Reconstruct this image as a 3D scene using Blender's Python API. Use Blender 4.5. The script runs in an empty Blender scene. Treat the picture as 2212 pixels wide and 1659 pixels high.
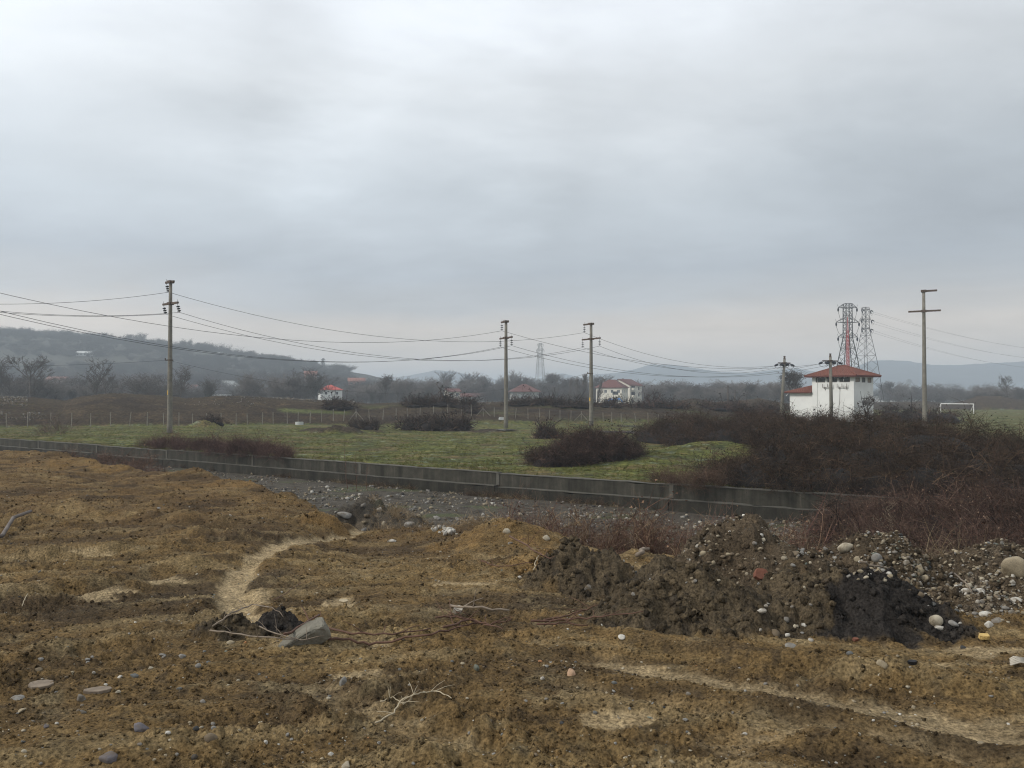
import bpy, math, random
import numpy as np
from mathutils import Vector, Matrix

random.seed(7)
rng = np.random.default_rng(7)
R = math.radians
K = 0.6129 / 1106.0          # tangent per measured picture unit (2212 units wide)
EYE = 3.3
PITCH = math.atan(28.5 * K)

sc = bpy.context.scene
# ------------------------------------------------------------------ camera
cam_d = bpy.data.cameras.new('camera')
cam = bpy.data.objects.new('camera', cam_d)
sc.collection.objects.link(cam)
cam.location = (0, 0, EYE)
cam.rotation_euler = (math.pi / 2 + PITCH, 0, 0)
cam_d.sensor_width = 36.0
cam_d.lens = 18.0 / 0.6129
cam_d.clip_start = 0.1
cam_d.clip_end = 12000
sc.camera = cam
# ------------------------------------------------------------------ view
sc.view_settings.view_transform = 'Standard'
sc.view_settings.look = 'None'
sc.view_settings.gamma = 1
sc.view_settings.exposure = 0.0
sc.view_settings.use_curve_mapping = False
sc.cycles.use_denoising = True
sc.cycles.pixel_filter_type = 'BLACKMAN_HARRIS'
sc.cycles.filter_width = 1.1
sc.cycles.max_bounces = 6
sc.cycles.diffuse_bounces = 3
sc.cycles.volume_bounces = 0
sc.cycles.transparent_max_bounces = 8
# ------------------------------------------------------------------ sun
SUN_DIR = Vector((-0.80, -0.28, 0.62)).normalized()      # towards the sun
sun_d = bpy.data.lights.new('sun', 'SUN')
sun_d.energy = 2.5
sun_d.angle = R(11)
sun_d.color = (1.0, 0.96, 0.9)
sun = bpy.data.objects.new('sun', sun_d)
sc.collection.objects.link(sun)
sun.location = (-40, -20, 60)
sun.rotation_euler = SUN_DIR.to_track_quat('Z', 'Y').to_euler()
# ------------------------------------------------------------------ world: overcast sky
world = bpy.data.worlds.new('World')
sc.world = world
world.use_nodes = True
wt = world.node_tree
wt.nodes.clear()


class NT:
    """small helper for node trees"""
    def __init__(self, nt):
        self.t = nt

    def n(self, typ, **kw):
        nd = self.t.nodes.new(typ)
        for k, v in kw.items():
            setattr(nd, k, v)
        return nd

    def put(self, sock, v):
        if hasattr(v, 'default_value') or isinstance(v, bpy.types.NodeSocket):
            self.t.links.new(v, sock)
        else:
            try:
                sock.default_value = v
            except Exception:
                sock.default_value = (*v, 1.0)

    def math(self, op, a, b=None, clamp=False):
        m = self.n('ShaderNodeMath', operation=op)
        m.use_clamp = clamp
        self.put(m.inputs[0], a)
        if b is not None:
            self.put(m.inputs[1], b)
        return m.outputs[0]

    def mix(self, f, a, b, mode='MIX'):
        m = self.n('ShaderNodeMix')
        m.data_type = 'RGBA'
        m.blend_type = mode
        self.put(m.inputs[0], f)
        self.put(m.inputs[6], a if not isinstance(a, tuple) else (*a[:3], 1.0))
        self.put(m.inputs[7], b if not isinstance(b, tuple) else (*b[:3], 1.0))
        return m.outputs[2]

    def noise(self, scale, detail=4, rough=0.55, vec=None, dist=0.0):
        m = self.n('ShaderNodeTexNoise')
        m.inputs['Scale'].default_value = scale
        m.inputs['Detail'].default_value = detail
        m.inputs['Roughness'].default_value = rough
        m.inputs['Distortion'].default_value = dist
        if vec is not None:
            self.t.links.new(vec, m.inputs['Vector'])
        return m.outputs[0]

    def ramp(self, f, stops, interp='LINEAR'):
        r = self.n('ShaderNodeValToRGB')
        self.put(r.inputs[0], f)
        cr = r.color_ramp
        cr.interpolation = interp
        while len(cr.elements) > 1:
            cr.elements.remove(cr.elements[-1])
        for i, (p, c) in enumerate(stops):
            e = cr.elements[0] if i == 0 else cr.elements.new(p)
            e.position = p
            e.color = (*c, 1) if len(c) == 3 else c
        return r.outputs[0]

    def maprange(self, f, a, b, c, d, smooth=False):
        m = self.n('ShaderNodeMapRange')
        if smooth:
            m.interpolation_type = 'SMOOTHSTEP'
        self.put(m.inputs[0], f)
        for i, v in enumerate((a, b, c, d)):
            m.inputs[i + 1].default_value = v
        return m.outputs[0]


W = NT(wt)
tc = W.n('ShaderNodeTexCoord')
sep = W.n('ShaderNodeSeparateXYZ')
wt.links.new(tc.outputs['Generated'], sep.inputs[0])
sx, sy, sz = sep.outputs
zc = W.math('MAXIMUM', sz, 0.0)
den = W.math('ADD', zc, 0.16)
cx = W.math('DIVIDE', sx, den)
cy = W.math('DIVIDE', sy, den)
cmb = W.n('ShaderNodeCombineXYZ')
wt.links.new(cx, cmb.inputs[0]); wt.links.new(cy, cmb.inputs[1])
stretch = W.n('ShaderNodeMapping')
stretch.inputs['Scale'].default_value = (0.75, 1.0, 1)
stretch.inputs['Location'].default_value = (3.3, 1.2, 0.4)
stretch.inputs['Rotation'].default_value = (0, 0, 0.35)
wt.links.new(cmb.outputs[0], stretch.inputs[0])
nz1 = W.noise(0.75, 7, 0.54, stretch.outputs[0], 0.35)
nz2 = W.noise(2.4, 6, 0.58, stretch.outputs[0], 0.5)
# elevation shifted by cloud noise so that the bands are never straight
el = W.math('ADD', zc, W.math('MULTIPLY', W.math('SUBTRACT', nz1, 0.5), W.math('ADD', W.math('MULTIPLY', zc, 0.55), 0.03)))
grad = W.ramp(el, [
    (0.0, (0.68, 0.66, 0.64)), (0.035, (0.83, 0.745, 0.66)), (0.080, (0.80, 0.725, 0.65)),
    (0.115, (0.55, 0.57, 0.59)), (0.16, (0.45, 0.495, 0.545)), (0.24, (0.54, 0.59, 0.635)),
    (0.33, (0.73, 0.77, 0.805)), (0.42, (0.86, 0.905, 0.955)), (0.6, (0.88, 0.92, 0.97)), (1.0, (0.90, 0.94, 1.0))])


def sky_blob(px, py, w, amt):
    d = Vector(((px - 1106) * K, 1.0, (829.5 - py) * K))
    d = (Matrix.Rotation(PITCH, 3, 'X') @ d).normalized()
    vm = W.n('ShaderNodeVectorMath', operation='DOT_PRODUCT')
    wt.links.new(tc.outputs['Generated'], vm.inputs[0])
    vm.inputs[1].default_value = d
    ang = W.math('ADD', vm.outputs['Value'], W.math('MULTIPLY', W.math('SUBTRACT', nz1, 0.5), 0.16 * w))
    return W.maprange(ang, math.cos(w), 1.0, 0.0, amt, True)


bl = W.math('ADD', sky_blob(60, 260, 0.34, 0.42), sky_blob(900, 270, 0.20, 0.32))
bl = W.math('ADD', bl, sky_blob(420, 150, 0.18, -0.12))
bl = W.math('ADD', bl, sky_blob(1040, 340, 0.14, -0.10))
bl = W.math('ADD', bl, sky_blob(180, 620, 0.22, -0.10))
bl = W.math('ADD', bl, sky_blob(1500, 250, 0.30, 0.10))
nz3 = W.noise(6.5, 5, 0.55, stretch.outputs[0], 0.6)
mod = W.math('ADD', W.maprange(nz1, 0.3, 0.7, 0.90, 1.10), W.math('ADD', W.maprange(nz2, 0.3, 0.7, -0.055, 0.055), W.maprange(nz3, 0.3, 0.7, -0.02, 0.02)))
mod = W.math('ADD', mod, bl)
mm = W.n('ShaderNodeVectorMath', operation='SCALE')
wt.links.new(grad, mm.inputs[0])
wt.links.new(mod, mm.inputs['Scale'])
sky = W.n('ShaderNodeTexSky')
sky.sky_type = 'NISHITA'
sky.sun_disc = False
sky.sun_elevation = math.asin(SUN_DIR.z)
sky.sun_rotation = math.atan2(SUN_DIR.x, SUN_DIR.y)
sky.air_density = 1.0
sky.dust_density = 3.0
skys = W.n('ShaderNodeVectorMath', operation='SCALE')
wt.links.new(sky.outputs[0], skys.inputs[0])
skys.inputs['Scale'].default_value = 0.08
full = W.mix(0.93, skys.outputs[0], mm.outputs[0])
bg = W.n('ShaderNodeBackground')
wt.links.new(full, bg.inputs[0])
bg.inputs[1].default_value = 1.0
wo = W.n('ShaderNodeOutputWorld')
wt.links.new(bg.outputs[0], wo.inputs[0])

# ------------------------------------------------------------------ noise in numpy
def _hash(ix, iy, seed):
    h = (ix.astype(np.int64) * 374761393 + iy.astype(np.int64) * 668265263 + seed * 1442695041) & 0xFFFFFFFF
    h = ((h ^ (h >> 13)) * 1274126177) & 0xFFFFFFFF
    h = (h ^ (h >> 16)) & 0xFFFFFFFF
    return h


def pn(x, y, seed=0):
    xi = np.floor(x); yi = np.floor(y)
    xf = x - xi; yf = y - yi
    u = xf * xf * xf * (xf * (xf * 6 - 15) + 10)
    v = yf * yf * yf * (yf * (yf * 6 - 15) + 10)
    out = []
    for dx in (0, 1):
        for dy in (0, 1):
            a = _hash(xi + dx, yi + dy, seed) * (2 * math.pi / 4294967296.0)
            out.append(np.cos(a) * (xf - dx) + np.sin(a) * (yf - dy))
    n00, n01, n10, n11 = out
    return ((n00 * (1 - u) + n10 * u) * (1 - v) + (n01 * (1 - u) + n11 * u) * v) * 1.5


def fbm(x, y, oct=4, seed=0, gain=0.5):
    s = 0; a = 1; t = 0; f = 1
    for i in range(oct):
        s = s + a * pn(x * f + 13.7 * i, y * f - 7.3 * i, seed + i * 17)
        t += a; a *= gain; f *= 2.03
    return s / t


def ss(e0, e1, x):
    t = np.clip((x - e0) / (e1 - e0), 0, 1)
    return t * t * (3 - 2 * t)


def PP(px, py, z):
    """point of the place on the level z that is seen at this spot"""
    d = ray(px, py)
    t = (z - EYE) / d[2]
    return (d[0] * t, d[1] * t)


def ray(px, py):
    dx = (px - 1106) * K; dz = (829.5 - py) * K
    c, s = math.cos(PITCH), math.sin(PITCH)
    return (dx, c - dz * s, s + dz * c)


def at(px, py, Y):
    """the point at distance Y (along y) seen at this spot"""
    d = ray(px, py)
    t = Y / d[1]
    return Vector((d[0] * t, Y, EYE + d[2] * t))


def S(px):
    return (px - 1106) * K

# ------------------------------------------------------------------ objects and tags
def tag(o, label=None, cat=None, group=None, kind=None):
    if label: o['label'] = label
    if cat: o['category'] = cat
    if group: o['group'] = group
    if kind: o['kind'] = kind
    return o


def empty(name, loc=(0, 0, 0), rz=0.0):
    o = bpy.data.objects.new(name, None)
    o.location = loc
    o.rotation_euler = (0, 0, rz)
    sc.collection.objects.link(o)
    return o


def link_mesh(name, me, parent=None):
    o = bpy.data.objects.new(name, me)
    sc.collection.objects.link(o)
    if parent is not None:
        o.parent = parent
    return o


def copy_tree(o, parent=None):
    c = o.copy()
    sc.collection.objects.link(c)
    if parent is not None:
        c.parent = parent
        c.matrix_parent_inverse = o.matrix_parent_inverse.copy()
    for ch in o.children:
        copy_tree(ch, c)
    return c


def np_mesh(name, V, F, mats, smooth=False, col=None, midx=None):
    """V (n,3), F (m,k) arrays with one k"""
    me = bpy.data.meshes.new(name)
    V = np.asarray(V, dtype=np.float32); F = np.asarray(F, dtype=np.int32)
    m, k = F.shape
    me.vertices.add(len(V)); me.vertices.foreach_set('co', V.ravel())
    me.loops.add(m * k); me.loops.foreach_set('vertex_index', F.ravel())
    me.polygons.add(m)
    me.polygons.foreach_set('loop_start', np.arange(0, m * k, k, dtype=np.int32))
    me.polygons.foreach_set('loop_total', np.full(m, k, dtype=np.int32))
    if smooth:
        me.polygons.foreach_set('use_smooth', np.ones(m, dtype=bool))
    if midx is not None:
        me.polygons.foreach_set('material_index', np.asarray(midx, dtype=np.int32))
    me.update()
    if col is not None:
        ca = me.color_attributes.new('Col', 'FLOAT_COLOR', 'POINT')
        c4 = np.ones((len(V), 4), dtype=np.float32)
        c4[:, :3] = col
        ca.data.foreach_set('color', c4.ravel())
    for mt in (mats if isinstance(mats, (list, tuple)) else [mats]):
        me.materials.append(mt)
    return me


class MB:
    """collects verts and faces (mixed polygons) for one small mesh"""
    def __init__(self):
        self.v = []; self.f = []

    def add(self, vs, fs):
        b = len(self.v)
        self.v += [tuple(p) for p in vs]
        self.f += [tuple(i + b for i in f) for f in fs]

    def box(self, c, s, rz=0.0, rx=0.0, taper=1.0):
        hx, hy, hz = s[0] / 2, s[1] / 2, s[2] / 2
        m = Matrix.Rotation(rz, 3, 'Z') @ Matrix.Rotation(rx, 3, 'X')
        vs = []
        for z, t in ((-hz, 1.0), (hz, taper)):
            for x, y in ((-hx, -hy), (hx, -hy), (hx, hy), (-hx, hy)):
                vs.append(Vector(c) + m @ Vector((x * t, y * t, z)))
        self.add(vs, [(0, 3, 2, 1), (4, 5, 6, 7), (0, 1, 5, 4), (1, 2, 6, 5), (2, 3, 7, 6), (3, 0, 4, 7)])

    def bar(self, a, b, r, n=4, r2=None):
        a = Vector(a); b = Vector(b); d = (b - a)
        if d.length < 1e-6: return
        q = d.to_track_quat('Z', 'Y').to_matrix()
        r2 = r if r2 is None else r2
        vs = []
        for p, rr in ((a, r), (b, r2)):
            for i in range(n):
                t = 2 * math.pi * (i + .5) / n
                vs.append(p + q @ Vector((math.cos(t) * rr, math.sin(t) * rr, 0)))
        fs = [(i, (i + 1) % n, n + (i + 1) % n, n + i) for i in range(n)]
        fs += [tuple(range(n - 1, -1, -1)), tuple(range(n, 2 * n))]
        self.add(vs, fs)

    def tube(self, pts, radii, n=5):
        rings = []
        pts = [Vector(p) for p in pts]
        base = len(self.v)
        for i, p in enumerate(pts):
            d = (pts[min(i + 1, len(pts) - 1)] - pts[max(i - 1, 0)])
            q = d.to_track_quat('Z', 'Y').to_matrix()
            r = radii[i] if hasattr(radii, '__len__') else radii
            for j in range(n):
                t = 2 * math.pi * j / n
                self.v.append(tuple(p + q @ Vector((math.cos(t) * r, math.sin(t) * r, 0))))
        for i in range(len(pts) - 1):
            for j in range(n):
                a = base + i * n + j; b = base + i * n + (j + 1) % n
                self.f.append((a, b, b + n, a + n))
        self.f.append(tuple(base + j for j in range(n - 1, -1, -1)))
        self.f.append(tuple(base + (len(pts) - 1) * n + j for j in range(n)))

    def lathe(self, prof, n=10, c=(0, 0, 0)):
        base = len(self.v)
        for r, z in prof:
            for j in range(n):
                t = 2 * math.pi * j / n
                self.v.append((c[0] + r * math.cos(t), c[1] + r * math.sin(t), c[2] + z))
        for i in range(len(prof) - 1):
            for j in range(n):
                a = base + i * n + j; b = base + i * n + (j + 1) % n
                self.f.append((a, b, b + n, a + n))
        self.f.append(tuple(base + j for j in range(n - 1, -1, -1)))
        self.f.append(tuple(base + (len(prof) - 1) * n + j for j in range(n)))

    def mesh(self, name, mat, smooth=False):
        me = bpy.data.meshes.new(name)
        me.from_pydata(self.v, [], self.f)
        if smooth:
            for p in me.polygons: p.use_smooth = True
        me.materials.append(mat)
        me.update()
        return me

    def build(self, name, mat, parent=None, smooth=False):
        return link_mesh(name, self.mesh(name, mat, smooth), parent)

# ------------------------------------------------------------------ materials
def new_mat(name):
    m = bpy.data.materials.new(name)
    m.use_nodes = True
    n = NT(m.node_tree)
    b = m.node_tree.nodes['Principled BSDF']
    b.inputs['Specular IOR Level'].default_value = 0.25
    return m, n, b


def plain(name, rgb, rough=0.85, var=0.25, scale=4.0, bump=0.0, bscale=30.0, spec=0.25, metal=0.0, rnd=0.0):
    m, n, b = new_mat(name)
    tcn = n.n('ShaderNodeTexCoord')
    f = n.noise(scale, 5, 0.6, tcn.outputs['Object'])
    lo = tuple(c * (1 - var) for c in rgb); hi = tuple(min(1, c * (1 + var)) for c in rgb)
    col = n.ramp(f, [(0.3, lo), (0.7, hi)])
    if rnd:
        oi = n.n('ShaderNodeObjectInfo')
        col = n.mix(1.0, col, n.ramp(oi.outputs['Random'], [(0, (1 - rnd,) * 3), (1, (1 + rnd * .6,) * 3)]), 'MULTIPLY')
    m.node_tree.links.new(col, b.inputs['Base Color'])
    b.inputs['Roughness'].default_value = rough
    b.inputs['Specular IOR Level'].default_value = spec
    b.inputs['Metallic'].default_value = metal
    if bump:
        bp = n.n('ShaderNodeBump')
        bp.inputs['Strength'].default_value = bump
        bp.inputs['Distance'].default_value = 0.05
        m.node_tree.links.new(n.noise(bscale, 4, 0.6, tcn.outputs['Object']), bp.inputs['Height'])
        m.node_tree.links.new(bp.outputs[0], b.inputs['Normal'])
    return m


def attr_mat(name, rough=0.9, scale=30.0, amt=0.3, bump=0.4, dist=0.02, spec=0.2, scale2=None):
    """colour from the vertex colour attribute, with grain and fine relief"""
    m, n, b = new_mat(name)
    a = n.n('ShaderNodeVertexColor'); a.layer_name = 'Col'
    tcn = n.n('ShaderNodeTexCoord')
    f = n.noise(scale, 6, 0.65, tcn.outputs['Object'])
    g = n.ramp(f, [(0.34, (1 - amt,) * 3), (0.66, (1 + amt,) * 3)])
    col = n.mix(1.0, a.outputs[0], g, 'MULTIPLY')
    if scale2:
        f2 = n.noise(scale2, 4, 0.6, tcn.outputs['Object'])
        col = n.mix(1.0, col, n.ramp(f2, [(0.3, (0.76,) * 3), (0.7, (1.24,) * 3)]), 'MULTIPLY')
        f3 = n.noise(scale2 * .27, 5, 0.7, tcn.outputs['Object'])
        col = n.mix(1.0, col, n.ramp(f3, [(0.32, (0.76,) * 3), (0.68, (1.24,) * 3)]), 'MULTIPLY')
    m.node_tree.links.new(col, b.inputs['Base Color'])
    b.inputs['Roughness'].default_value = rough
    b.inputs['Specular IOR Level'].default_value = spec
    if bump:
        bp = n.n('ShaderNodeBump')
        bp.inputs['Strength'].default_value = bump
        bp.inputs['Distance'].default_value = dist
        m.node_tree.links.new(f, bp.inputs['Height'])
        m.node_tree.links.new(bp.outputs[0], b.inputs['Normal'])
    return m


M = {}
M['dirt'] = attr_mat('dirt_soil', 0.95, 48, 0.62, 1.0, 0.03, 0.1, 13.0)  # strong colour grain also stands in for weak shading of the crumbs
M['field'] = attr_mat('field_grass', 0.95, 3.6, 0.60, 1.0, 0.14, 0.1, .9)
M['stone'] = attr_mat('river_stone', 0.85, 25, 0.25, 0.4, 0.01, 0.2)
_nt = NT(M['stone'].node_tree)
_tc = _nt.n('ShaderNodeTexCoord')
_bs = M['stone'].node_tree.nodes['Principled BSDF']
_src = _bs.inputs['Base Color'].links[0].from_socket
_geo = _nt.n('ShaderNodeNewGeometry')
_mud = _nt.noise(2.2, 5, 0.7, _geo.outputs['Position'])
_mud2 = _nt.noise(13.0, 5, 0.7, _geo.outputs['Position'])
_mk = _nt.maprange(_nt.math('ADD', _mud, _nt.math('MULTIPLY', _mud2, 0.8)), 0.88, 1.08, 0.0, 0.85)
M['stone'].node_tree.links.new(_nt.mix(_mk, _src, (.12, .09, .055)), _bs.inputs['Base Color'])
M['twig'] = attr_mat('bramble_twig', 0.85, 8, 0.25, 0.0)
_m, _n, _b = new_mat('growth_stems')
_a = _n.n('ShaderNodeVertexColor'); _a.layer_name = 'Col'
_i = _n.n('ShaderNodeAttribute'); _i.attribute_type = 'INSTANCER'; _i.attribute_name = 'tint'
_m.node_tree.links.new(_n.mix(1.0, _a.outputs[0], _i.outputs['Color'], 'MULTIPLY'), _b.inputs['Base Color'])
_b.inputs['Roughness'].default_value = 0.9
_b.inputs['Specular IOR Level'].default_value = 0.1
M['growth'] = _m
M['far'] = attr_mat('hill_land', 1.0, 0.05, 0.22, 0.0)
M['steel'] = plain('galvanised_steel', (0.045, 0.05, 0.05), 0.6, 0.2, 2, metal=0.3)
M['steel_light'] = plain('pale_galvanised_steel', (0.30, 0.32, 0.32), 0.6, 0.2, 2, metal=0.2)
M['iron'] = plain('rusty_iron', (0.085, 0.06, 0.045), 0.8, 0.4, 8)
M['glass_ins'] = plain('glazed_insulator', (0.012, 0.014, 0.022), 0.35, 0.2, 5, spec=0.5)
M['wire'] = plain('aluminium_wire', (0.07, 0.075, 0.08), 0.6, 0.1, 2)
M['white_wall'] = plain('white_plaster', (0.70, 0.70, 0.675), 0.9, 0.06, 0.8)
M['cream_wall'] = plain('cream_plaster', (0.66, 0.62, 0.53), 0.9, 0.08, 0.6)
M['grey_wall'] = plain('grey_plaster', (0.45, 0.46, 0.44), 0.9, 0.1, 0.6)
M['pink_wall'] = plain('raw_brick_wall', (0.36, 0.20, 0.15), 0.9, 0.15, 0.8)
M['tile'] = plain('terracotta_tile', (0.155, 0.056, 0.037), 0.85, 0.35, 6)
M['tile_edge'] = plain('dark_red_fascia', (0.10, 0.028, 0.022), 0.8, 0.2, 5)
M['tile_red'] = plain('bright_red_tile', (0.42, 0.075, 0.055), 0.85, 0.15, 3)
M['tile_salmon'] = plain('faded_salmon_tile', (0.24, 0.105, 0.075), 0.85, 0.15, 3)
M['tile_brown'] = plain('brown_roof_tile', (0.12, 0.05, 0.042), 0.9, 0.3, 3)
M['pane'] = plain('dark_window_glass', (0.03, 0.035, 0.04), 0.2, 0.2, 2, spec=0.5)
M['mesh_pane'] = plain('grey_vent_mesh', (0.09, 0.095, 0.09), 0.6, 0.3, 9)
M['board'] = plain('tan_window_board', (0.25, 0.20, 0.15), 0.85, 0.3, 4)
M['frame'] = plain('painted_window_frame', (0.12, 0.09, 0.08), 0.7, 0.2, 4)
M['white_paint'] = plain('white_paint', (0.78, 0.78, 0.76), 0.6, 0.05, 3)
M['red_paint'] = plain('faded_red_paint', (0.40, 0.085, 0.085), 0.6, 0.15, 1.5)
M['yellow'] = plain('yellow_plate', (0.7, 0.42, 0.03), 0.7, 0.1, 3)
M['blue'] = plain('blue_tarpaulin', (0.02, 0.22, 0.62), 0.6, 0.15, 1.5)
M['blue_wall'] = plain('lilac_blue_plaster', (0.22, 0.24, 0.42), 0.9, 0.1, 1)
M['bark'] = plain('winter_bark', (0.085, 0.072, 0.062), 0.95, 0.3, 3)
M['bark_light'] = plain('grey_bark', (0.15, 0.13, 0.115), 0.95, 0.3, 3)
M['ivy'] = plain('ivy_leaves', (0.035, 0.045, 0.03), 0.9, 0.3, 2)
M['cane'] = plain('red_brown_cane', (0.11, 0.06, 0.04), 0.8, 0.35, 12)
M['dry'] = plain('bleached_dry_stem', (0.38, 0.32, 0.22), 0.85, 0.25, 12)
M['dry2'] = plain('grey_tan_stem', (0.20, 0.16, 0.12), 0.85, 0.3, 12)
M['fence_post'] = plain('weathered_post', (0.22, 0.20, 0.165), 0.9, 0.3, 3)
M['brick'] = plain('red_clay_brick', (0.18, 0.075, 0.048), 0.9, 0.25, 20, 0.4, 60)
M['black'] = plain('black_plastic', (0.012, 0.012, 0.013), 0.5, 0.2, 20)
M['foam'] = plain('yellow_foam', (0.55, 0.38, 0.14), 0.85, 0.2, 30, 0.4, 40)
M['dirty_white'] = plain('dirty_white_plastic', (0.42, 0.38, 0.31), 0.6, 0.2, 20)


def concrete_mat(name, rgb, streak=True, dark=0.5):
    m, n, b = new_mat(name)
    tcn = n.n('ShaderNodeTexCoord')
    base = n.ramp(n.noise(3.0, 6, 0.65, tcn.outputs['Object']),
                  [(0.25, tuple(c * 0.6 for c in rgb)), (0.75, tuple(c * 1.25 for c in rgb))])
    mp = n.n('ShaderNodeMapping')
    mp.inputs['Scale'].default_value = (2.3, 2.3, 0.16)
    m.node_tree.links.new(tcn.outputs['Object'], mp.inputs[0])
    st = n.noise(1.0, 6, 0.7, mp.outputs[0])
    if streak:
        sr = n.ramp(st, [(0.32, (dark * 0.5, dark * .5, dark * .45)), (0.50, (0.72, 0.72, 0.68)), (0.62, (1.0, .98, .93)), (0.72, (2.3, 2.2, 2.0))])
        base = n.mix(1.0, base, sr, 'MULTIPLY')
        fine = n.noise(14, 4, 0.6, tcn.outputs['Object'])
        base = n.mix(n.maprange(fine, 0.56, 0.68, 0, 0.6), base, (0.035, 0.04, 0.025))
    m.node_tree.links.new(base, b.inputs['Base Color'])
    if not streak:
        base = n.mix(n.maprange(n.noise(9, 6, 0.7, tcn.outputs['Object']), 0.5, 0.62, 0, 0.75), base, tuple(c * .38 for c in (rgb[0], rgb[1] * .92, rgb[2] * .8)))
    b.inputs['Roughness'].default_value = 0.92
    bp = n.n('ShaderNodeBump'); bp.inputs['Strength'].default_value = 0.7; bp.inputs['Distance'].default_value = 0.03
    m.node_tree.links.new(n.noise(22, 5, 0.65, tcn.outputs['Object']), bp.inputs['Height'])
    m.node_tree.links.new(bp.outputs[0], b.inputs['Normal'])
    return m


M['canal'] = concrete_mat('stained_concrete', (0.066, 0.061, 0.050), True, 0.7)
M['ledge'] = concrete_mat('mossy_concrete', (0.045, 0.041, 0.033), True, 0.7)
M['cap'] = concrete_mat('pale_concrete_edge', (0.105, 0.099, 0.082), False)
M['pole_conc'] = concrete_mat('pole_concrete', (0.19, 0.175, 0.145), False)
M['block'] = concrete_mat('broken_concrete', (0.21, 0.195, 0.155), False)
wm, wn, wb = new_mat('shallow_water')
wb.inputs['Base Color'].default_value = (0.05, 0.055, 0.05, 1)
wb.inputs['Roughness'].default_value = 0.08
wb.inputs['Specular IOR Level'].default_value = 0.6
M['water'] = wm

# ------------------------------------------------------------------ terrain: the near dirt platform and gravel bed
WALL_PTS = np.array([(-150.0, 147.1), (-40.5, 65.0), (-0.5, 35.0), (12.3, 26.3), (60.0, -5.0)])
GRAVEL_Z = -0.82


def wall_y(s):
    """distance y at which the wall's centre line crosses the bearing s = x / y"""
    s = np.asarray(s, dtype=float)
    out = np.full(s.shape, np.nan)
    for (x0, y0), (x1, y1) in zip(WALL_PTS[:-1], WALL_PTS[1:]):
        # x0 + t dx = s (y0 + t dy)
        dx, dy = x1 - x0, y1 - y0
        t = (s * y0 - x0) / (dx - s * dy)
        ok = (t >= -1e-6) & (t <= 1 + 1e-6) & np.isnan(out)
        yy = y0 + t * dy
        out = np.where(ok & (yy > 0), yy, out)
    return out


_edge_px = [(-900, 46, 1.2), (-300, 40, 1.15), (0, 34, .96), (150, 30, 1.05), (250, 26, 1.04), (400, 23, 1.16), (550, 20, 1.20), (620, 18.5, 1.18),
            (700, 15.8, 1.02), (780, 15, 0.91), (900, 14.5, 0.95), (1000, 14.0, 1.10), (1080, 13.5, 1.23),
            (1180, 12.5, 1.22), (1300, 11.0, 1.25), (1600, 9.8, 1.30), (2212, 9.6, 1.35), (3200, 9.5, 1.4)]
_es = np.array([S(p[0]) for p in _edge_px]); _ey = np.array([p[1] for p in _edge_px]); _ez = np.array([p[2] for p in _edge_px])


def seg_dist(x, y, pts):
    best = np.full(x.shape, 1e9); tt = np.zeros(x.shape)
    for i in range(len(pts) - 1):
        (ax, ay), (bx, by) = pts[i], pts[i + 1]
        dx, dy = bx - ax, by - ay
        t = np.clip(((x - ax) * dx + (y - ay) * dy) / (dx * dx + dy * dy), 0, 1)
        d = np.hypot(x - ax - t * dx, y - ay - t * dy)
        tt = np.where(d < best, i + t, tt)
        best = np.minimum(best, d)
    return best, tt


def poly(pts, z):
    return [PP(a, b, z) for a, b in pts]


#            points in the picture, level, half width, depth, berm, paleness
RUTS = [
    ([PP(800, 1132, .93), PP(745, 1150, .98), PP(640, 1192, 1.08), PP(560, 1235, 1.18), PP(503, 1285, 1.27), PP(508, 1335, 1.33), PP(575, 1372, 1.38)], 0.17, 0.06, 0.03, .9),
    (poly([(1250, 1398), (1400, 1432), (1560, 1478), (1760, 1520), (2000, 1565), (2300, 1610)], 1.56), 0.19, 0.035, 0.02, 0.60),
    (poly([(1290, 1366), (1450, 1392), (1620, 1432), (1800, 1474), (2000, 1508), (2250, 1552)], 1.52), 0.13, -0.10, 0.0, 0.0),
    (poly([(-60, 1330), (180, 1292), (330, 1262), (520, 1232), (640, 1225)], 1.3), 0.22, 0.07, 0.07, 0.0),
    (poly([(-60, 1235), (160, 1225), (420, 1195), (640, 1172)], 1.25), 0.26, 0.06, 0.07, 0.0),
    (poly([(1180, 1470), (1380, 1520), (1600, 1572), (1850, 1616), (2100, 1664), (2300, 1710)], 1.55), 0.12, 0.035, 0.015, 0.25),
    (poly([(640, 1470), (760, 1520), (900, 1580), (1010, 1640), (1100, 1720)], 1.58), 0.13, 0.03, 0.03, 0.35),
    (poly([(880, 1235), (960, 1215), (1040, 1200), (1150, 1196)], 1.3), 0.22, 0.04, 0.04, 0.12),
    (poly([(700, 1425), (800, 1412), (960, 1402), (1120, 1398), (1250, 1398)], 1.45), 0.13, 0.04, 0.04, 0.2),
    (poly([(1500, 1640), (1750, 1570), (1950, 1600), (2250, 1690)], 1.6), 0.14, 0.03, 0.03, 0.3),
    (poly([(-40, 1440), (130, 1400), (330, 1372), (470, 1370)], 1.45), 0.12, 0.04, 0.05, 0.1),
    (poly([(-60, 1110), (120, 1120), (330, 1140), (600, 1160)], 1.25), 0.4, 0.08, 0.10, 0.0),
]
PALE = [(330, 1254, .38, .10), (200, 1282, .42, .12), (235, 1189, .42, .08), (830, 1432, .22, .07), (780, 1505, .25, .06),
        (1000, 1255, .35, .08), (735, 1300, .22, .12), (250, 1420, .18, .06), (545, 1300, .22, .22),
        (1950, 1480, .35, .06), (2100, 1440, .4, .08), (1330, 1640, .2, .06), (600, 1440, .15, .06)]
PALE = [(*PP(a, b, 1.4), w, h) for a, b, w, h in PALE]
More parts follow.
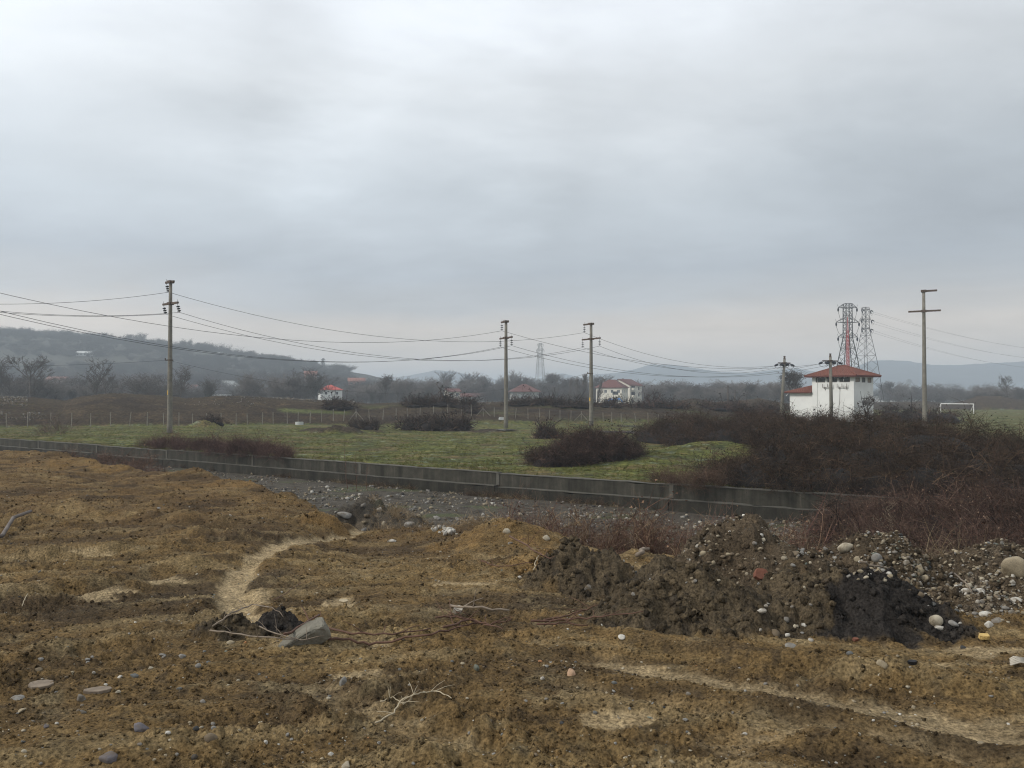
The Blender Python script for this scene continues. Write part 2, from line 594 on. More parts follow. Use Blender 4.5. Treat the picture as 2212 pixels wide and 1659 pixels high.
#        px,  Y, half width along x, half depth, height, kind (0 brown 1 olive dark 2 black 3 gravelly 4 orange)
LUMPS = [
    (1235, 8.9, .50, .55, .42, 1), (1300, 8.6, .45, .5, .30, 1), (1180, 9.6, .5, .5, .26, 4), (1090, 12.2, 1.1, .8, .26, 4),
    (1590, 8.9, .80, .75, .66, 3), (1490, 8.6, .55, .6, .28, 3), (1700, 8.4, .75, .8, .40, 3), (1835, 8.5, .60, .65, .42, 3), (1935, 8.3, .55, .6, .46, 3),
    (2150, 8.7, .85, .8, .40, 3), (2260, 8.2, .8, .8, .34, 3), (2050, 7.8, .5, .5, .06, 3),
    (1480, 7.0, .72, .62, .40, 1), (1400, 6.8, .45, .40, .20, 1), (1570, 6.65, .5, .40, .24, 1),
    (1860, 6.85, .74, .62, .38, 2), (1765, 6.75, .5, .5, .24, 2), (1950, 6.75, .46, .5, .24, 2), (1700, 7.4, .5, .5, .28, 1), (1655, 6.75, .45, .45, .16, 1),
    (1420, 7.9, .40, .45, .36, 1), (745, 21.0, 1.5, 1.4, 1.50, 1), (800, 21.5, 1.8, 1.6, 1.62, 1), (875, 20.5, 1.7, 1.5, 1.45, 1), (950, 19.2, 1.2, 1.0, .9, 0),
    (60, 32, 3.0, 2.5, .22, 0), (200, 28.5, 2.2, 2.0, .2, 4), (130, 30.5, 1.3, 1.5, .22, 0), (260, 25.5, 1.6, 1.2, .15, 4), (430, 22.6, 2.2, 1.3, .15, 0),
    (520, 20, 1.6, 1.0, .12, 4), (655, 17.0, 1.3, 1.0, .10, 0), (700, 14.6, .45, .4, .22, 4), (30, 22.0, 2.0, 2.0, .2, 0),
    (390, 5.3, .14, .12, .07, 0), (260, 6.1, .16, .12, .07, 0), (505, 6.3, .26, .18, .15, 1), (600, 6.45, .26, .14, .13, 2), (1000, 6.15, .5, .2, .12, 0), 
    
    (900, 3.85, .3, .1, .05, 0), (1060, 3.9, .3, .1, .05, 0), (2180, 6.7, .6, .35, .1, 0),
]
LUMPS = [(S(p) * Y, Y, wx, wy, h, kd) for p, Y, wx, wy, h, kd in LUMPS]


def foreground(x, y):
    x = np.asarray(x, float); y = np.asarray(y, float)
    s = x / np.maximum(y, 0.5)
    s = np.clip(s, -1.6, 1.6)
    ye = np.interp(s, _es, _ey); ze = np.interp(s, _es, _ez)
    ye = ye + 0.5 * pn(s * 9, 0 * s + 3.3, 5) + .3 * pn(s * 31, 0 * s + 9.3, 6)
    zp = 1.65 + (1.40 - 1.65) * ss(3, 8.5, y)
    zp = zp + (ze - 1.40) * ss(7.5, 1.0, 0) * 0 + (ze - zp) * ss(7.0, np.maximum(ye, 9.0), y)
    # broad undulation
    zp = zp + 0.07 * fbm(x * .35, y * .35, 3, 11) * ss(4, 12, y) + 0.035 * fbm(x * .9, y * .9, 3, 12)
    zp = zp + .16 * (np.abs(fbm(x * .55, y * .55, 3, 15)) - .12) * ss(13, 20, y) * ss(-.15, -.3, s)
    masks = {k: np.zeros(x.shape) for k in ('pale', 'olive', 'black', 'stony', 'orange')}
    rough = np.ones(x.shape)
    for pts, w, dep, berm, pale in RUTS:
        d, tt = seg_dist(x, y, pts)
        d = d + 0.10 * w * pn(x * 5, y * 5, 31) + .35 * w * pn(x * 1.7, y * 1.7, 32)
        fade = ss(0, .4, tt) * ss(len(pts) - 1, len(pts) - 1.4, tt)
        core = np.exp(-(d / w) ** 4)
        zp = zp - dep * core * fade + berm * np.exp(-((d - 1.7 * w) / (.75 * w)) ** 2) * fade * (0.7 + .6 * pn(x * 2.3, y * 2.3, 33))
        if pale > 0:
            masks['pale'] = np.maximum(masks['pale'], pale * ss(1.25, .55, d / w) * fade)
        rough = rough * (1 - .7 * core * fade * min(1, pale * 1.3))
    for px_, py_, w, h in PALE:
        q = ((x - px_) / w) ** 2 + ((y - py_) / (h * 2.4)) ** 2 + .7 * pn(x * 3.2, y * 3.2, 41) + .4 * pn(x * 9, y * 9, 42)
        m = ss(1.0, .35, q)
        masks['pale'] = np.maximum(masks['pale'], .75 * m)
        rough = rough * (1 - .45 * m)
        zp = zp - .012 * m
    lump = np.zeros(x.shape)
    lmask = np.zeros(x.shape)
    hmask = np.zeros(x.shape)
    for lx, ly, wx, wy, h, kd in LUMPS:
        near = (np.abs(x - lx) < wx * 2.2) & (np.abs(y - ly) < wy * 2.2)
        if not near.any(): continue
        xn, yn = x[near], y[near]
        q = np.sqrt(((xn - lx) / wx) ** 2 + ((yn - ly) / wy) ** 2)
        q = q + .16 * pn(xn * 2.2, yn * 2.2, 51) + .09 * pn(xn * 5.2, yn * 5.2, 52)
        f = ss(1.25, .0, q)
        lump[near] = np.maximum(lump[near], h * f) + 0.25 * np.minimum(lump[near], h * f)
        cover = ss(1.24, 1.02, q + .20 * pn(xn * 4, yn * 4, 53) + .12 * pn(xn * 9, yn * 9, 54))
        lmask[near] = np.maximum(lmask[near], cover)
        if kd in (1, 2, 3): hmask[near] = np.maximum(hmask[near], cover)
        nm = {1: 'olive', 2: 'black', 3: 'stony', 4: 'orange'}.get(kd)
        for k in masks:
            if k != nm: masks[k][near] = masks[k][near] * (1 - cover)
        if nm: masks[nm][near] = np.maximum(masks[nm][near], cover)
    brk = ss(-.45, .25, pn(x * 6, y * 9, 91) + .6 * pn(x * 14, y * 17, 92))
    masks['pale'] = np.where(masks['pale'] > .55, masks['pale'] * (.72 + .28 * brk), masks['pale'] * (.25 + .75 * brk))
    base = zp + lump
    # fall-off beyond the edge down to the gravel bed
    run = np.where(s < -.25, 2.6, np.where(s < .06, 5.0, 4.2))
    drop = ss(0, 1, (y - ye) / run)
    low = GRAVEL_Z + .05 * fbm(x * .5, y * .5, 3, 61)
    z = base * (1 - drop) + low * drop + lump * drop * .75
    rr = rough * (1 - drop * .75)
    clod = (.25 - np.abs(pn(x * 2.6, y * 2.6, 71))) * .038 + (.25 - np.abs(pn(x * 5.7, y * 5.7, 72))) * .034 \
        + (np.abs(pn(x * 12.1, y * 12.1, 73)) - .25) * .030 + (np.abs(pn(x * 23, y * 23, 74)) - .25) * .016
    amp = .75 + .9 * ss(-.2, .5, fbm(x * .8, y * .8, 2, 75)) + .9 * lmask
    lmask = np.maximum(hmask, lmask * .15)
    amp = .55 + .95 * ss(-.2, .5, fbm(x * .8, y * .8, 2, 75)) + 1.0 * hmask
    nearfade = 1.0
    # furrows left by machines, fanning with the ground
    wl_ = ss(1.0, -1.0, x + .2 * y - 1.0)
    u1, v1 = x * .92 + y * .39, -x * .39 + y * .92
    u2, v2 = x * .93 - y * .36, x * .36 + y * .93
    wob = .25 * fbm(x * .5, y * .5, 2, 93)
    fur = wl_ * pn(u1 * .45, (v1 + wob) * 2.6, 94) + (1 - wl_) * pn(u2 * .45, (v2 + wob) * 2.6, 95)
    fur = fur + .6 * (wl_ * pn(u1 * 1.1, (v1 + wob) * 6.1, 96) + (1 - wl_) * pn(u2 * 1.1, (v2 + wob) * 6.1, 97))
    z = z + .040 * fur * (1 - drop) * (1 - hmask) * (1 - .7 * masks['pale'])
    masks['fur'] = fur * (1 - drop) * (1 - hmask)
    z = z + clod * rr * amp * nearfade + pn(x * 9, y * 9, 76) * .004
    z = z + .02 * pn(x * 1.1, y * 1.1, 77) * rr + lmask * (.06 * (pn(x * 1.7, y * 1.7, 78)) + .10 * (.4 - np.abs(pn(x * 2.9, y * 2.9, 79))) + .05 * (.4 - np.abs(pn(x * 6.5, y * 6.5, 80))))
    masks['gravel'] = ss(.35, .8, drop)
    masks['drop'] = drop
    masks['rough'] = rr
    masks['clod'] = clod * rr
    masks['lmask'] = lmask
    return z, masks


def lerp3(a, b, f):
    return a * (1 - f[..., None]) + np.asarray(b) * f[..., None]


def foreground_col(x, y, m):
    n1 = fbm(x * .45, y * .45, 4, 81) ; n2 = fbm(x * 2.1, y * 2.1, 4, 82); n3 = fbm(x * 8, y * 8, 3, 83)
    c = np.zeros(x.shape + (3,)) + np.array((.150, .098, .042))
    c = lerp3(c, (.066, .047, .027), ss(-.05, .45, n1 + .45 * n2))
    c = lerp3(c, (.195, .135, .060), ss(.0, .5, -n1 + .5 * n3))
    c = lerp3(c, (.20, .152, .082), ss(.12, .55, n2 + .4 * n3) * .8)
    c = lerp3(c, (.060, .043, .026), ss(.15, .5, n3 - .3 * n2) * .7)
    c = lerp3(c, (.25, .185, .095), ss(.15, .6, m['fur'] + .3 * n3) * .55)
    c = lerp3(c, (.068, .046, .024), ss(.05, .55, -m['fur'] + .35 * n3) * .7)
    # the heap farther off at left is redder soil
    far = ss(9, 16, y)
    c = lerp3(c, (.105, .062, .027), .60 * far * ss(-.5, .3, n2))
    c = lerp3(c, (.050, .034, .020), .8 * far * ss(.0, .4, fbm(x * .8, y * .8, 3, 86)))  # dark patches paint in the shading of the mounds
    c = lerp3(c, (.38, .29, .165), np.clip(m['pale'] * (1.0 + .5 * n3), 0, 1))
    c = lerp3(c, (.19, .115, .042), .6 * m['orange'] * ss(-.4, .3, n2))
    c = lerp3(c, (.086, .066, .041), m['olive'] * .95)
    c = lerp3(c, (.045, .036, .026), m['olive'] * .8 * ss(.0, .4, n3))
    c = lerp3(c, (.060, .048, .034), m['black'] * .95)
    c = lerp3(c, (.027, .024, .022), m['black'] * .9 * ss(-.35, .1, n2 + .5 * n3 + 1.1 * (m['black'] - .62)))
    c = lerp3(c, (.078, .059, .039), m['stony'] * .95)
    c = lerp3(c, (.115, .092, .066), m['stony'] * .7 * ss(.1, .5, n2))
    # the bank beyond the edge and the gravel bed
    slope = ss(.05, .5, m['drop']) * (1 - ss(.35, .8, m['lmask']))
    c = lerp3(c, (.115, .088, .062), slope * .85)
    g = m['gravel'] * (1 - ss(.5, 1, m['black']))
    c = lerp3(c, (.080, .070, .056), g)
    c = lerp3(c, (.045, .038, .030), g * ss(.0, .4, n2))
    c = lerp3(c, (.075, .085, .04), g * .75 * ss(.12, .45, fbm(x * .35, y * .5, 3, 84)))
    c = lerp3(c, (.13, .10, .065), g * .7 * ss(.05, .4, fbm(x * .5, y * .5, 3, 85)) * ss(30, 22, y))
    return c


# bearings: dense where the photograph looks, coarse beside it
s_cols = np.concatenate([np.linspace(-1.12, -.70, 40)[:-1], np.linspace(-.70, .70, 820), np.linspace(.70, 1.5, 60)[1:]])
NR = 580
wy = wall_y(s_cols)
tt_ = np.linspace(0, 1, NR)
Y0 = 2.1
Yg = Y0 * (wy[None, :] / Y0) ** (tt_[:, None] ** 0.86)
Xg = Yg * s_cols[None, :]


def grid_faces(nr, nc):
    i = np.arange(nr - 1)[:, None] * nc + np.arange(nc - 1)[None, :]
    return np.stack([i, i + 1, i + nc + 1, i + nc], -1).reshape(-1, 4)


Zg, mk = foreground(Xg, Yg)
colg = foreground_col(Xg, Yg, mk)
g = link_mesh('dirt_ground', np_mesh('dirt_ground', np.stack([Xg, Yg, Zg], -1).reshape(-1, 3), grid_faces(NR, len(s_cols)), M['dirt'], True, colg.reshape(-1, 3)))
tag(g, 'rutted brown dirt platform running down to a gravel bed', 'ground', None, 'structure')
# plain ground behind the camera
xs = np.linspace(-60, 60, 121); ys = np.linspace(-60, 2.6, 64)
Xa, Ya = np.meshgrid(xs, ys)
Za = 1.60 + .08 * fbm(Xa * .4, Ya * .4, 3, 12) - .12 * ss(1.5, 2.6, Ya)
ca = np.zeros(Xa.shape + (3,)) + np.array((.122, .086, .042))
ga = link_mesh('dirt_ground', np_mesh('dirt_ground_back', np.stack([Xa, Ya, Za], -1).reshape(-1, 3), grid_faces(64, 121), M['dirt'], True, ca.reshape(-1, 3)))
tag(ga, 'plain brown dirt behind the viewpoint', 'ground', None, 'structure')

# ------------------------------------------------------------------ terrain: field behind the wall, earth bank, plain
_bpx = [(-900, 856), (-200, 857), (0, 858), (60, 859), (110, 863), (140, 867), (175, 858), (230, 851.5), (330, 854), (365, 857), (400, 862), (480, 856), (560, 858), (600, 861),
        (700, 867), (760, 869), (800, 873), (870, 870), (950, 868), (1000, 871), (1100, 869), (1200, 868), (1300, 872), (1400, 874), (1455, 869), (1500, 861),
        (1540, 869), (1600, 866), (1640, 860.5), (1690, 871), (1760, 872), (1900, 869), (2000, 867), (2050, 872), (2080, 866), (2110, 856.5), (2160, 855.5), (2212, 865), (2300, 862), (3200, 866)]
_bs = np.array([S(p[0]) for p in _bpx]); _by = np.array([p[1] for p in _bpx], float)


def field(x, y):
    s = np.clip(x / y, -1.2, 1.6)
    wyy = wall_y(s)
    z = .06 + .14 * fbm(x * .09, y * .09, 3, 101) + .05 * fbm(x * .5, y * .5, 3, 102) + .02 * pn(x * 2.4, y * 2.4, 103)
    z = z * ss(0, 4, y - wyy) + .06 * (1 - ss(0, 4, y - wyy))
    z = z + .22 * np.exp(-((x + 29) / 14) ** 2 - ((y - 72) / 14) ** 2)
    gm = .75 * np.exp(-((x - 11.0) / 3.8) ** 2 - ((y - 45) / 3.6) ** 2) + .35 * np.exp(-((x - 6.5) / 2.2) ** 2 - ((y - 41) / 3.5) ** 2)
    z = z + gm * (1 + .25 * pn(x * .8, y * .8, 104))
    heaps = np.zeros(x.shape)
    for px, Y, w, h in [(672, 74, 1.3, .30), (690, 73, 1.2, .35), (715, 72, 1.3, .4), (735, 72, 1.2, .42), (755, 71.5, 1.0, .35), (772, 72, .9, .3), (805, 74, .5, .25),
                        (820, 74, .6, .25), (850, 74, .5, .15), (885, 76, .4, .12), (1035, 78, 1.6, .2), (1065, 79, 1.4, .2), (440, 88, 1.8, .8)]:
        hx = S(px) * Y
        q = np.hypot((x - hx) / w, (y - Y) / w) + .2 * pn(x * 2, y * 2, 105)
        f = ss(1.3, 0, q)
        z = z + h * f
        if px != 440: heaps = np.maximum(heaps, ss(1.1, .7, q))
    # bank
    Yc = np.interp(s, [S(-900), S(0), S(600), S(1400), S(1680), S(1850), S(3000)], [113, 113, 120, 133, 150, 232, 240])
    crest_y = np.interp(s, _bs, _by)
    zc_ = EYE - (crest_y - 858) * K * Yc
    front = np.interp(s, [S(0), S(600), S(1000), S(1400), S(1680), S(1850)], [24, 22.5, 30, 28, 26, 22])
    t0_ = np.clip((y - (Yc - front)) / front, 0, 1)
    prof = (1 - (1 - t0_) ** 2.2) * ss(0, .10, t0_) ** .5
    back = 1 - ss(4, 34, y - Yc)
    lumpy = 1 + .10 * fbm(x * .12, y * .12, 3, 106)
    b = prof * back
    zb = zc_ * b * np.where(prof < .999, lumpy, 1)
    terr = .30 * b * (1 - b) * 4 * fbm(x * .10, y * .22, 4, 107)
    z = z * (1 - b) + zb + terr + b * (.10 * pn(x * .9, y * .9, 108) + .08 * np.abs(pn(x * 1.9, y * 1.9, 109)))
    # shelf of turf on the bank
    return z, b, heaps, s, Yc


def field_col(x, y, z, b, heaps, s, Yc):
    n1 = fbm(x * .10, y * .14, 4, 121); n2 = fbm(x * .45, y * .6, 4, 122); n3 = fbm(x * 1.6, y * 2.2, 3, 123)
    c = np.zeros(x.shape + (3,)) + np.array((.088, .094, .024))
    c = lerp3(c, (.120, .092, .040), ss(-.1, .4, n2 + .3 * n1 + .3 * n3))
    c = lerp3(c, (.048, .056, .022), ss(-.05, .4, -n2 + .5 * n3))
    c = lerp3(c, (.115, .125, .032), ss(.1, .5, n3) * .8)
    c = lerp3(c, (.17, .20, .145), .75 * ss(.22, .5, fbm(x * .8, y * 1.6, 3, 124)))     # frosty wet turf
    c = lerp3(c, (.085, .062, .036), ss(.12, .42, fbm(x * .30, y * .7, 4, 125)) * .75)
    c = lerp3(c, (.045, .034, .024), heaps)
    soil = ss(.005, .07, b + .06 * n2 - .10 * ss(S(800), S(1000), s) * ss(S(1800), S(1700), s))
    green_bank = ss(.08, .4, fbm(x * .07, y * .12, 3, 126) + .25 * ss(S(780), S(1000), s) - .18) * ss(S(700), S(820), s) * ss(S(1800), S(1700), s)
    brown = np.zeros(c.shape) + np.array((.046, .033, .020))
    brown = lerp3(brown, (.032, .023, .016), ss(-.1, .4, n1))
    brown = lerp3(brown, (.090, .062, .036), ss(.15, .5, n2) * .7)
    c = c * (1 - soil[..., None]) + brown * soil[..., None]
    c = lerp3(c, (.080, .085, .034), .75 * soil * green_bank * (1 - ss(.8, .98, b)))
    # turf shelf
    sh = ss(S(590), S(620), s) * ss(S(770), S(740), s) * ss(.40, .5, b) * ss(.66, .56, b)
    c = lerp3(c, (.085, .095, .032), sh)
    far = ss(25, 60, y - Yc)
    c = lerp3(c, (.075, .082, .045), far * .9)
    return c


fc = np.concatenate([np.linspace(-1.12, -.70, 30)[:-1], np.linspace(-.70, .70, 560), np.linspace(.70, 1.5, 40)[1:]])
wy2 = wall_y(fc)
NF = 290
tf = np.linspace(0, 1, NF)
Yf = wy2[None, :] * (400.0 / wy2[None, :]) ** tf[:, None]
Yfar = 400 * (5200 / 400.0) ** (np.linspace(0, 1, 40)[1:, None] + 0 * wy2[None, :])
Yf = np.concatenate([Yf, Yfar], 0)
Xf = Yf * fc[None, :]
Zf, bF, hF, sF, YcF = field(Xf, Yf)
cf = field_col(Xf, Yf, Zf, bF, hF, sF, YcF)
fo = link_mesh('field_ground', np_mesh('field_ground', np.stack([Xf, Yf, Zf], -1).reshape(-1, 3), grid_faces(Yf.shape[0], len(fc)), M['field'], True, cf.reshape(-1, 3)))
tag(fo, 'green winter pasture with an earth bank behind it', 'ground', None, 'structure')


def fz(x, y):
    return float(field(np.array([float(x)]), np.array([float(y)]))[0][0])


def gz(x, y):
    return float(foreground(np.array([float(x)]), np.array([float(y)]))[0][0])


def hit(pxpy, fun, y0, y1, n=500):
    """first meeting of the view rays with a height function; returns (n,3) and ok"""
    pts = np.array(pxpy, float)
    dx = (pts[:, 0] - 1106) * K; dz = (829.5 - pts[:, 1]) * K
    c, s = math.cos(PITCH), math.sin(PITCH)
    D = np.stack([dx, c - dz * s, s + dz * c], -1)
    Y = y0 * (y1 / y0) ** np.linspace(0, 1, n)
    T = Y[None, :] / D[:, 1:2]
    X = D[:, 0:1] * T; Z = EYE + D[:, 2:3] * T
    YY = np.broadcast_to(Y, X.shape)
    H = fun(X, YY)
    under = Z < H
    ok = under.any(1)
    idx = under.argmax(1)
    r = np.arange(len(pts))
    i0 = np.maximum(idx - 1, 0)
    a = (Z - H)[r, i0]; b_ = (Z - H)[r, idx]
    f = np.clip(a / np.maximum(a - b_, 1e-6), 0, 1)
    P = np.stack([X[r, i0] * (1 - f) + X[r, idx] * f, YY[r, i0] * (1 - f) + YY[r, idx] * f, Z[r, i0] * (1 - f) + Z[r, idx] * f], -1)
    return P, ok


FG = lambda x, y: foreground(x, y)[0]
FF = lambda x, y: field(x, y)[0]

# ------------------------------------------------------------------ concrete wall along the field
wall = tag(empty('concrete_wall', (-0.5, 35.0, GRAVEL_Z)), 'long low stained concrete wall with stepped footing between gravel bed and pasture', 'wall')


def wall_piece(a, b, t0, t1, z0, z1, ends, name, mat):
    """prism along a-b; t0, t1 offsets across (towards the camera positive), rough top edge"""
    a = Vector((a[0], a[1], 0)); b = Vector((b[0], b[1], 0))
    d = (b - a); L = d.length; d.normalize()
    nrm = Vector((-d.y, d.x, 0))
    if nrm.y > 0: nrm = -nrm
    n = max(2, int(L / 0.45))
    vs = []; fs = []
    o = wall.location
    for i in range(n + 1):
        t = L * i / n
        w = random.uniform(-.016, .012) - (random.random() < .06) * .04; w2 = random.uniform(-.014, .014)
        p = a + d * t
        for off, z in ((t0, z0), (t1, z0), (t1 + w2, z1 + w), (t0, z1 + w)):
            q = p + nrm * off
            vs.append((q.x - o.x, q.y - o.y, z - o.z))
    for i in range(n):
        k = i * 4
        for j in range(4):
            fs.append((k + j, k + (j + 1) % 4, k + 4 + (j + 1) % 4, k + 4 + j))
    fs.append((3, 2, 1, 0)); k = n * 4; fs.append((k, k + 1, k + 2, k + 3))
    mb = MB(); mb.add(vs, fs)
    return mb.build(name, mat, wall)


wl = []
for (x0, y0), (x1, y1) in zip(WALL_PTS[:-1], WALL_PTS[1:]):
    L = math.hypot(x1 - x0, y1 - y0)
    n = max(1, round(L / 8.2))
    for i in range(n):
        a = (x0 + (x1 - x0) * i / n, y0 + (y1 - y0) * i / n)
        b = (x0 + (x1 - x0) * (i + 1) / n, y0 + (y1 - y0) * (i + 1) / n)
        if a[1] > 120 or b[1] < 5: continue
        wl.append((a, b))
for i, (a, b) in enumerate(wl):
    ax, ay = a; bx, by = b
    L = math.hypot(bx - ax, by - ay); ux, uy = (bx - ax) / L, (by - ay) / L
    g1 = .012; a1 = (ax + ux * g1, ay + uy * g1); b1 = (bx - ux * g1, by - uy * g1)
    dz = random.uniform(-.035, .03)
    top = .12 + dz + (.05 if ax > 6 else 0)
    wall_piece(a1, b1, -.13, .13, GRAVEL_Z - .4, top, True, 'wall_panel', M['canal'])
    wall_piece(a1, b1, -.15, .15, top + .001, top + .035, True, 'coping', M['cap'])
    wall_piece(a1, b1, .133, .42, GRAVEL_Z - .4, -.40 + dz, True, 'footing', M['ledge'])
    wall_piece(a1, b1, .134, .43, -.398 + dz, -.372 + dz, True, 'footing_edge', M['cap'])
    # a vertical joint rib between sections
    mb = MB()
    nx, ny = (uy, -ux) if (-ux) < 0 else (-uy, ux)
    c = (bx + nx * .145 - wall.location.x, by + ny * .145 - wall.location.y, (-.37 + top) / 2 - GRAVEL_Z)
    mb.box(c, (.16, .03, top + .36), math.atan2(uy, ux))
    mb.build('joint_rib', M['cap'], wall)

# ------------------------------------------------------------------ hill on the left, far mountains
def crest_fn(pts, Y):
    ss_ = np.array([S(p[0]) for p in pts]); z = np.array([EYE + (858 - p[1]) * K * Y for p in pts])
    return ss_, z


HILL = [(-1200, 700), (-500, 708), (0, 726.5), (60, 728), (150, 735), (250, 744), (330, 751), (400, 757), (480, 764), (553, 774), (620, 785), (678, 793.5), (753, 802.5), (803, 812),
        (850, 822), (910, 835), (980, 848), (1060, 859), (1100, 866)]
HY = 760.0
hs, hz = crest_fn(HILL, HY)


def hill(x, y):
    s = x / y
    zc = np.interp(s, hs, hz)
    prof = ss(0, 1, (y - 440) / (HY - 440)) ** 1.1
    back = 1 - ss(0, 420, y - HY)
    lo = 11 * np.exp(-((x + 170) / 110) ** 2 - ((y - 500) / 70) ** 2)
    z = zc * prof * back + lo * (1 - prof) + prof * (1 - prof) * 4 * 7 * fbm(x * .006, y * .006, 3, 201) + prof * (1.2 * fbm(x * .03, y * .03, 3, 202))
    return z - 1.5 * (1 - prof)


def hill_col(x, y):
    n1 = fbm(x * .010, y * .016, 4, 211); n2 = fbm(x * .05, y * .05, 4, 212)
    c = np.zeros(x.shape + (3,)) + np.array((.060, .058, .045))
    c = lerp3(c, (.040, .040, .034), ss(.0, .4, n1 + .4 * n2))
    c = lerp3(c, (.085, .082, .060), ss(.1, .5, -n1 + .3 * n2))
    c = lerp3(c, (.095, .105, .050), ss(.1, .4, fbm(x * .012, y * .02, 3, 213)) * ss(600, 480, y))
    return c


hc = np.linspace(-1.3, -.01, 420)
hyr = np.concatenate([np.linspace(430, HY + 10, 90), np.linspace(HY + 20, 1250, 18)])
Xh = hyr[:, None] * hc[None, :]; Yh = hyr[:, None] + 0 * hc[None, :]
Zh = hill(Xh, Yh)
ho = link_mesh('hill', np_mesh('hill', np.stack([Xh, Yh, Zh], -1).reshape(-1, 3), grid_faces(len(hyr), len(hc)), M['far'], True, hill_col(Xh, Yh).reshape(-1, 3)))
tag(ho, 'long wooded hill falling away to the right', 'hill', None, 'structure')


def mountain(name, pts, Y, depth, seed, label, col=(.075, .09, .10), snow=None):
    s_, z_ = crest_fn(pts, Y)
    s0, s1 = s_[0], s_[-1]
    cols = np.linspace(s0, s1, 260)
    rows = np.concatenate([np.linspace(Y - depth, Y, 26), np.linspace(Y + 40, Y + depth * .8, 8)])
    X = rows[:, None] * cols[None, :]; YY = rows[:, None] + 0 * cols[None, :]
    zc = np.interp(cols, s_, z_)[None, :] + 2.2 * fbm(cols * 60, cols * 0 + seed, 4, seed)[None, :]
    prof = np.where(YY <= Y, ss(0, 1, (YY - (Y - depth)) / depth) ** .8, 1 - ss(0, 1, (YY - Y) / (depth * .8)))
    ridg = 1 - .55 * np.abs(fbm(X * .004, YY * .004, 4, seed + 3)) * (1 - prof) * 2
    Z = zc * prof * np.clip(ridg, .2, 1.2) - 2 * (1 - prof)
    n = fbm(X * .006, YY * .006, 4, seed + 5)
    c = np.zeros(X.shape + (3,)) + np.array(col)
    c = lerp3(c, tuple(v * 1.5 for v in col), ss(0, .4, n))
    if snow:
        for sp, w in snow:
            m = ss(w, w * .3, np.abs(cols[None, :] - S(sp)) / K) * ss(.80, .86, prof) * ss(.0, .2, n + .1) * (YY <= Y)
            c = lerp3(c, (.6, .62, .65), m * .8)
    o = link_mesh(name, np_mesh(name, np.stack([X, YY, Z], -1).reshape(-1, 3), grid_faces(len(rows), len(cols)), M['far'], True, c.reshape(-1, 3)))
    tag(o, label, 'mountain', None, 'structure')


mountain('mountain', [(560, 866), (750, 830), (880, 812), (940, 800), (985, 803), (1050, 816), (1110, 826), (1180, 816), (1215, 806), (1260, 818), (1330, 868)], 2250, 400, 301,
         'faint blue ridge low on the horizon beyond the trees')
mountain('mountain', [(1150, 868), (1230, 826), (1290, 808), (1330, 806), (1370, 798), (1405, 787.5), (1440, 787), (1475, 791), (1510, 797), (1560, 804), (1620, 806), (1680, 798), (1720, 796),
                      (1770, 804), (1830, 830), (1900, 868)], 1950, 380, 302, 'blue peaked mountain above the white and cream houses')
mountain('mountain', [(1700, 868), (1790, 830), (1850, 792), (1880, 780), (1930, 778), (1960, 780), (2010, 788), (2060, 789), (2110, 786), (2200, 782), (2330, 772), (2600, 780), (2900, 800), (3300, 868)],
         1720, 350, 303, 'broad blue mountain with snow patches behind the bare pole', snow=[(1885, 26), (1920, 20)])

# ------------------------------------------------------------------ haze
hb = MB()
hb.box((0, 1500, 45), (9000, 7600, 96))
hm = bpy.data.materials.new('haze_air')
hm.use_nodes = True
hn = hm.node_tree
hn.nodes.clear()
pv = hn.nodes.new('ShaderNodeVolumePrincipled')
pv.inputs['Color'].default_value = (0.82, 0.92, 1.0, 1)
pv.inputs['Density'].default_value = 0.00068
pv.inputs['Anisotropy'].default_value = 0.0
out = hn.nodes.new('ShaderNodeOutputMaterial')
hn.links.new(pv.outputs[0], out.inputs['Volume'])
hz_o = hb.build('haze', hm)
tag(hz_o, 'pale blue winter haze over the whole valley', 'haze', None, 'stuff')

# ------------------------------------------------------------------ scatter helper: many small pieces in one joined mesh
def rot_rand(n, tilt=None):
    """random rotation matrices; tilt limits the lean away from upright (radians)"""
    if tilt is None:
        q = rng.normal(size=(n, 4)); q /= np.linalg.norm(q, axis=1)[:, None]
        w, x, y, z = q.T
        return np.stack([np.stack([1 - 2 * (y * y + z * z), 2 * (x * y - z * w), 2 * (x * z + y * w)], -1),
                         np.stack([2 * (x * y + z * w), 1 - 2 * (x * x + z * z), 2 * (y * z - x * w)], -1),
                         np.stack([2 * (x * z - y * w), 2 * (y * z + x * w), 1 - 2 * (x * x + y * y)], -1)], 1)
    a = rng.uniform(0, 2 * math.pi, n); b = rng.normal(0, tilt, n); c = rng.uniform(0, 2 * math.pi, n)
    ca, sa, cb, sb, cc, sc_ = np.cos(a), np.sin(a), np.cos(b), np.sin(b), np.cos(c), np.sin(c)
    Z1 = np.zeros((n, 3, 3)); Z1[:, 0, 0] = ca; Z1[:, 0, 1] = -sa; Z1[:, 1, 0] = sa; Z1[:, 1, 1] = ca; Z1[:, 2, 2] = 1
    Xr = np.zeros((n, 3, 3)); Xr[:, 0, 0] = 1; Xr[:, 1, 1] = cb; Xr[:, 1, 2] = -sb; Xr[:, 2, 1] = sb; Xr[:, 2, 2] = cb
    Z2 = np.zeros((n, 3, 3)); Z2[:, 0, 0] = cc; Z2[:, 0, 1] = -sc_; Z2[:, 1, 0] = sc_; Z2[:, 1, 1] = cc; Z2[:, 2, 2] = 1
    return Z1 @ Xr @ Z2


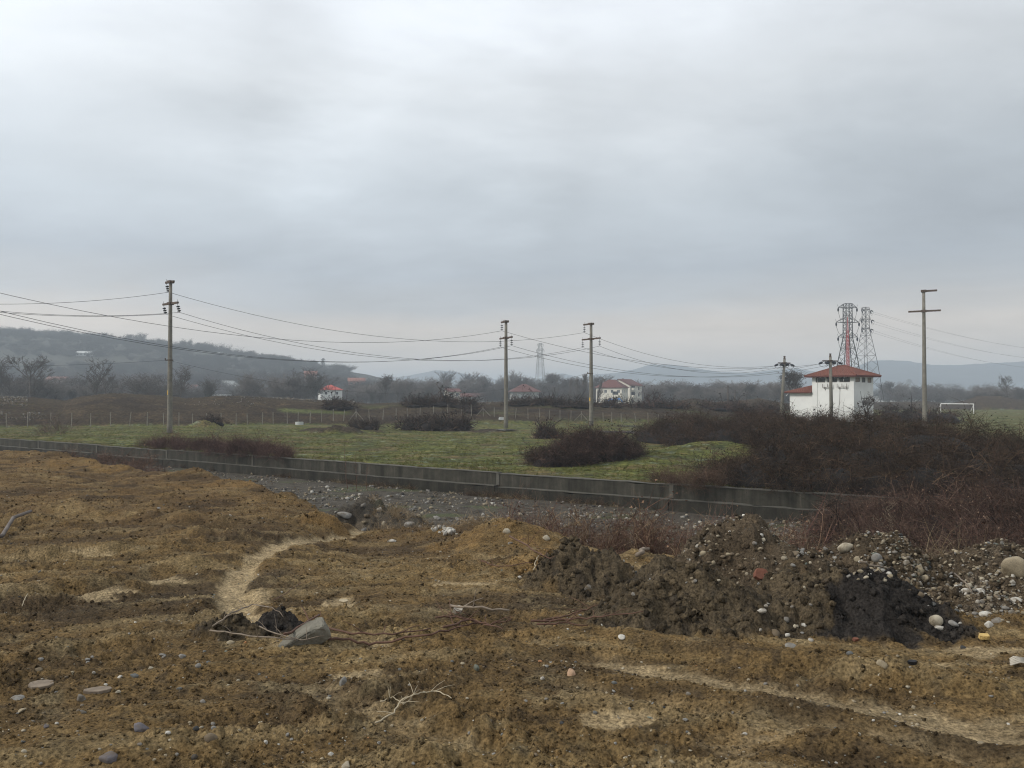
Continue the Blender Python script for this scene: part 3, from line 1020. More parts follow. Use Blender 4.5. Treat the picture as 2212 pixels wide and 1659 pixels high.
def scatter_mesh(name, variants, pos, rot, scale, col, mat, smooth=False, vcol=True):
    """variants: list of (V, F, C) with triangles; C per vertex tint or None; pieces joined into one mesh"""
    n = len(pos)
    which = rng.integers(0, len(variants), n)
    scale = np.asarray(scale)
    if scale.ndim == 1: scale = np.repeat(scale[:, None], 3, 1)
    Vs, Fs, Cs = [], [], []
    base = 0
    for k, (V, F, C) in enumerate(variants):
        sel = np.nonzero(which == k)[0]
        if not len(sel): continue
        P = V[None] * scale[sel][:, None, :]
        P = np.einsum('nij,nvj->nvi', rot[sel], P) + pos[sel][:, None, :]
        nv = len(V)
        Vs.append(P.reshape(-1, 3))
        Fs.append((F[None] + (np.arange(len(sel)) * nv)[:, None, None] + base).reshape(-1, 3))
        cc = col[sel][:, None, :] * (C[None] if C is not None else np.ones((1, nv, 3)))
        Cs.append(cc.reshape(-1, 3))
        base += nv * len(sel)
    V = np.concatenate(Vs); F = np.concatenate(Fs); C = np.concatenate(Cs)
    return np_mesh(name, V, F, mat, smooth, C)


_gn_cache = {}


def gn_tree(name, coll):
    ng = bpy.data.node_groups.new(name, 'GeometryNodeTree')
    ng.interface.new_socket('Geometry', in_out='INPUT', socket_type='NodeSocketGeometry')
    ng.interface.new_socket('Geometry', in_out='OUTPUT', socket_type='NodeSocketGeometry')
    gi = ng.nodes.new('NodeGroupInput'); go = ng.nodes.new('NodeGroupOutput')
    ci = ng.nodes.new('GeometryNodeCollectionInfo')
    ci.inputs['Collection'].default_value = coll
    ci.inputs['Separate Children'].default_value = True
    ci.inputs['Reset Children'].default_value = True
    ip = ng.nodes.new('GeometryNodeInstanceOnPoints')
    ip.inputs['Pick Instance'].default_value = True

    def attr(nm, typ):
        a = ng.nodes.new('GeometryNodeInputNamedAttribute')
        a.data_type = typ
        a.inputs['Name'].default_value = nm
        return a.outputs['Attribute']
    er = ng.nodes.new('FunctionNodeEulerToRotation')
    L = ng.links.new
    L(attr('turn', 'FLOAT_VECTOR'), er.inputs[0])
    L(er.outputs[0], ip.inputs['Rotation'])
    L(attr('size', 'FLOAT_VECTOR'), ip.inputs['Scale'])
    L(attr('which', 'INT'), ip.inputs['Instance Index'])
    L(gi.outputs[0], ip.inputs['Points'])
    L(ci.outputs[0], ip.inputs['Instance'])
    L(ip.outputs[0], go.inputs[0])
    return ng


def scatter_gn(name, variants, pos, rot, scale, tint, key=None):
    """one uncountable mass: points that carry copies of a few small growths"""
    n = len(pos)
    scale = np.asarray(scale, float)
    if scale.ndim == 1: scale = np.repeat(scale[:, None], 3, 1)
    k = key or name
    if k not in _gn_cache:
        coll = bpy.data.collections.new(k + '_growths')
        for i, (V, F, C) in enumerate(variants):
            me = np_mesh(k + '_growth', V, F, M['growth'], False, C if C is not None else np.ones((len(V), 3)))
            coll.objects.link(bpy.data.objects.new('growth_%02d' % i, me))
        _gn_cache[k] = gn_tree(k + '_growths', coll)
    me = bpy.data.meshes.new(name)
    me.vertices.add(n); me.vertices.foreach_set('co', pos.astype(np.float32).ravel())
    x = np.arctan2(rot[:, 2, 1], rot[:, 2, 2]); y = np.arcsin(np.clip(-rot[:, 2, 0], -1, 1)); z = np.arctan2(rot[:, 1, 0], rot[:, 0, 0])
    for nm, arr in (('turn', np.stack([x, y, z], -1)), ('size', scale), ('tint', np.asarray(tint, float))):
        a = me.attributes.new(nm, 'FLOAT_VECTOR', 'POINT')
        a.data.foreach_set('vector', arr.astype(np.float32).ravel())
    a = me.attributes.new('which', 'INT', 'POINT')
    a.data.foreach_set('value', rng.integers(0, len(variants), n).astype(np.int32))
    o = link_mesh(name, me)
    md = o.modifiers.new('growth', 'NODES')
    md.node_group = _gn_cache[k]
    return o


def ico(sub):
    import bmesh
    bm = bmesh.new()
    bmesh.ops.create_icosphere(bm, subdivisions=sub, radius=1.0)
    V = np.array([v.co[:] for v in bm.verts]); F = np.array([[v.index for v in f.verts] for f in bm.faces])
    bm.free()
    return V, F


def noise3(V, f, seed):
    return (pn(V[:, 0] * f + 3.1, V[:, 1] * f + V[:, 2] * f * .7, seed) + pn(V[:, 1] * f - 5.1, V[:, 2] * f + V[:, 0] * .6 * f, seed + 1)) * .5


def rock_variant(sub, seed, lump=.25, rough=.05, angular=False):
    V, F = ico(sub)
    r = random.Random(seed)
    d = 1 + lump * noise3(V, 1.1, seed) * 1.6 + rough * noise3(V, 3.5, seed + 9)
    V = V * d[:, None]
    if angular:
        for _ in range(6):
            nrm = np.array([r.gauss(0, 1) for _ in range(3)]); nrm /= np.linalg.norm(nrm)
            h = r.uniform(.55, .85)
            dd = V @ nrm
            V = V - np.maximum(dd - h, 0)[:, None] * nrm * .92
    V = V * np.array([1.0, r.uniform(.65, .9), r.uniform(.42, .62)])
    return V, F, None


PEB0 = [rock_variant(1, 500 + i, .25, .1, i % 3 == 0) for i in range(5)]
PEB00 = []


def ico20():
    t = (1 + 5 ** .5) / 2
    V = np.array([(-1, t, 0), (1, t, 0), (-1, -t, 0), (1, -t, 0), (0, -1, t), (0, 1, t), (0, -1, -t), (0, 1, -t), (t, 0, -1), (t, 0, 1), (-t, 0, -1), (-t, 0, 1)], float)
    V /= np.linalg.norm(V[0])
    F = np.array([(0, 11, 5), (0, 5, 1), (0, 1, 7), (0, 7, 10), (0, 10, 11), (1, 5, 9), (5, 11, 4), (11, 10, 2), (10, 7, 6), (7, 1, 8), (3, 9, 4), (3, 4, 2), (3, 2, 6), (3, 6, 8), (3, 8, 9), (4, 9, 5), (2, 4, 11), (6, 2, 10), (8, 6, 7), (9, 8, 1)])
    return V, F


_cv = np.array([(-1, -1, -1), (1, -1, -1), (1, 1, -1), (-1, 1, -1), (-1, -1, 1), (1, -1, 1), (1, 1, 1), (-1, 1, 1)], float) / 1.6
_cf = np.array([(0, 2, 1), (0, 3, 2), (4, 5, 6), (4, 6, 7), (0, 1, 5), (0, 5, 4), (1, 2, 6), (1, 6, 5), (2, 3, 7), (2, 7, 6), (3, 0, 4), (3, 4, 7)])
for i in range(10):
    V, F = _cv.copy(), _cf
    V = (V + .22 * rng.normal(size=(8, 3)).clip(-1.5, 1.5)) * np.array([1, .85, .7])
    PEB00.append((V, F, None))
PEBS = []
for i in range(5):
    V, F = ico20()
    V = V * (1 + .19 * rng.normal(size=(12, 1)).clip(-1.5, 1.5)) * np.array([1, .75, .5])
    PEBS.append((V, F, None))

STONE_COL = {
    'white': (.48, .455, .40), 'cream': (.38, .335, .25), 'grey': (.235, .225, .205), 'blue': (.130, .132, .125), 'tan': (.30, .25, .17),
    'dark': (.050, .050, .049), 'green': (.15, .165, .135), 'purple': (.135, .125, .135), 'brown': (.16, .125, .085), 'peach': (.52, .34, .22), 'orange': (.42, .20, .09),
}
_names = list(STONE_COL)


def stone_cols(n, probs):
    k = list(probs); p = np.array([probs[a] for a in k], float); p /= p.sum()
    c = np.array([STONE_COL[a] for a in k])[rng.choice(len(k), n, p=p)]
    return c * rng.uniform(.75, 1.2, (n, 1))


# loose pebbles over the dirt, far too many to count
def pixel_field(n, x0, x1, y0, y1):
    return np.stack([rng.uniform(x0, x1, n), rng.uniform(y0, y1, n)], -1)


def near_points(n, y0, y1, smax=.72):
    Y = y0 * (y1 / y0) ** rng.uniform(0, 1, n)
    s = rng.uniform(-smax, smax, n)
    return s * Y, Y


def stuff(name, me, label, cat):
    o = link_mesh(name, me)
    return tag(o, label, cat, None, 'stuff')


# dirt clods (same soil, own relief)
x, y = near_points(52000, 2.6, 17)
x2, y2 = near_points(16000, 13, 34)
x = np.concatenate([x, x2]); y = np.concatenate([y, y2])
z, m = foreground(x, y)
keep = (rng.uniform(size=len(x)) < np.clip(m['rough'] * .9 + m['lmask'] * .5 - m['pale'] * .9, .05, 1) * (.35 + .65 * ss(-.25, .25, fbm(x * 1.3, y * 1.3, 3, 401)))) & (m['drop'] < .4)
x, y, z = x[keep], y[keep], z[keep]
m = {k: v[keep] for k, v in m.items()}
c = foreground_col(x, y, m) * rng.uniform(.35, 1.55, (len(x), 1))
sc_c = (.0050 + .013 * rng.random(len(x)) ** 3.5 + .030 * m['lmask'] * rng.random(len(x)) ** 2.5) * (.72 + y / 13)
stuff('soil_clods', scatter_mesh('soil_clods', PEB00, np.stack([x, y, z], -1), rot_rand(len(x)), sc_c, c, M['dirt'], False),
      'crumbly soil clods strewn over the brown dirt', 'soil')

x, y = near_points(11000, 2.6, 19)
z, m = foreground(x, y)
keep = (rng.uniform(size=len(x)) < (.22 + .8 * ss(0, .4, fbm(x * .6, y * .6, 3, 402)) + 1.0 * m['stony'] + .1 * m['pale'] - .6 * m['black'] - .3 * m['olive'])) & (m['drop'] < .5)
x, y, z = x[keep], y[keep], z[keep]
m = {k: v[keep] for k, v in m.items()}
c = stone_cols(len(x), {'white': 1.6, 'cream': 3.0, 'grey': 3, 'blue': 1.2, 'tan': 5, 'dark': .6, 'green': 1, 'brown': 4, 'orange': .2})
sc_c = (.0042 + .010 * rng.random(len(x)) ** 4 + .012 * m['stony'] * rng.random(len(x)) ** 1.6) * (.75 + y / 14)
stuff('pebbles', scatter_mesh('pebbles', PEBS, np.stack([x, y, z + sc_c * .15], -1), rot_rand(len(x), .5), sc_c, c, M['stone'], True),
      'small mixed pebbles pressed into the brown dirt', 'pebbles')

# stony piles: cobbles on the piles
allx, ally = [], []
for lx, ly, wx_, wy_, h, kd in LUMPS:
    if kd != 3: continue
    n = 700
    a = rng.uniform(0, 2 * math.pi, n); r = np.sqrt(rng.uniform(0, 1, n)) * 1.15
    allx.append(lx + wx_ * r * np.cos(a)); ally.append(ly + wy_ * r * np.sin(a))
n = 1900
allx.append(rng.uniform(3.1, 5.6, n)); ally.append(rng.uniform(6.7, 8.6, n))
x = np.concatenate(allx); y = np.concatenate(ally)
keep = rng.uniform(size=len(x)) < (.06 + 1.2 * ss(.05, .4, fbm(x * 1.5, y * 1.5, 3, 403)) + .7 * (x / y > .47))
x, y = x[keep], y[keep]
z, m = foreground(x, y)
c = stone_cols(len(x), {'white': 1.2, 'cream': 2.5, 'grey': 3, 'blue': 1.0, 'tan': 5, 'dark': .6, 'green': 1, 'brown': 7}) * .85
sc_c = .010 + .024 * rng.random(len(x)) ** 3.2
stuff('pebbles', scatter_mesh('cobbles', [(a, b, c_) for a, b, c_ in PEB0[1:]], np.stack([x, y, z + sc_c * .2], -1), rot_rand(len(x), .6), sc_c, c, M['stone'], True),
      'river pebbles mixed into the dark soil piles and gravel heap', 'pebbles')

# gravel bed along the wall
n = 42000
s_ = rng.uniform(-.66, .62, n)
wyy = wall_y(s_)
lo_y = np.interp(s_, _es, _ey) + 1.5
t_ = rng.uniform(0, 1, n) ** 1.1
y = lo_y + (wyy - lo_y - .3) * t_
x = s_ * y
keep = rng.uniform(size=n) < (.06 + .8 * ss(-.15, .3, fbm(x * .45, y * .6, 3, 404))) * ss(.2, .7, np.interp(y - lo_y, [0, 4], [0.25, 1]))
keep &= s_ > -.42
x, y = x[keep], y[keep]
z, m = foreground(x, y)
c = stone_cols(len(x), {'white': 2.4, 'cream': 3, 'grey': 4, 'blue': 1.2, 'tan': 4, 'dark': 1, 'brown': 5}) * .72
sc_c = .018 + .085 * rng.random(len(x)) ** 4.5
stuff('gravel', scatter_mesh('gravel', PEB00, np.stack([x, y, z + sc_c * .3], -1), rot_rand(len(x), .5), sc_c, c, M['stone'], False),
      'pale and grey river gravel on the bed in front of the wall', 'gravel')

# rubble strips on the earth bank
n = 5200
px = np.concatenate([rng.uniform(585, 770, 2600), rng.uniform(-40, 60, 1100), rng.uniform(960, 1060, 700), rng.uniform(400, 585, 300), rng.uniform(1060, 1300, 300), rng.uniform(0, 100, 200)])
Yq = np.concatenate([rng.uniform(117, 121, 2600), rng.uniform(99, 114, 1100), rng.uniform(116, 124, 700), rng.uniform(104, 122, 300), rng.uniform(118, 130, 300), rng.uniform(92, 96, 200)])
s_ = S(px); x = s_ * Yq; y = Yq
keep = rng.uniform(size=n) < .15 + .9 * ss(-.1, .3, fbm(x * .3, y * .3, 3, 405))
x, y = x[keep], y[keep]
z = field(x, y)[0]
sc_c = .05 + .11 * rng.random(len(x)) ** 2
c = stone_cols(len(x), {'white': 3, 'cream': 2, 'grey': 4, 'tan': 1})
stuff('rubble', scatter_mesh('rubble', PEB00, np.stack([x, y, z + sc_c * .3], -1), rot_rand(len(x)), sc_c, c * .42, M['stone'], False),
      'pale broken concrete rubble dumped along the top of the earth bank', 'rubble')

# ------------------------------------------------------------------ stones one can pick out
STONE_MESH = {}


def stone_data(colour, k, angular=False):
    key = (colour, k, angular)
    if key not in STONE_MESH:
        V, F, _ = rock_variant(3 if k >= 0 else 2, 700 + k * 7 + (50 if angular else 0), .28 if angular else .16, .05 if angular else .03, angular)
        V = V / np.abs(V[:, 0]).max()
        cc = np.array(STONE_COL[colour])
        n = noise3(V, 1.6, 31 + k)
        C = cc[None] * (1 + .28 * n[:, None])
        STONE_MESH[key] = np_mesh('stone_' + colour, V, F, M['stone'], True, C)
    return STONE_MESH[key]


def put_stone(px, py, w, hratio, colour, label, ang=False, k=None, name='stone', cat='stone', group=None, rz=None, sink=.48, tilt=.25, fun=None, P=None, h3=1.0):
    """w: width in the measured units; hratio: visible height over width"""
    if P is None:
        Pn, ok = hit([(px, py)], FG, 2.5, 30, 700)
        P = Pn[0]
    size = w * K * P[1] * .5
    k = random.randrange(5) if k is None else k
    o = link_mesh(name, stone_data(colour, k, ang))
    hz_ = size * hratio * 1.15 / .52 * h3
    o.scale = (size, size * random.uniform(1.0, 1.3), hz_)
    o.rotation_euler = (random.gauss(0, tilt), random.gauss(0, tilt), random.uniform(-.5, .5) if rz is None else rz)
    lift = (.5 - sink) * size * hratio * 1.2
    o.location = (P[0], P[1], P[2] + max(0, lift))
    tag(o, label, cat, group)
    return o


HAND = [
    (1828, 1184, 38, .58, 'cream', 'large cream river boulder with a brown stain, on the crest of the dark pile', 'smooth'),
    (1894, 1206, 26, .72, 'grey', 'pale grey rounded cobble right of the large cream boulder on the pile crest', 's'),
    (1823, 1234, 22, .5, 'white', 'off-white oval cobble below the cream boulder, halfway down the pile', 's'),
    (1898, 1236, 21, .8, 'tan', 'rough tan squarish cobble under the pale grey rounded one', 'a'),
    (1984, 1232, 21, 1.1, 'tan', 'tall tan boulder standing at the right shoulder of the dark pile', 's'),
    (1995, 1250, 25, .6, 'tan', 'slanting tan slab of stone just under the tall tan boulder', 'a'),
    (1923, 1246, 15, .9, 'tan', 'small tan upright stone left of the slanting slab', 'a'),
    (1987, 1288, 25, .7, 'brown', 'muddy brown oval boulder embedded low on the right flank of the pile', 's'),
    (2022, 1342, 29, .84, 'cream', 'big smooth cream cobble at the right foot of the black soil', 's'),
    (2031, 1357, 25, .4, 'white', 'flat whitish cobble lying just below the big smooth cream one', 's'),
    (2059, 1347, 24, .55, 'grey', 'grey-brown oval cobble right of the flat whitish one', 's'),
    (2129, 1327, 27, .42, 'white', 'long white cobble near the right edge of the stone spill', 's'),
    (2154, 1343, 24, .62, 'grey', 'grey cobble with pale streaks below the long white cobble', 's'),
    (2089, 1277, 23, .5, 'white', 'white oval cobble in the gravel spill, left of the knobbly white one', 's'),
    (2119, 1281, 24, .6, 'white', 'knobbly white cobble in the gravel spill', 'a'),
    (2198, 1297, 30, .36, 'white', 'bright white flat stone at the right edge of the gravel spill', 's'),
    (1519, 1196, 17, .75, 'tan', 'tan cobble alone on the left shoulder of the stony pile', 's'),
    (1541, 1216, 10, 1.0, 'tan', 'small tan pebble below the tan cobble on the left shoulder', 's'),
    (1636, 1217, 13, .8, 'brown', 'brown cobble in the pebbly streak above the red brick piece', 's'),
    (1694, 1206, 14, .8, 'cream', 'creamy white cobble in the pebble streak right of the red brick', 's'),
    (1718, 1196, 18, .55, 'brown', 'brownish flat cobble above the creamy white one in the pebble streak', 's'),
    (1713, 1221, 12, .7, 'grey', 'grey cobble directly below the creamy white one in the streak', 's'),
    (1646, 1320, 21, .55, 'white', 'white egg-shaped cobble between the olive mound and the black soil', 's'),
    (1698, 1339, 15, .85, 'grey', 'streaked grey cobble right of the white egg-shaped one', 's'),
    (1719, 1353, 13, .6, 'cream', 'yellowish cream cobble left of the black soil foot', 's'),
    (1674, 1371, 23, .95, 'brown', 'brown-grey boulder at the right foot of the olive mound', 's'),
    (1701, 1372, 12, .8, 'white', 'white cobble right of the brown-grey boulder', 's'),
    (1708, 1396, 26, .42, 'grey', 'dark grey flat cobble at the foot of the pile', 's'),
    (1836, 1412, 16, .7, 'blue', 'blue-grey stone in the black crumbs at the foot of the black soil', 'a'),
    (1907, 1436, 27, .7, 'tan', 'tan rock with a reddish-brown side, alone on the dirt below the pile', 'a'),
    (2081, 1400, 13, .7, 'dark', 'small dark pebble left of the yellow foam', 's'),
    (1029, 1443, 13, 1.35, 'green', 'upright green-grey pebble in the middle of the dirt', 's'),
    (1234, 1456, 19, 1.35, 'peach', 'upright peach-coloured stone with brown mud on its face', 's'),
    (742, 1478, 18, 1.5, 'grey', 'pale grey pointed stone standing in the dirt', 'a'),
    (999, 1434, 12, .7, 'tan', 'small muddy cobble left of the upright green-grey pebble', 's'),
    (1285, 1540, 12, .85, 'blue', 'round blue pebble in the lower middle of the dirt', 's'),
    (1214, 1562, 11, .8, 'dark', 'round dark pebble lower left of the round blue one', 's'),
    (1327, 1475, 13, .55, 'blue', 'flat bluish pebble right of the peach stone', 's'),
    (747, 1656, 25, .5, 'cream', 'chalky cream stone at the bottom edge of the picture', 'a'),
    (1167, 1429, 10, .6, 'orange', 'small orange pebble left of the peach stone', 's'),
    (237, 1638, 43, .82, 'purple', 'large purple-grey boulder at the lower left', 'a'),
    (455, 1595, 29, .68, 'brown', 'dark brown-grey rounded cobble right of the purple-grey boulder', 's'),
    (291, 1460, 19, .6, 'blue', 'blue-grey angular stone left of centre on the pebbly dirt', 'a'),
    (176, 1512, 18, 1.2, 'grey', 'pale grey jagged stone at the end of the tan flat slab', 'a'),
    (38, 1510, 31, .42, 'grey', 'flat grey stone half buried at the left edge', 's'),
    (428, 1439, 13, .95, 'grey', 'round grey pebble between the pale jagged stones', 's'),
    (395, 1420, 19, .6, 'grey', 'light grey broken stone above the round grey pebble', 'a'),
    (498, 1389, 20, .5, 'tan', 'tan oval cobble left of the heap with the concrete chunk', 's'),
    (351, 1415, 16, .4, 'grey', 'flat greyish pebble left of the light grey broken stone', 's'),
    (715, 1630, 16, .75, 'white', 'small white angular stone above the chalky cream one', 'a'),
    (180, 1538, 16, .5, 'blue', 'dark bluish chip of stone left of the lower pebbles', 'a'),
    (100, 1570, 15, .8, 'purple', 'small purplish stone above left of the large purple boulder', 'a'),
    (306, 1575, 40, .34, 'purple', 'gnarled purple-grey lump of slag above the large purple boulder', 'a'),
    (423, 1575, 14, .9, 'dark', 'dark slate-blue pebble beside the dark brown cobble', 's'),
    (420, 1636, 14, .9, 'dark', 'dark rounded pebble below the brown-grey cobble', 's'),
    (381, 1631, 11, .7, 'grey', 'small grey pebble left of the dark rounded one at the bottom', 's'),
    (48, 1535, 24, .4, 'tan', 'flat tan stone below the half-buried grey one at the left edge', 'a'),
    (82, 1448, 19, .5, 'tan', 'tan flat stone in the upper left pebbly patch', 's'),
    (89, 1424, 13, .8, 'grey', 'small pale jagged stone above the tan flat one', 'a'),
    (1094, 1150, 17, .95, 'cream', 'pale tan boulder on the crest of the orange dirt', 's'),
    (1181, 1163, 20, .7, 'cream', 'yellowish cream stone where the orange dirt meets the olive clump', 'a'),
    (1102, 1174, 12, .7, 'grey', 'small grey stone below the pale tan boulder', 's'),
    (1270, 1170, 9, .8, 'white', 'small white pebble on top of the olive clump', 's'),
    (1124, 1248, 13, .6, 'white', 'white oval pebble at the left foot of the olive clump', 's'),
    (1272, 1270, 23, .65, 'grey', 'grey angular stone between the olive clump and the olive mound', 'a'),
    (1369, 1284, 13, .7, 'grey', 'pale pebble on the left slope of the olive mound', 's'),
    (745, 1112, 34, .5, 'grey', 'pale grey lump of old concrete on the dark rubble beyond the dirt', 'a'),
    (884, 1134, 26, .65, 'grey', 'grey boulder sunk in the dark rubble right of the concrete lump', 's'),
    (944, 1121, 14, .9, 'grey', 'round grey stone beyond the dark rubble, on the dry grass', 's'),
    (831, 1133, 14, .9, 'cream', 'cream stone left of the sunk grey boulder', 'a'),
    (847, 1170, 21, .5, 'white', 'whitish broken block lying at the top of the muddy track', 'a'),
    (343, 1099, 10, .7, 'grey', 'greyish stone high on the left heap', 's'),
    (1343, 1396 - 20, 16, .35, 'white', 'long whitish pebble on the ridge below the olive mound', 's'),
    (1180, 1510, 9, .8, 'grey', 'small grey pebble in the middle of the lower dirt', 's'),
    (1960, 1484, 12, .5, 'cream', 'cream flake of stone on the pale dirt at right', 's'),
    (1944, 1544, 10, .8, 'white', 'white chip of stone on the lower right dirt', 'a'),
    (2116, 1606, 18, .4, 'tan', 'long flat tan pebble at the lower right', 's'),
    (1608, 1586, 13, .5, 'white', 'flat white pebble on the dirt below the smooth track', 's'),
    (1487, 1500, 13, .8, 'grey', 'grey pebble just left of the smooth track', 's'),
    (1480, 1555, 14, .7, 'grey', 'muddy grey stone in the lower centre right', 'a'),
    (1855, 1587, 12, .8, 'cream', 'small cream chip left of the lower right pebbles', 'a'),
]
for (px, py, w, hr, colr, lab, kind) in HAND:
    put_stone(px, py, w, hr, colr, lab, ang=(kind == 'a'))

# big weathered boulder at the right edge
put_stone(2194, 1232, 56, 1.55, 'tan', 'big pitted grey boulder on the gravel heap at the right edge', ang=True, k=2, tilt=.1, sink=.35, h3=.8)

# the rest of the singly visible pebbles, by the ground they lie on
REG = [
    # n, x0, x1, y0, y1, wmin, wmax, colours, label, group
    (46, 20, 640, 1410, 1650, 7, 14, {'grey': 3, 'tan': 3, 'white': 1, 'cream': 2, 'blue': 1}, '{} pebble lying loose on the brown dirt at the lower left', 'pebbles on the lower left dirt'),
    (34, 700, 1400, 1420, 1650, 6, 11, {'grey': 3, 'tan': 2, 'white': 1, 'cream': 2, 'blue': 2}, '{} pebble lying loose on the dirt in the lower middle', 'pebbles on the middle dirt'),
    (34, 1400, 2200, 1450, 1650, 6, 12, {'grey': 3, 'tan': 2, 'white': 1, 'cream': 2, 'blue': 2}, '{} pebble lying loose on the dirt at the lower right', 'pebbles on the lower right dirt'),
    (60, 1480, 1800, 1150, 1270, 7, 14, {'grey': 2, 'tan': 3, 'cream': 3, 'white': 1, 'brown': 2}, '{} cobble in the upper part of the stony soil pile', 'cobbles on the stony pile'),
    (36, 1830, 2010, 1190, 1260, 7, 15, {'grey': 3, 'tan': 3, 'cream': 2, 'white': 1}, '{} cobble on the crest of the pile near the large cream boulder', 'cobbles on the pile crest'),
    (50, 2000, 2205, 1240, 1350, 8, 17, {'grey': 4, 'white': 3, 'cream': 2, 'blue': 1}, '{} cobble in the gravel spill right of the black soil', 'cobbles in the gravel spill'),
    (14, 1640, 1760, 1300, 1395, 7, 14, {'grey': 3, 'white': 2, 'tan': 2}, '{} cobble in the gap between olive mound and black soil', 'cobbles between the mounds'),
]
WORD = {'white': 'whitish', 'cream': 'creamy', 'grey': 'grey', 'blue': 'blue-grey', 'tan': 'tan', 'brown': 'brown', 'dark': 'dark'}
for (n, x0, x1, y0, y1, w0, w1, cols, lab, grp) in REG:
    pts = pixel_field(n, x0, x1, y0, y1)
    Pq, ok = hit(pts, FG, 2.5, 30, 500)
    kk = list(cols); pr = np.array([cols[a] for a in kk], float); pr /= pr.sum()
    for i in range(n):
        if not ok[i]: continue
        colr = kk[rng.choice(len(kk), p=pr)]
        put_stone(0, 0, w0 + (w1 - w0) * random.random() ** 1.6, random.uniform(.45, .85), colr, lab.format(WORD[colr]), ang=random.random() < .55,
                  group=grp + ', ' + WORD[colr], P=Pq[i])

# white rubble cluster beyond the orange dirt
Pq, ok = hit(np.stack([rng.normal(967, 13, 22), 1150 + rng.normal(0, 6, 22)], -1), FG, 5, 30, 500)
for i in range(22):
    put_stone(0, 0, random.uniform(7, 16), random.uniform(.6, .9), 'white', 'white broken plaster lump in the small rubble heap beyond the orange dirt', ang=True,
              group='white rubble heap', P=Pq[i] + np.array([0, 0, random.uniform(0, .07)]), name='rubble_lump', cat='rubble lump')


def slab(name, px, py, dims, rz, rx, mat, label, cat, lift=.02, seed=0, jag=.12):
    """a broken flat piece with ragged outline"""
    P, ok = hit([(px, py)], FG, 2.5, 30, 700)
    P = P[0]
    r = random.Random(seed)
    n = 9
    prof = [(math.cos(2 * math.pi * i / n) * (1 + r.uniform(-jag, jag)), math.sin(2 * math.pi * i / n) * (1 + r.uniform(-jag, jag))) for i in range(n)]
    mb = MB()
    vs = []
    for z, t in ((-.5, .97), (-.35, 1.0), (.35, 1.0), (.5, .95)):
        for x, y in prof:
            vs.append((x * dims[0] / 2 * t, y * dims[1] / 2 * t, z * dims[2] + r.uniform(-.04, .04) * dims[2]))
    fs = []
    for i in range(3):
        for j in range(n):
            a = i * n + j; b = i * n + (j + 1) % n
            fs.append((a, b, b + n, a + n))
    fs += [tuple(range(n - 1, -1, -1)), tuple(range(3 * n, 4 * n))]
    mb.add(vs, fs)
    o = mb.build(name, mat)
    o.location = (P[0], P[1], P[2] + lift)
    o.rotation_euler = (rx, 0, rz)
    return tag(o, label, cat)


slab('brick_fragment', 1644, 1252, (.15, .12, .05), .25, 1.05, M['brick'], 'broken piece of red clay brick on the stony pile', 'brick', .05, 3)
slab('stone_slab', 212, 1497, (.15, .06, .02), .22, .18, M['dry2'], 'tan flat slab of crust beside the pale jagged stone', 'slab', .015, 5)
slab('crust_slab', 90, 1482, (.15, .10, .016), .1, .15, M['dry2'], 'broad muddy crust slab near the left edge', 'slab', .01, 8)
slab('brick_fragment', 1848, 1384, (.045, .03, .02), .1, .3, M['brick'], 'small red brick chip at the foot of the black soil', 'brick', .01, 11)
slab('plastic_scrap', 1971, 1436, (.06, .03, .02), .1, .2, M['black'], 'small black plastic scrap on the dirt right of the tan rock', 'plastic scrap', .015, 12)
slab('foam_piece', 2126, 1384, (.09, .05, .03), .1, .25, M['foam'], 'piece of yellow foam on the orange dirt at right', 'foam', .03, 14, .25)
slab('plastic_scrap', 742, 1302, (.10, .04, .012), -.2, .5, M['dry'], 'thin curled brown scrap lying right of the pale track', 'scrap', .02, 16)
slab('plastic_scrap', 990, 1332, (.10, .06, .05), .3, .7, M['dirty_white'], 'crumpled whitish plastic scrap on top of the stick heap', 'plastic scrap', .06, 18, .3)

# striped shell-like plastic at the right edge
P = hit([(2203, 1440)], FG, 2.5, 30)[0][0]
t = tag(empty('corrugated_scrap', (P[0], P[1], P[2] + .01), .2), 'ribbed whitish plastic scrap at the right edge of the dirt', 'plastic scrap')
for i in range(5):
    mb = MB(); mb.tube([(-.07 + .01 * i, i * .012, .005 + .005 * i), (0, i * .012, .018 + .005 * i), (.07, i * .012 - .01, .006 + .005 * i)], .006, 6)
    mb.build('rib', M['dirty_white'], t, True)

# concrete chunk in the little heap left of centre
P = hit([(655, 1392)], FG, 2.5, 30)[0][0]
V_, F_ = ico(5)
sg = np.sign(V_) * np.abs(V_) ** .24
sg /= np.abs(sg).max()
Vc = sg * np.array([.205, .075, .072])
tp = np.clip((Vc[:, 0] + .205) / .41, 0, 1)
Vc[:, 2] *= (.40 + .75 * np.minimum(1, tp * 1.4))
Vc[:, 1] *= (.6 + .45 * tp)
nn_ = V_ / np.linalg.norm(V_, axis=1)[:, None]
dd_ = .010 * noise3(Vc * 10, 1.0, 611) + .008 * noise3(Vc * 30, 1.0, 613) + .012 * (Vc[:, 2] > .02) * noise3(Vc * 60, 1.0, 617)
Vc = Vc + nn_ * dd_[:, None]
o = link_mesh('concrete_chunk', np_mesh('concrete_chunk', Vc, F_, M['block'], True))
o.scale = (.88, .88, .85)
o.location = (P[0], P[1], P[2] + .045)
o.rotation_euler = (.35, -.40, .25)
tag(o, 'pale broken concrete chunk tilted in the twiggy soil heap', 'concrete chunk')

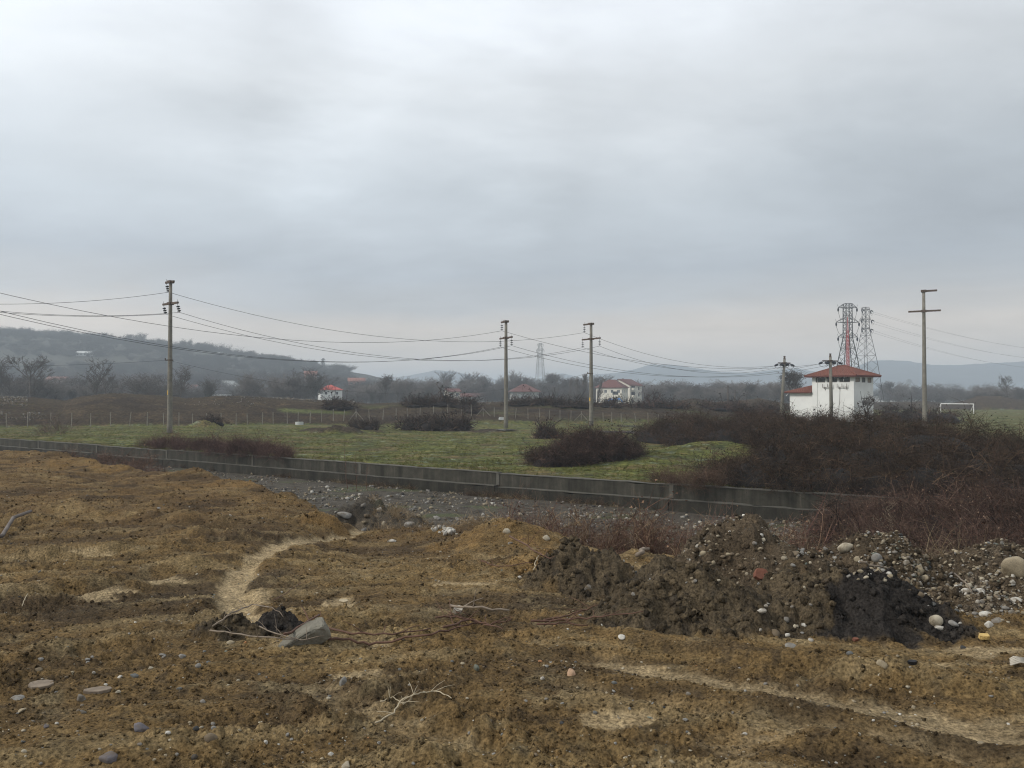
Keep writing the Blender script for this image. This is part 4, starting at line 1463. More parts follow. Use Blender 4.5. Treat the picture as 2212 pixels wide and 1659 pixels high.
# grey log at the left edge
P1 = hit([(4, 1166)], FG, 4, 40)[0][0]; P2 = hit([(29, 1132)], FG, 4, 40)[0][0]
mb = MB(); mb.tube([Vector(P1) + Vector((-.3, -.1, .02)), Vector(P1) + Vector((0, 0, .05)), Vector(P2) + Vector((0, 0, .10)), Vector(P2) + Vector((.1, .3, .16))], [.024, .028, .028, .024], 8)
tag(mb.build('log', M['bark_light'], None, True), 'short grey log with a pale sawn end at the left edge', 'log')

# ------------------------------------------------------------------ sticks, canes and dry stems
def stick(name, pts, r0, r1, mat, label, cat='branch', lift=.03, twigs=0, tw_len=.2, fun=FG, y1=40, seed=1, arch=0.0):
    P, ok = hit(pts, fun, 2.5, y1, 600)
    r = random.Random(seed)
    n = len(P)
    V = [Vector(p) + Vector((0, 0, lift + arch * math.sin(math.pi * i / (n - 1)))) for i, p in enumerate(P)]
    fine = []
    for i in range(n - 1):
        for j in range(4):
            q = V[i].lerp(V[i + 1], j / 4)
            fine.append(q + Vector((r.uniform(-1, 1), r.uniform(-1, 1), r.uniform(-.5, 1))) * r0 * 1.2)
    fine.append(V[-1])
    rad = [r0 + (r1 - r0) * i / (len(fine) - 1) for i in range(len(fine))]
    root = empty(name, V[0])
    o = V[0]
    mb = MB(); mb.tube([p - o for p in fine], rad, 5)
    mb.build('stem', mat, root, True)
    if twigs:
        for k in range(twigs):
            i = r.randrange(1, len(fine) - 1)
            a = fine[i] - o
            d = Vector((r.uniform(-1, 1), r.uniform(-.6, .6), r.uniform(.1, .9))).normalized() * tw_len * r.uniform(.5, 1.2)
            m1 = a + d * .5 + Vector((0, 0, -.02 * tw_len)); m2 = a + d + Vector((0, 0, -.15 * tw_len))
            mb = MB(); mb.tube([a, m1, m2], [r1 * .8, r1 * .6, r1 * .3], 4)
            mb.build('twig', mat, root)
    return tag(root, label, cat)


stick('branch', [(690, 1388), (740, 1390), (800, 1400), (860, 1392), (930, 1380), (1000, 1362), (1040, 1350)], .011, .006, M['cane'], 'long brown branch running from the concrete chunk to the stick heap', twigs=5)
stick('branch', [(690, 1360), (760, 1378), (850, 1378), (930, 1366)], .009, .005, M['cane'], 'thinner brown branch lying just above the long one', twigs=3)
stick('branch', [(975, 1336), (1020, 1338), (1100, 1345)], .011, .008, M['dry2'], 'grey-brown stick on top of the stick heap', twigs=2, lift=.10)
stick('branch', [(960, 1372), (1010, 1352), (1060, 1362), (1104, 1352)], .010, .005, M['cane'], 'crooked stick in the middle of the stick heap', twigs=6, lift=.05)
stick('branch', [(940, 1350), (985, 1345), (1040, 1360), (1085, 1372)], .008, .004, M['cane'], 'lower crossing stick of the stick heap', twigs=6, lift=.05, seed=5)
stick('branch', [(1150, 1358), (1230, 1352), (1300, 1345), (1390, 1334)], .010, .004, M['cane'], 'long straight brown cane pointing at the olive mound', twigs=5, lift=.05)
stick('branch', [(1175, 1352), (1220, 1345), (1260, 1332), (1290, 1320)], .008, .004, M['cane'], 'short cane forking upward beside the long straight one', twigs=3, lift=.05, seed=9)
stick('branch', [(1160, 1362), (1210, 1358), (1270, 1362)], .008, .005, M['cane'], 'lowest brown cane beside the long straight one', twigs=3, lift=.04, seed=11)
stick('dry_root', [(812, 1568), (850, 1548), (868, 1520), (900, 1504), (940, 1500), (975, 1514)], .0055, .003, M['dry'], 'bleached bare root curling over the dirt', 'root', twigs=9, tw_len=.13, lift=.015, seed=3)
stick('dry_root', [(822, 1522), (850, 1512), (870, 1528), (890, 1515)], .004, .002, M['dry'], 'small bleached tangle beside the curling root', 'root', twigs=8, tw_len=.12, lift=.015, seed=13)
stick('branch', [(460, 1385), (500, 1362), (545, 1342), (590, 1350), (612, 1362)], .007, .003, M['dry2'], 'arched tan twig over the dark clod of the heap', twigs=4, tw_len=.18, lift=.10, seed=21, arch=.04)
stick('branch', [(452, 1378), (520, 1390), (590, 1398), (640, 1402)], .006, .004, M['dry2'], 'straight twig crossing in front of the heap', twigs=4, tw_len=.15, lift=.06, seed=22)
stick('branch', [(610, 1402), (645, 1385), (690, 1352)], .010, .008, M['cane'], 'dark brown stick leaning along the concrete chunk', twigs=1, lift=.09, seed=23)
stick('branch', [(590, 1330), (620, 1310), (650, 1285)], .004, .002, M['cane'], 'thin red twig rising behind the heap', twigs=4, tw_len=.2, lift=.12, seed=24)
stick('branch', [(560, 1375), (600, 1392), (650, 1405), (700, 1395)], .005, .003, M['dry2'], 'pale twig looping under the concrete chunk', twigs=6, tw_len=.15, lift=.07, seed=25)
stick('branch', [(1343, 1187), (1366, 1176), (1385, 1160)], .020, .012, M['dry'], 'bleached yellow stick lying on the brush behind the clump', lift=.10, seed=31)
stick('branch', [(1380, 1205), (1396, 1196), (1408, 1190)], .030, .022, M['dry2'], 'stubby pale log on the left pile slope', 'log', lift=.04, seed=32)
stick('branch', [(1100, 1175), (1140, 1200), (1170, 1222), (1190, 1228)], .010, .005, M['cane'], 'bent brown twig hanging down beside the olive clump', twigs=7, tw_len=.25, lift=.10, seed=33)
stick('branch', [(1152, 1245), (1158, 1225), (1163, 1212)], .008, .005, M['dry'], 'short pale twig standing below the bent one', lift=.06, seed=34)
stick('branch', [(1040, 1222), (1065, 1232), (1100, 1232), (1150, 1226)], .008, .004, M['cane'], 'flat twig lying left of the olive clump', twigs=6, tw_len=.2, lift=.05, seed=35)
stick('branch', [(1860, 1232), (1900, 1242), (1945, 1252)], .010, .006, M['dry2'], 'thin stick poking from the right shoulder of the pile', lift=.06, seed=36)
stick('branch', [(2060, 1250), (2085, 1270), (2100, 1290)], .009, .006, M['dry2'], 'dark stick sloping down through the gravel spill', lift=.05, seed=37)
stick('branch', [(48, 1320), (53, 1305), (60, 1292)], .005, .003, M['dry'], 'short pale straw standing on the left dirt', lift=.04, seed=38)

# ------------------------------------------------------------------ bushes, brambles, weeds
def cane_ribbon(p0, d0, length, r, droop, nseg, rnd, V, F, C, col, kink=.15):
    """a flat-sided cane as a three-sided strip"""
    p = np.array(p0, float); d = np.array(d0, float); d /= np.linalg.norm(d)
    side = np.cross(d, [rnd.gauss(0, 1), rnd.gauss(0, 1), rnd.gauss(0, .3)]); side /= np.linalg.norm(side) + 1e-9
    out = []
    step = length / nseg
    base = len(V)
    for i in range(nseg + 1):
        rr = r * (1 - .8 * i / nseg)
        V.append(p - side * rr); V.append(p + side * rr)
        C.append(col); C.append(col)
        out.append(p.copy())
        d = d + np.array([rnd.gauss(0, kink), rnd.gauss(0, kink), -droop / nseg + rnd.gauss(0, kink * .6)]); d /= np.linalg.norm(d)
        p = p + d * step
    for i in range(nseg):
        a = base + 2 * i
        F.append((a, a + 1, a + 3)); F.append((a, a + 3, a + 2))
    return out


def tuft_variant(seed, n=12, length=1.0, spread=.8, droop=.9, r=.012, leaves=30, leaf=.05, nseg=5, cols=((.10, .06, .055), (.07, .045, .045)), leafcol=((.06, .05, .035),), sub=2, up=1.0):
    rnd = random.Random(seed)
    V, F, C = [], [], []
    paths = []
    for i in range(n):
        a = rnd.uniform(0, 2 * math.pi); s = spread * rnd.uniform(.1, 1)
        col = np.array(rnd.choice(cols)) * rnd.uniform(.6, 1.35)
        L = length * rnd.uniform(.5, 1.1)
        pth = cane_ribbon((rnd.gauss(0, .12 * length), rnd.gauss(0, .12 * length), 0), (math.cos(a) * s, math.sin(a) * s, up), L, r, droop, nseg, rnd, V, F, C, col)
        paths.append((pth, col))
        for j in range(sub):
            q = pth[rnd.randrange(1, nseg)]
            a2 = rnd.uniform(0, 2 * math.pi)
            p2 = cane_ribbon(q, (math.cos(a2), math.sin(a2), rnd.uniform(0, 1)), L * .4, r * .55, droop * .3, 2, rnd, V, F, C, col * 1.1)
            paths.append((p2, col))
    for i in range(leaves):
        pth, col = rnd.choice(paths)
        p = pth[rnd.randrange(1, len(pth))] + np.array([rnd.gauss(0, leaf * .5) for _ in range(3)])
        u = np.array([rnd.gauss(0, 1) for _ in range(3)]); u /= np.linalg.norm(u)
        v = np.cross(u, [rnd.gauss(0, 1) for _ in range(3)]); v /= np.linalg.norm(v)
        sz = leaf * rnd.uniform(.5, 1.2)
        b = len(V)
        V += [p, p + u * sz, p + u * sz * .5 + v * sz * .7]
        lc = np.array(rnd.choice(leafcol)) * rnd.uniform(.6, 1.4)
        C += [lc] * 3
        F.append((b, b + 1, b + 2))
    return np.array(V), np.array(F), np.array(C)


BR_COL = ((.070, .048, .038), (.050, .037, .030), (.036, .028, .024), (.12, .085, .06))
BR_LEAF = ((.036, .032, .024), (.055, .037, .03), (.03, .032, .021), (.07, .053, .04))
T_BRAMBLE = [tuft_variant(900 + i, 15, 1.0, 1.0, 1.1, .0085, 46, .055, 5, BR_COL, BR_LEAF, 3) for i in range(6)]
T_BRAMBLE_FAR = [tuft_variant(920 + i, 12, 1.0, .9, .9, .022, 26, .10, 4, BR_COL, BR_LEAF, 1) for i in range(5)]
RD_COL = ((.088, .055, .042), (.066, .043, .034), (.14, .098, .072))
RD_LEAF = ((.088, .048, .034), (.068, .042, .03), (.16, .115, .08))
T_RED = [tuft_variant(940 + i, 14, 1.0, .8, .7, .008, 34, .045, 5, RD_COL, RD_LEAF, 3) for i in range(5)]
T_STEMS = [tuft_variant(960 + i, 7, 1.0, .35, .15, .006, 0, .04, 4, ((.13, .10, .08), (.16, .12, .09), (.10, .06, .055)), RD_LEAF, 2) for i in range(5)]
DG_COL = ((.26, .20, .12), (.20, .15, .09), (.15, .12, .08), (.30, .25, .17))
T_DRYGRASS = [tuft_variant(980 + i, 22, 1.0, .9, 1.4, .006, 0, .02, 3, DG_COL, DG_COL, 0) for i in range(5)]
GR_COL = ((.08, .09, .022), (.12, .125, .035), (.15, .12, .05), (.055, .07, .02))
T_GRASS = [tuft_variant(990 + i, 20, 1.0, 1.2, 1.2, .03, 0, .02, 2, GR_COL, GR_COL, 0) for i in range(5)]


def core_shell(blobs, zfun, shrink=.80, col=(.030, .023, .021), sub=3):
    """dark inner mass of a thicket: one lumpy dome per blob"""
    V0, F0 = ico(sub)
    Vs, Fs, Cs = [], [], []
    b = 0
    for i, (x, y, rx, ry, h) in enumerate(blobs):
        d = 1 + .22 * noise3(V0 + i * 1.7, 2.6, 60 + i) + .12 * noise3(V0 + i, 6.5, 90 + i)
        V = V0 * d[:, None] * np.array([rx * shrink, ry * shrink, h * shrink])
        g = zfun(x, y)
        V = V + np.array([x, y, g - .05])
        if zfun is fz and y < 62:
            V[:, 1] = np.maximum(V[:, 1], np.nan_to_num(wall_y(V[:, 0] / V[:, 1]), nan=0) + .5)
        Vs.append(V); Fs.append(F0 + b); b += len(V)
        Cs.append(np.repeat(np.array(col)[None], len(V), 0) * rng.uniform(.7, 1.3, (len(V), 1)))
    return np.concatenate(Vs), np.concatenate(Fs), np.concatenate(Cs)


def dome_points(blobs, n, zfun_v, bias=.55):
    areas = np.array([b[2] * b[3] ** .5 * b[4] ** .5 for b in blobs]); p = areas / areas.sum()
    k = rng.choice(len(blobs), n, p=p)
    B = np.array(blobs)[k]
    a = rng.uniform(0, 2 * math.pi, n)
    cz = rng.uniform(.02, 1, n) ** .8
    rr = np.sqrt(1 - cz ** 2)
    f = rng.uniform(bias, .93, n)
    lump_ = 1 + .30 * pn(a * 1.6 + k * 3.1, cz * 3.0 + k, 88) + .15 * pn(a * 4.0 + k, cz * 6.0, 89)
    f = f * lump_
    x = B[:, 0] + B[:, 2] * rr * np.cos(a) * f
    y = B[:, 1] + B[:, 3] * rr * np.sin(a) * f
    g = zfun_v(B[:, 0], B[:, 1])
    z = g + B[:, 4] * cz * f * .9
    gl = zfun_v(x, y)
    z = np.maximum(z, gl + .02)
    return np.stack([x, y, z], -1), np.stack([rr * np.cos(a), rr * np.sin(a), cz], -1)


def orient(nrm, jitter=.35):
    n = len(nrm)
    zax = nrm * np.array([.8, .8, 1]) + np.array([0, 0, .45]) + rng.normal(0, jitter, (n, 3))
    zax /= np.linalg.norm(zax, axis=1)[:, None]
    t = rng.normal(size=(n, 3))
    xax = np.cross(t, zax); xax /= np.linalg.norm(xax, axis=1)[:, None]
    yax = np.cross(zax, xax)
    return np.stack([xax, yax, zax], -1)


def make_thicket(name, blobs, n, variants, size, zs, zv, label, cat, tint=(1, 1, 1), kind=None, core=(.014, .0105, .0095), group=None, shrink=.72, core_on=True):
    P, N = dome_points(blobs, n, zv)
    cols = np.array(tint)[None] * rng.uniform(.6, 1.3, (n, 1)) * (1 + .25 * fbm(P[:, 0] * .5, P[:, 1] * .5 + P[:, 2], 2, 77)[:, None])
    sz = size * rng.uniform(.55, 1.2, n) * np.where(rng.random(n) < .07, 1.75, 1.0)
    if kind != 'stuff': me = scatter_mesh(name, variants, P, orient(N), sz, cols, M['twig'])
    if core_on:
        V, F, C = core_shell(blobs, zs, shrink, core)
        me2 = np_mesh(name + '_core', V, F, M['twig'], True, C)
    if kind == 'stuff':
        o = scatter_gn(name, variants, P, orient(N), sz, cols, key=name + '%d' % id(variants[0]))
        tag(o, label, cat, group, 'stuff')
        if core_on:
            o2 = link_mesh('inner_growth', me2, o)
            tag(o2, None, None, None, 'stuff')
        return o
    o = tag(empty(name, (0, 0, 0)), label, cat, group)
    b0 = blobs[0]
    o.location = (b0[0], b0[1], zs(b0[0], b0[1]))
    for nm, m_ in (('canes', me),) + ((('inner_growth', me2),) if core_on else ()):
        c_ = link_mesh(nm, m_, o)
        m_.transform(Matrix.Translation(-o.location))
        c_['kind'] = 'stuff'
    return o


fzv = lambda x, y: field(np.asarray(x, float), np.asarray(y, float))[0]
gzv = lambda x, y: foreground(np.asarray(x, float), np.asarray(y, float))[0]


def blob(px, Y, wpx, dep, top_y, zf):
    """a dome of growth: centre bearing px at distance Y, half width in picture units, half depth in metres, height from the level seen at top_y"""
    x = S(px) * Y
    g = zf(x, Y)
    h = EYE + (858 - top_y) * K * Y - g
    return (x, Y, wpx * K * Y, dep, max(.25, h))


# the great bramble thicket behind the wall at right
bl_ = []
for px, Y, w, d, ty in [(1560, 33, 60, 3, 1010), (1620, 31, 70, 3, 985), (1680, 34, 90, 4, 935), (1740, 38, 90, 5, 905), (1790, 33, 90, 4, 925), (1830, 44, 110, 6, 893),
                        (1920, 40, 110, 6, 896), (1880, 31, 100, 4, 940), (2000, 36, 110, 6, 903), (1980, 28, 100, 3.5, 975), (2080, 38, 110, 6, 912), (2080, 29, 100, 4, 955),
                        (2170, 34, 110, 5, 930), (2200, 27, 100, 4, 975), (2280, 32, 110, 5, 935), (1700, 46, 80, 5, 898), (2160, 25.5, 90, 2.5, 1010), (1800, 29, 90, 2.5, 985),
                        (1700, 29.5, 70, 2.2, 1010), (1900, 27.5, 90, 2.2, 1005), (2400, 30, 110, 5, 940), (1960, 47, 110, 6, 899), (1760, 56, 90, 6, 893), (1660, 58, 60, 6, 893)]:
    bl_.append(blob(px, Y, w, d, ty, fz))
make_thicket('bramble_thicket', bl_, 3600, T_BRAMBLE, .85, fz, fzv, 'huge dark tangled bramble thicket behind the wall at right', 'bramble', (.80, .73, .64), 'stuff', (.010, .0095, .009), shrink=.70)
# thicket running back towards the fence
bl_ = [blob(px, Y, w, d, ty, fz) for px, Y, w, d, ty in [(1405, 62, 36, 5, 918), (1450, 62, 50, 6, 904), (1500, 63, 55, 6, 896), (1550, 64, 60, 6, 894), (1610, 64, 60, 6, 888), (1660, 66, 60, 6, 886),
                                                       (1480, 55, 50, 3, 925), (1560, 55, 60, 3.5, 915), (1640, 54, 60, 3.5, 905), (1700, 62, 60, 6, 890)]]
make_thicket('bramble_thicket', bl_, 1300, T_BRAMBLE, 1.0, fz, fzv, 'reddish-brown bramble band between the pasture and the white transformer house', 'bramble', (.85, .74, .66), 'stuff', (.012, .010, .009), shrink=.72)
# brambles spilling over the wall and down the bank at right
bl_ = [blob(px, Y, w, d, ty, gz) for px, Y, w, d, ty in [(1830, 22, 70, 1.8, 1085), (1930, 21, 90, 2, 1070), (2030, 19.5, 95, 2.2, 1055), (2130, 18.5, 100, 2.4, 1045), (2230, 17.5, 100, 2.4, 1040),
                                                       (1960, 17, 90, 1.6, 1110), (2060, 15.5, 95, 1.8, 1108), (2160, 14.5, 100, 1.8, 1105), (2260, 13.5, 100, 2, 1090), (2200, 12.4, 90, 1.2, 1150), (2090, 13.0, 70, 1.0, 1165),
                                                       (1880, 18.5, 60, 1.2, 1130)]]
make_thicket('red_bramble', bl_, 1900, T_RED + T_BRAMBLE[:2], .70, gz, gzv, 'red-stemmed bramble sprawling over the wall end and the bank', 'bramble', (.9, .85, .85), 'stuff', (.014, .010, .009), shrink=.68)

BUSH = [
    ('bush', [(1225, 40.5, 50, 1.8, 955), (1272, 41.5, 50, 2.0, 929), (1330, 41, 46, 1.8, 948), (1180, 39.5, 44, 1.4, 978), (1355, 42, 30, 1.5, 958), (1250, 40.8, 30, 1.2, 938)], 700, T_BRAMBLE, .85,
     'round dark bramble bush alone on the pasture near the wall', (1.0, .85, .85)),
    ('bush', [(1178, 66, 24, 1.0, 924), (1205, 66, 16, .9, 934)], 60, T_BRAMBLE_FAR, .9, 'small dark bush behind the round bramble bush', (.9, .8, .8)),
    ('bush', [(890, 84, 34, 2.5, 906), (930, 83, 40, 3, 903), (975, 82, 40, 2.5, 908), (1000, 81, 22, 2, 914)], 170, T_BRAMBLE_FAR, 1.3, 'low dark bramble bush in front of the fence, left of the middle pole', (.75, .7, .7)),
    ('bush', [(775, 84, 24, 1.6, 912), (800, 83, 24, 1.6, 913)], 60, T_BRAMBLE_FAR, 1.0, 'small low bramble bush in front of the fence', (.75, .72, .7)),
    ('bush', [(720, 108, 24, 2.5, 872), (745, 108, 26, 2.5, 875)], 60, T_BRAMBLE_FAR, 1.4, 'dark bush on the earth bank under the red-roofed house', (.75, .7, .7)),
    ('bush', [(900, 112, 34, 3, 872), (950, 113, 45, 3.5, 864), (1000, 112, 40, 3, 870), (1020, 106, 24, 2.5, 880)], 130, T_BRAMBLE_FAR, 1.7, 'wide dark bush on the bank left of the middle pole', (.75, .7, .7)),
    ('bush', [(1120, 116, 34, 3, 878), (1165, 117, 40, 3, 875), (1210, 116, 36, 3, 880), (1250, 116, 30, 3, 884)], 130, T_BRAMBLE_FAR, 1.6, 'dark scrub on the bank between the two middle poles', (.75, .7, .7)),
    ('bush', [(1320, 120, 40, 3, 880), (1390, 121, 46, 3, 879), (1450, 121, 40, 3, 878)], 120, T_BRAMBLE_FAR, 1.6, 'dark scrub on the bank right of the third pole', (.78, .7, .7)),
    ('bush', [(1540, 124, 44, 3, 877), (1600, 125, 44, 3, 874), (1660, 124, 34, 3, 872)], 120, T_BRAMBLE_FAR, 1.6, 'dark scrub below the two pointed earth mounds', (.8, .7, .7)),
    ('bush', [(468, 89, 20, 1.2, 906), (448, 89, 14, 1.0, 912)], 40, T_BRAMBLE_FAR, 1.0, 'leafless bush by the fence right of the left pole', (.85, .75, .7)),
    ('bush', [(1480, 30.5, 32, 1.3, 1040), (1530, 30, 34, 1.3, 1030), (1430, 31.5, 24, 1.0, 1035)], 130, T_RED, .6, 'straggly reddish weeds between the wall and the grassy mound', (.95, .9, .8)),
    ('bush', [(1930, 105, 46, 3, 876), (1985, 103, 40, 3, 880), (2040, 105, 40, 3, 884)], 110, T_BRAMBLE_FAR, 1.5, 'dark scrub between the white house and the goal', (.8, .72, .7)),
    ('bush', [(1730, 62, 30, 2, 884), (1775, 61, 22, 2, 886), (1800, 60, 24, 2, 887), (1860, 60, 22, 2, 885)], 60, T_BRAMBLE_FAR, 1.2, 'tall arching brambles against the white plaster wall', (.7, .66, .6)),
]
for nm, bb, n, var, size, lab, tint in BUSH:
    bl_ = [blob(px, Y, w, d, ty, fz) for px, Y, w, d, ty in bb]
    make_thicket(nm, bl_, n, var, size, fz, fzv, lab, 'bush', tint, None, core_on=not lab.startswith('straggly'))
# red growth on both sides of the wall at left
bl_ = [blob(px, Y, w, d, ty, fz) for px, Y, w, d, ty in [(330, 53.5, 30, .9, 962), (362, 52, 34, 1.0, 948), (400, 50.5, 34, 1.0, 957), (440, 49, 36, 1.0, 953), (480, 47.5, 36, 1.0, 960), (520, 46.3, 34, 1.1, 950), (556, 45.5, 34, 1.1, 955), (590, 44.5, 26, 1.0, 968), (612, 43.8, 18, .8, 976)]]
make_thicket('bush', bl_, 560, T_RED, .72, fz, fzv, 'purplish red weeds along the far side of the wall near the left pole', 'bush', (.95, .8, .85), None, core_on=False)
bl_ = [blob(px, Y, w, d, ty, gz) for px, Y, w, d, ty in [(215, 36, 40, 1.5, 975), (260, 34, 45, 1.6, 980), (310, 33, 40, 1.5, 985), (160, 38, 36, 1.2, 968), (345, 31.5, 26, 1.2, 1000)]]
make_thicket('bush', bl_, 260, T_RED, .75, gz, gzv, 'dry red-brown brush between the left heap and the wall', 'bush', (1.1, .95, .85), None, core_on=False)
bl_ = [blob(px, Y, w, d, ty, fz) for px, Y, w, d, ty in [(120, 66, 26, 1.0, 920), (100, 67, 16, 1.0, 925)]]
make_thicket('bush', bl_, 40, T_STEMS, 1.5, fz, fzv, 'sparse leafless shrub beyond the wall at far left', 'bush', (1, 1, 1), None, core_on=False)
# brush on the slope in the middle: many thin stems
bl_ = [blob(px, Y, w, d, ty, gz) for px, Y, w, d, ty in [(1110, 17.5, 40, 1.3, 1098), (1180, 17, 50, 1.4, 1095), (1250, 16.5, 50, 1.4, 1092), (1320, 16, 50, 1.5, 1098), (1400, 15.5, 60, 1.6, 1112), (1480, 15, 60, 1.6, 1120),
                                                       (1560, 15, 60, 1.6, 1118), (1650, 14.5, 70, 1.6, 1125), (1740, 14.5, 70, 1.6, 1120)]]
make_thicket('brush', bl_, 1500, T_STEMS + T_RED[:2] + T_DRYGRASS[:2], .72, gz, gzv, 'thin leafless brush growing on the bank above the gravel', 'brush', (1.15, 1.0, .9), 'stuff', core_on=False)

# dry grass on the bank, turf tufts on the pasture
def ground_tufts(name, x, y, zfun, variants, size, tint, label, cat, tilt=.25):
    z = zfun(x, y)
    n = len(x)
    cols = np.array(tint)[None] * rng.uniform(.6, 1.3, (n, 1))
    sz = size * rng.uniform(.5, 1.3, n)
    return tag(scatter_gn(name, variants, np.stack([x, y, z - .01], -1), rot_rand(n, tilt), sz, cols, key=name + '%d' % id(variants[0])), label, cat, None, 'stuff')


n = 5200
s_ = np.concatenate([rng.uniform(S(800), S(1180), 3500), rng.uniform(S(1180), S(2000), 1700)])
ye_ = np.interp(s_, _es, _ey)
y = ye_ + np.concatenate([rng.uniform(.8, 10.0, 3500), rng.uniform(1.2, 5.0, 1700)])
x = s_ * y
keep = rng.uniform(size=n) < .2 + ss(-.2, .3, fbm(x * .8, y * .8, 3, 410))
ground_tufts('dry_grass', x[keep], y[keep], gzv, T_DRYGRASS, .36, (1.0, .92, .85), 'dry bleached grass on the bank between dirt and gravel', 'dry grass')
n = 34000
s_ = rng.uniform(-.66, .42, n)
wyy = wall_y(s_)
y = wyy + .3 + 42 * rng.uniform(0, 1, n) ** 1.5
x = s_ * y
keep = (rng.uniform(size=n) < .12 + ss(-.2, .35, fbm(x * .35, y * .5, 3, 411)))
x, y = x[keep], y[keep]
ground_tufts('grass', x, y, fzv, T_GRASS, .15, (1.0, 1.0, .8), 'short rough winter turf on the pasture', 'grass', .3)
n = 900
s_ = rng.uniform(-.66, .5, n); wyy = wall_y(s_)
y = wyy + .2 + rng.uniform(0, .5, n); x = s_ * y
ground_tufts('dry_grass', x, y, fzv, T_DRYGRASS, .26, (.7, .66, .5), 'dry grass fringe behind the top of the wall', 'dry grass')
n = 1300
s_ = rng.uniform(-.66, .5, n); wyy = wall_y(s_)
y = wyy - rng.uniform(.45, 1.0, n) ; x = s_ * y
keep = fbm(x * .22, y * .3, 3, 440) > -.02
ground_tufts('weeds', x[keep], y[keep], gzv, T_RED[:3] + T_DRYGRASS + T_STEMS[:2], .42, (.85, .8, .7), 'weeds and dry stems along the foot of the wall', 'weeds')
n = 420
s_ = rng.uniform(-.66, .4, n); y = wall_y(s_) + 1 + 45 * rng.uniform(0, 1, n) ** 1.4; x = s_ * y
keep = fbm(x * .15, y * .15, 3, 441) > .0
ground_tufts('weeds', x[keep], y[keep], fzv, T_STEMS + T_DRYGRASS, .38, (.9, .8, .65), 'scattered dead stalks standing in the pasture', 'weeds')


def sapling(px, py_base, h, Y, zf, mat, label, seed, lean=0.0, branches=10, r=.012, bl=.35, name='sapling', cat='sapling', up=.8, group=None):
    rnd = random.Random(seed)
    x = S(px) * Y
    root = empty(name, (x, Y, zf(x, Y) - .02))
    pts = [Vector((0, 0, 0))]
    n = 7
    for i in range(n):
        pts.append(pts[-1] + Vector((lean * h / n + rnd.gauss(0, .02 * h), rnd.gauss(0, .02 * h), h / n)))
    mb = MB(); mb.tube(pts, [r * (1 - .8 * i / n) for i in range(n + 1)], 5)
    mb.build('trunk', mat, root)
    cb = MB()
    for k in range(branches):
        i = rnd.randrange(2, n)
        a = rnd.uniform(0, 2 * math.pi)
        p = pts[i].lerp(pts[i + 1] if i < n else pts[i], rnd.random())
        L = bl * h * rnd.uniform(.4, 1.1) * (1.2 - i / n)
        d = Vector((math.cos(a), math.sin(a), up)).normalized()
        q1 = p + d * L * .5 + Vector((rnd.gauss(0, .03), rnd.gauss(0, .03), 0)) * h; q2 = q1 + (d + Vector((0, 0, .25))).normalized() * L * .5
        rb = r * .5 * (1.1 - i / n)
        cb.tube([p, q1, q2], [rb, rb * .6, rb * .25], 4)
        for j in range(3):
            a = rnd.uniform(0, 2 * math.pi)
            st = p.lerp(q2, rnd.uniform(.3, .9))
            cb.tube([st, st + Vector((math.cos(a), math.sin(a), rnd.uniform(.1, 1))).normalized() * L * .35], [rb * .5, rb * .2], 3)
    cb.build('crown', mat, root)
    return tag(root, label, cat, group)


sapling(1290, 1180, 1.9, 14.2, gz, M['cane'], 'curved brown sapling leaning left in front of the wall', 3, lean=-.45, branches=9, r=.028)
sapling(1215, 1160, 1.4, 15.0, gz, M['cane'], 'spindly sapling left of the curved leaning one', 4, lean=.1, branches=9, r=.014)
sapling(1430, 1170, 2.3, 15.5, gz, M['cane'], 'straight thin red sapling in the middle of the brush', 5, lean=.02, branches=14, r=.013)
sapling(1600, 1120, 2.0, 17.5, gz, M['cane'], 'thin reddish sapling by the right half of the wall', 6, lean=-.05, branches=12, r=.012)
sapling(1505, 1140, 1.7, 17.0, gz, M['cane'], 'pinkish twiggy sapling between the two thin red ones', 8, lean=.06, branches=12, r=.011)
sapling(1150, 1120, 1.5, 17.0, gz, M['cane'], 'small dark sapling on the bank above the pale tan boulder', 9, lean=-.04, branches=12, r=.012)
sapling(752, 1015, 2.1, 37.6, gz, M['cane'], 'tall thin stalk in front of the wall, leftmost of three', 10, lean=-.03, branches=8, r=.018, bl=.18)
sapling(772, 1015, 1.9, 37.2, gz, M['cane'], 'tall thin stalk in front of the wall, middle of three', 11, lean=.0, branches=8, r=.016, bl=.2)
sapling(794, 1015, 1.8, 36.8, gz, M['cane'], 'tall thin stalk in front of the wall, rightmost of three', 12, lean=.02, branches=8, r=.015, bl=.2)
sapling(1945, 1110, 1.5, 20.0, gz, M['dry'], 'pale bare twiggy shrub standing out from the brambles', 13, lean=-.2, branches=16, r=.018, bl=.6)
sapling(1915, 1110, 1.2, 20.5, gz, M['dry'], 'pale forked twig left of the bare shrub in the brambles', 14, lean=-.25, branches=9, r=.013, bl=.6)
sapling(1990, 1110, 1.6, 20.5, gz, M['dry2'], 'thin tan stem right of the pale bare shrub', 15, lean=.15, branches=9, r=.011, bl=.5)
sapling(1700, 1135, 1.0, 13.5, gz, M['dry'], 'bent dry stalk leaning out of the heap of dry canes', 16, lean=-.7, branches=8, r=.012, bl=.6, up=.3)
sapling(1760, 1150, .9, 12.8, gz, M['dry'], 'short dry stalk behind the cream boulder', 17, lean=-.5, branches=8, r=.010, bl=.6, up=.3)
sapling(1255, 960, 1.9, 39.0, fz, M['cane'], 'slanting dead branch sticking out of the round bramble bush', 18, lean=-.9, branches=3, r=.02, bl=.2)
sapling(1240, 950, 2.6, 40.5, fz, M['cane'], 'thin upright rod on top of the round bramble bush', 19, lean=.0, branches=3, r=.014, bl=.15)
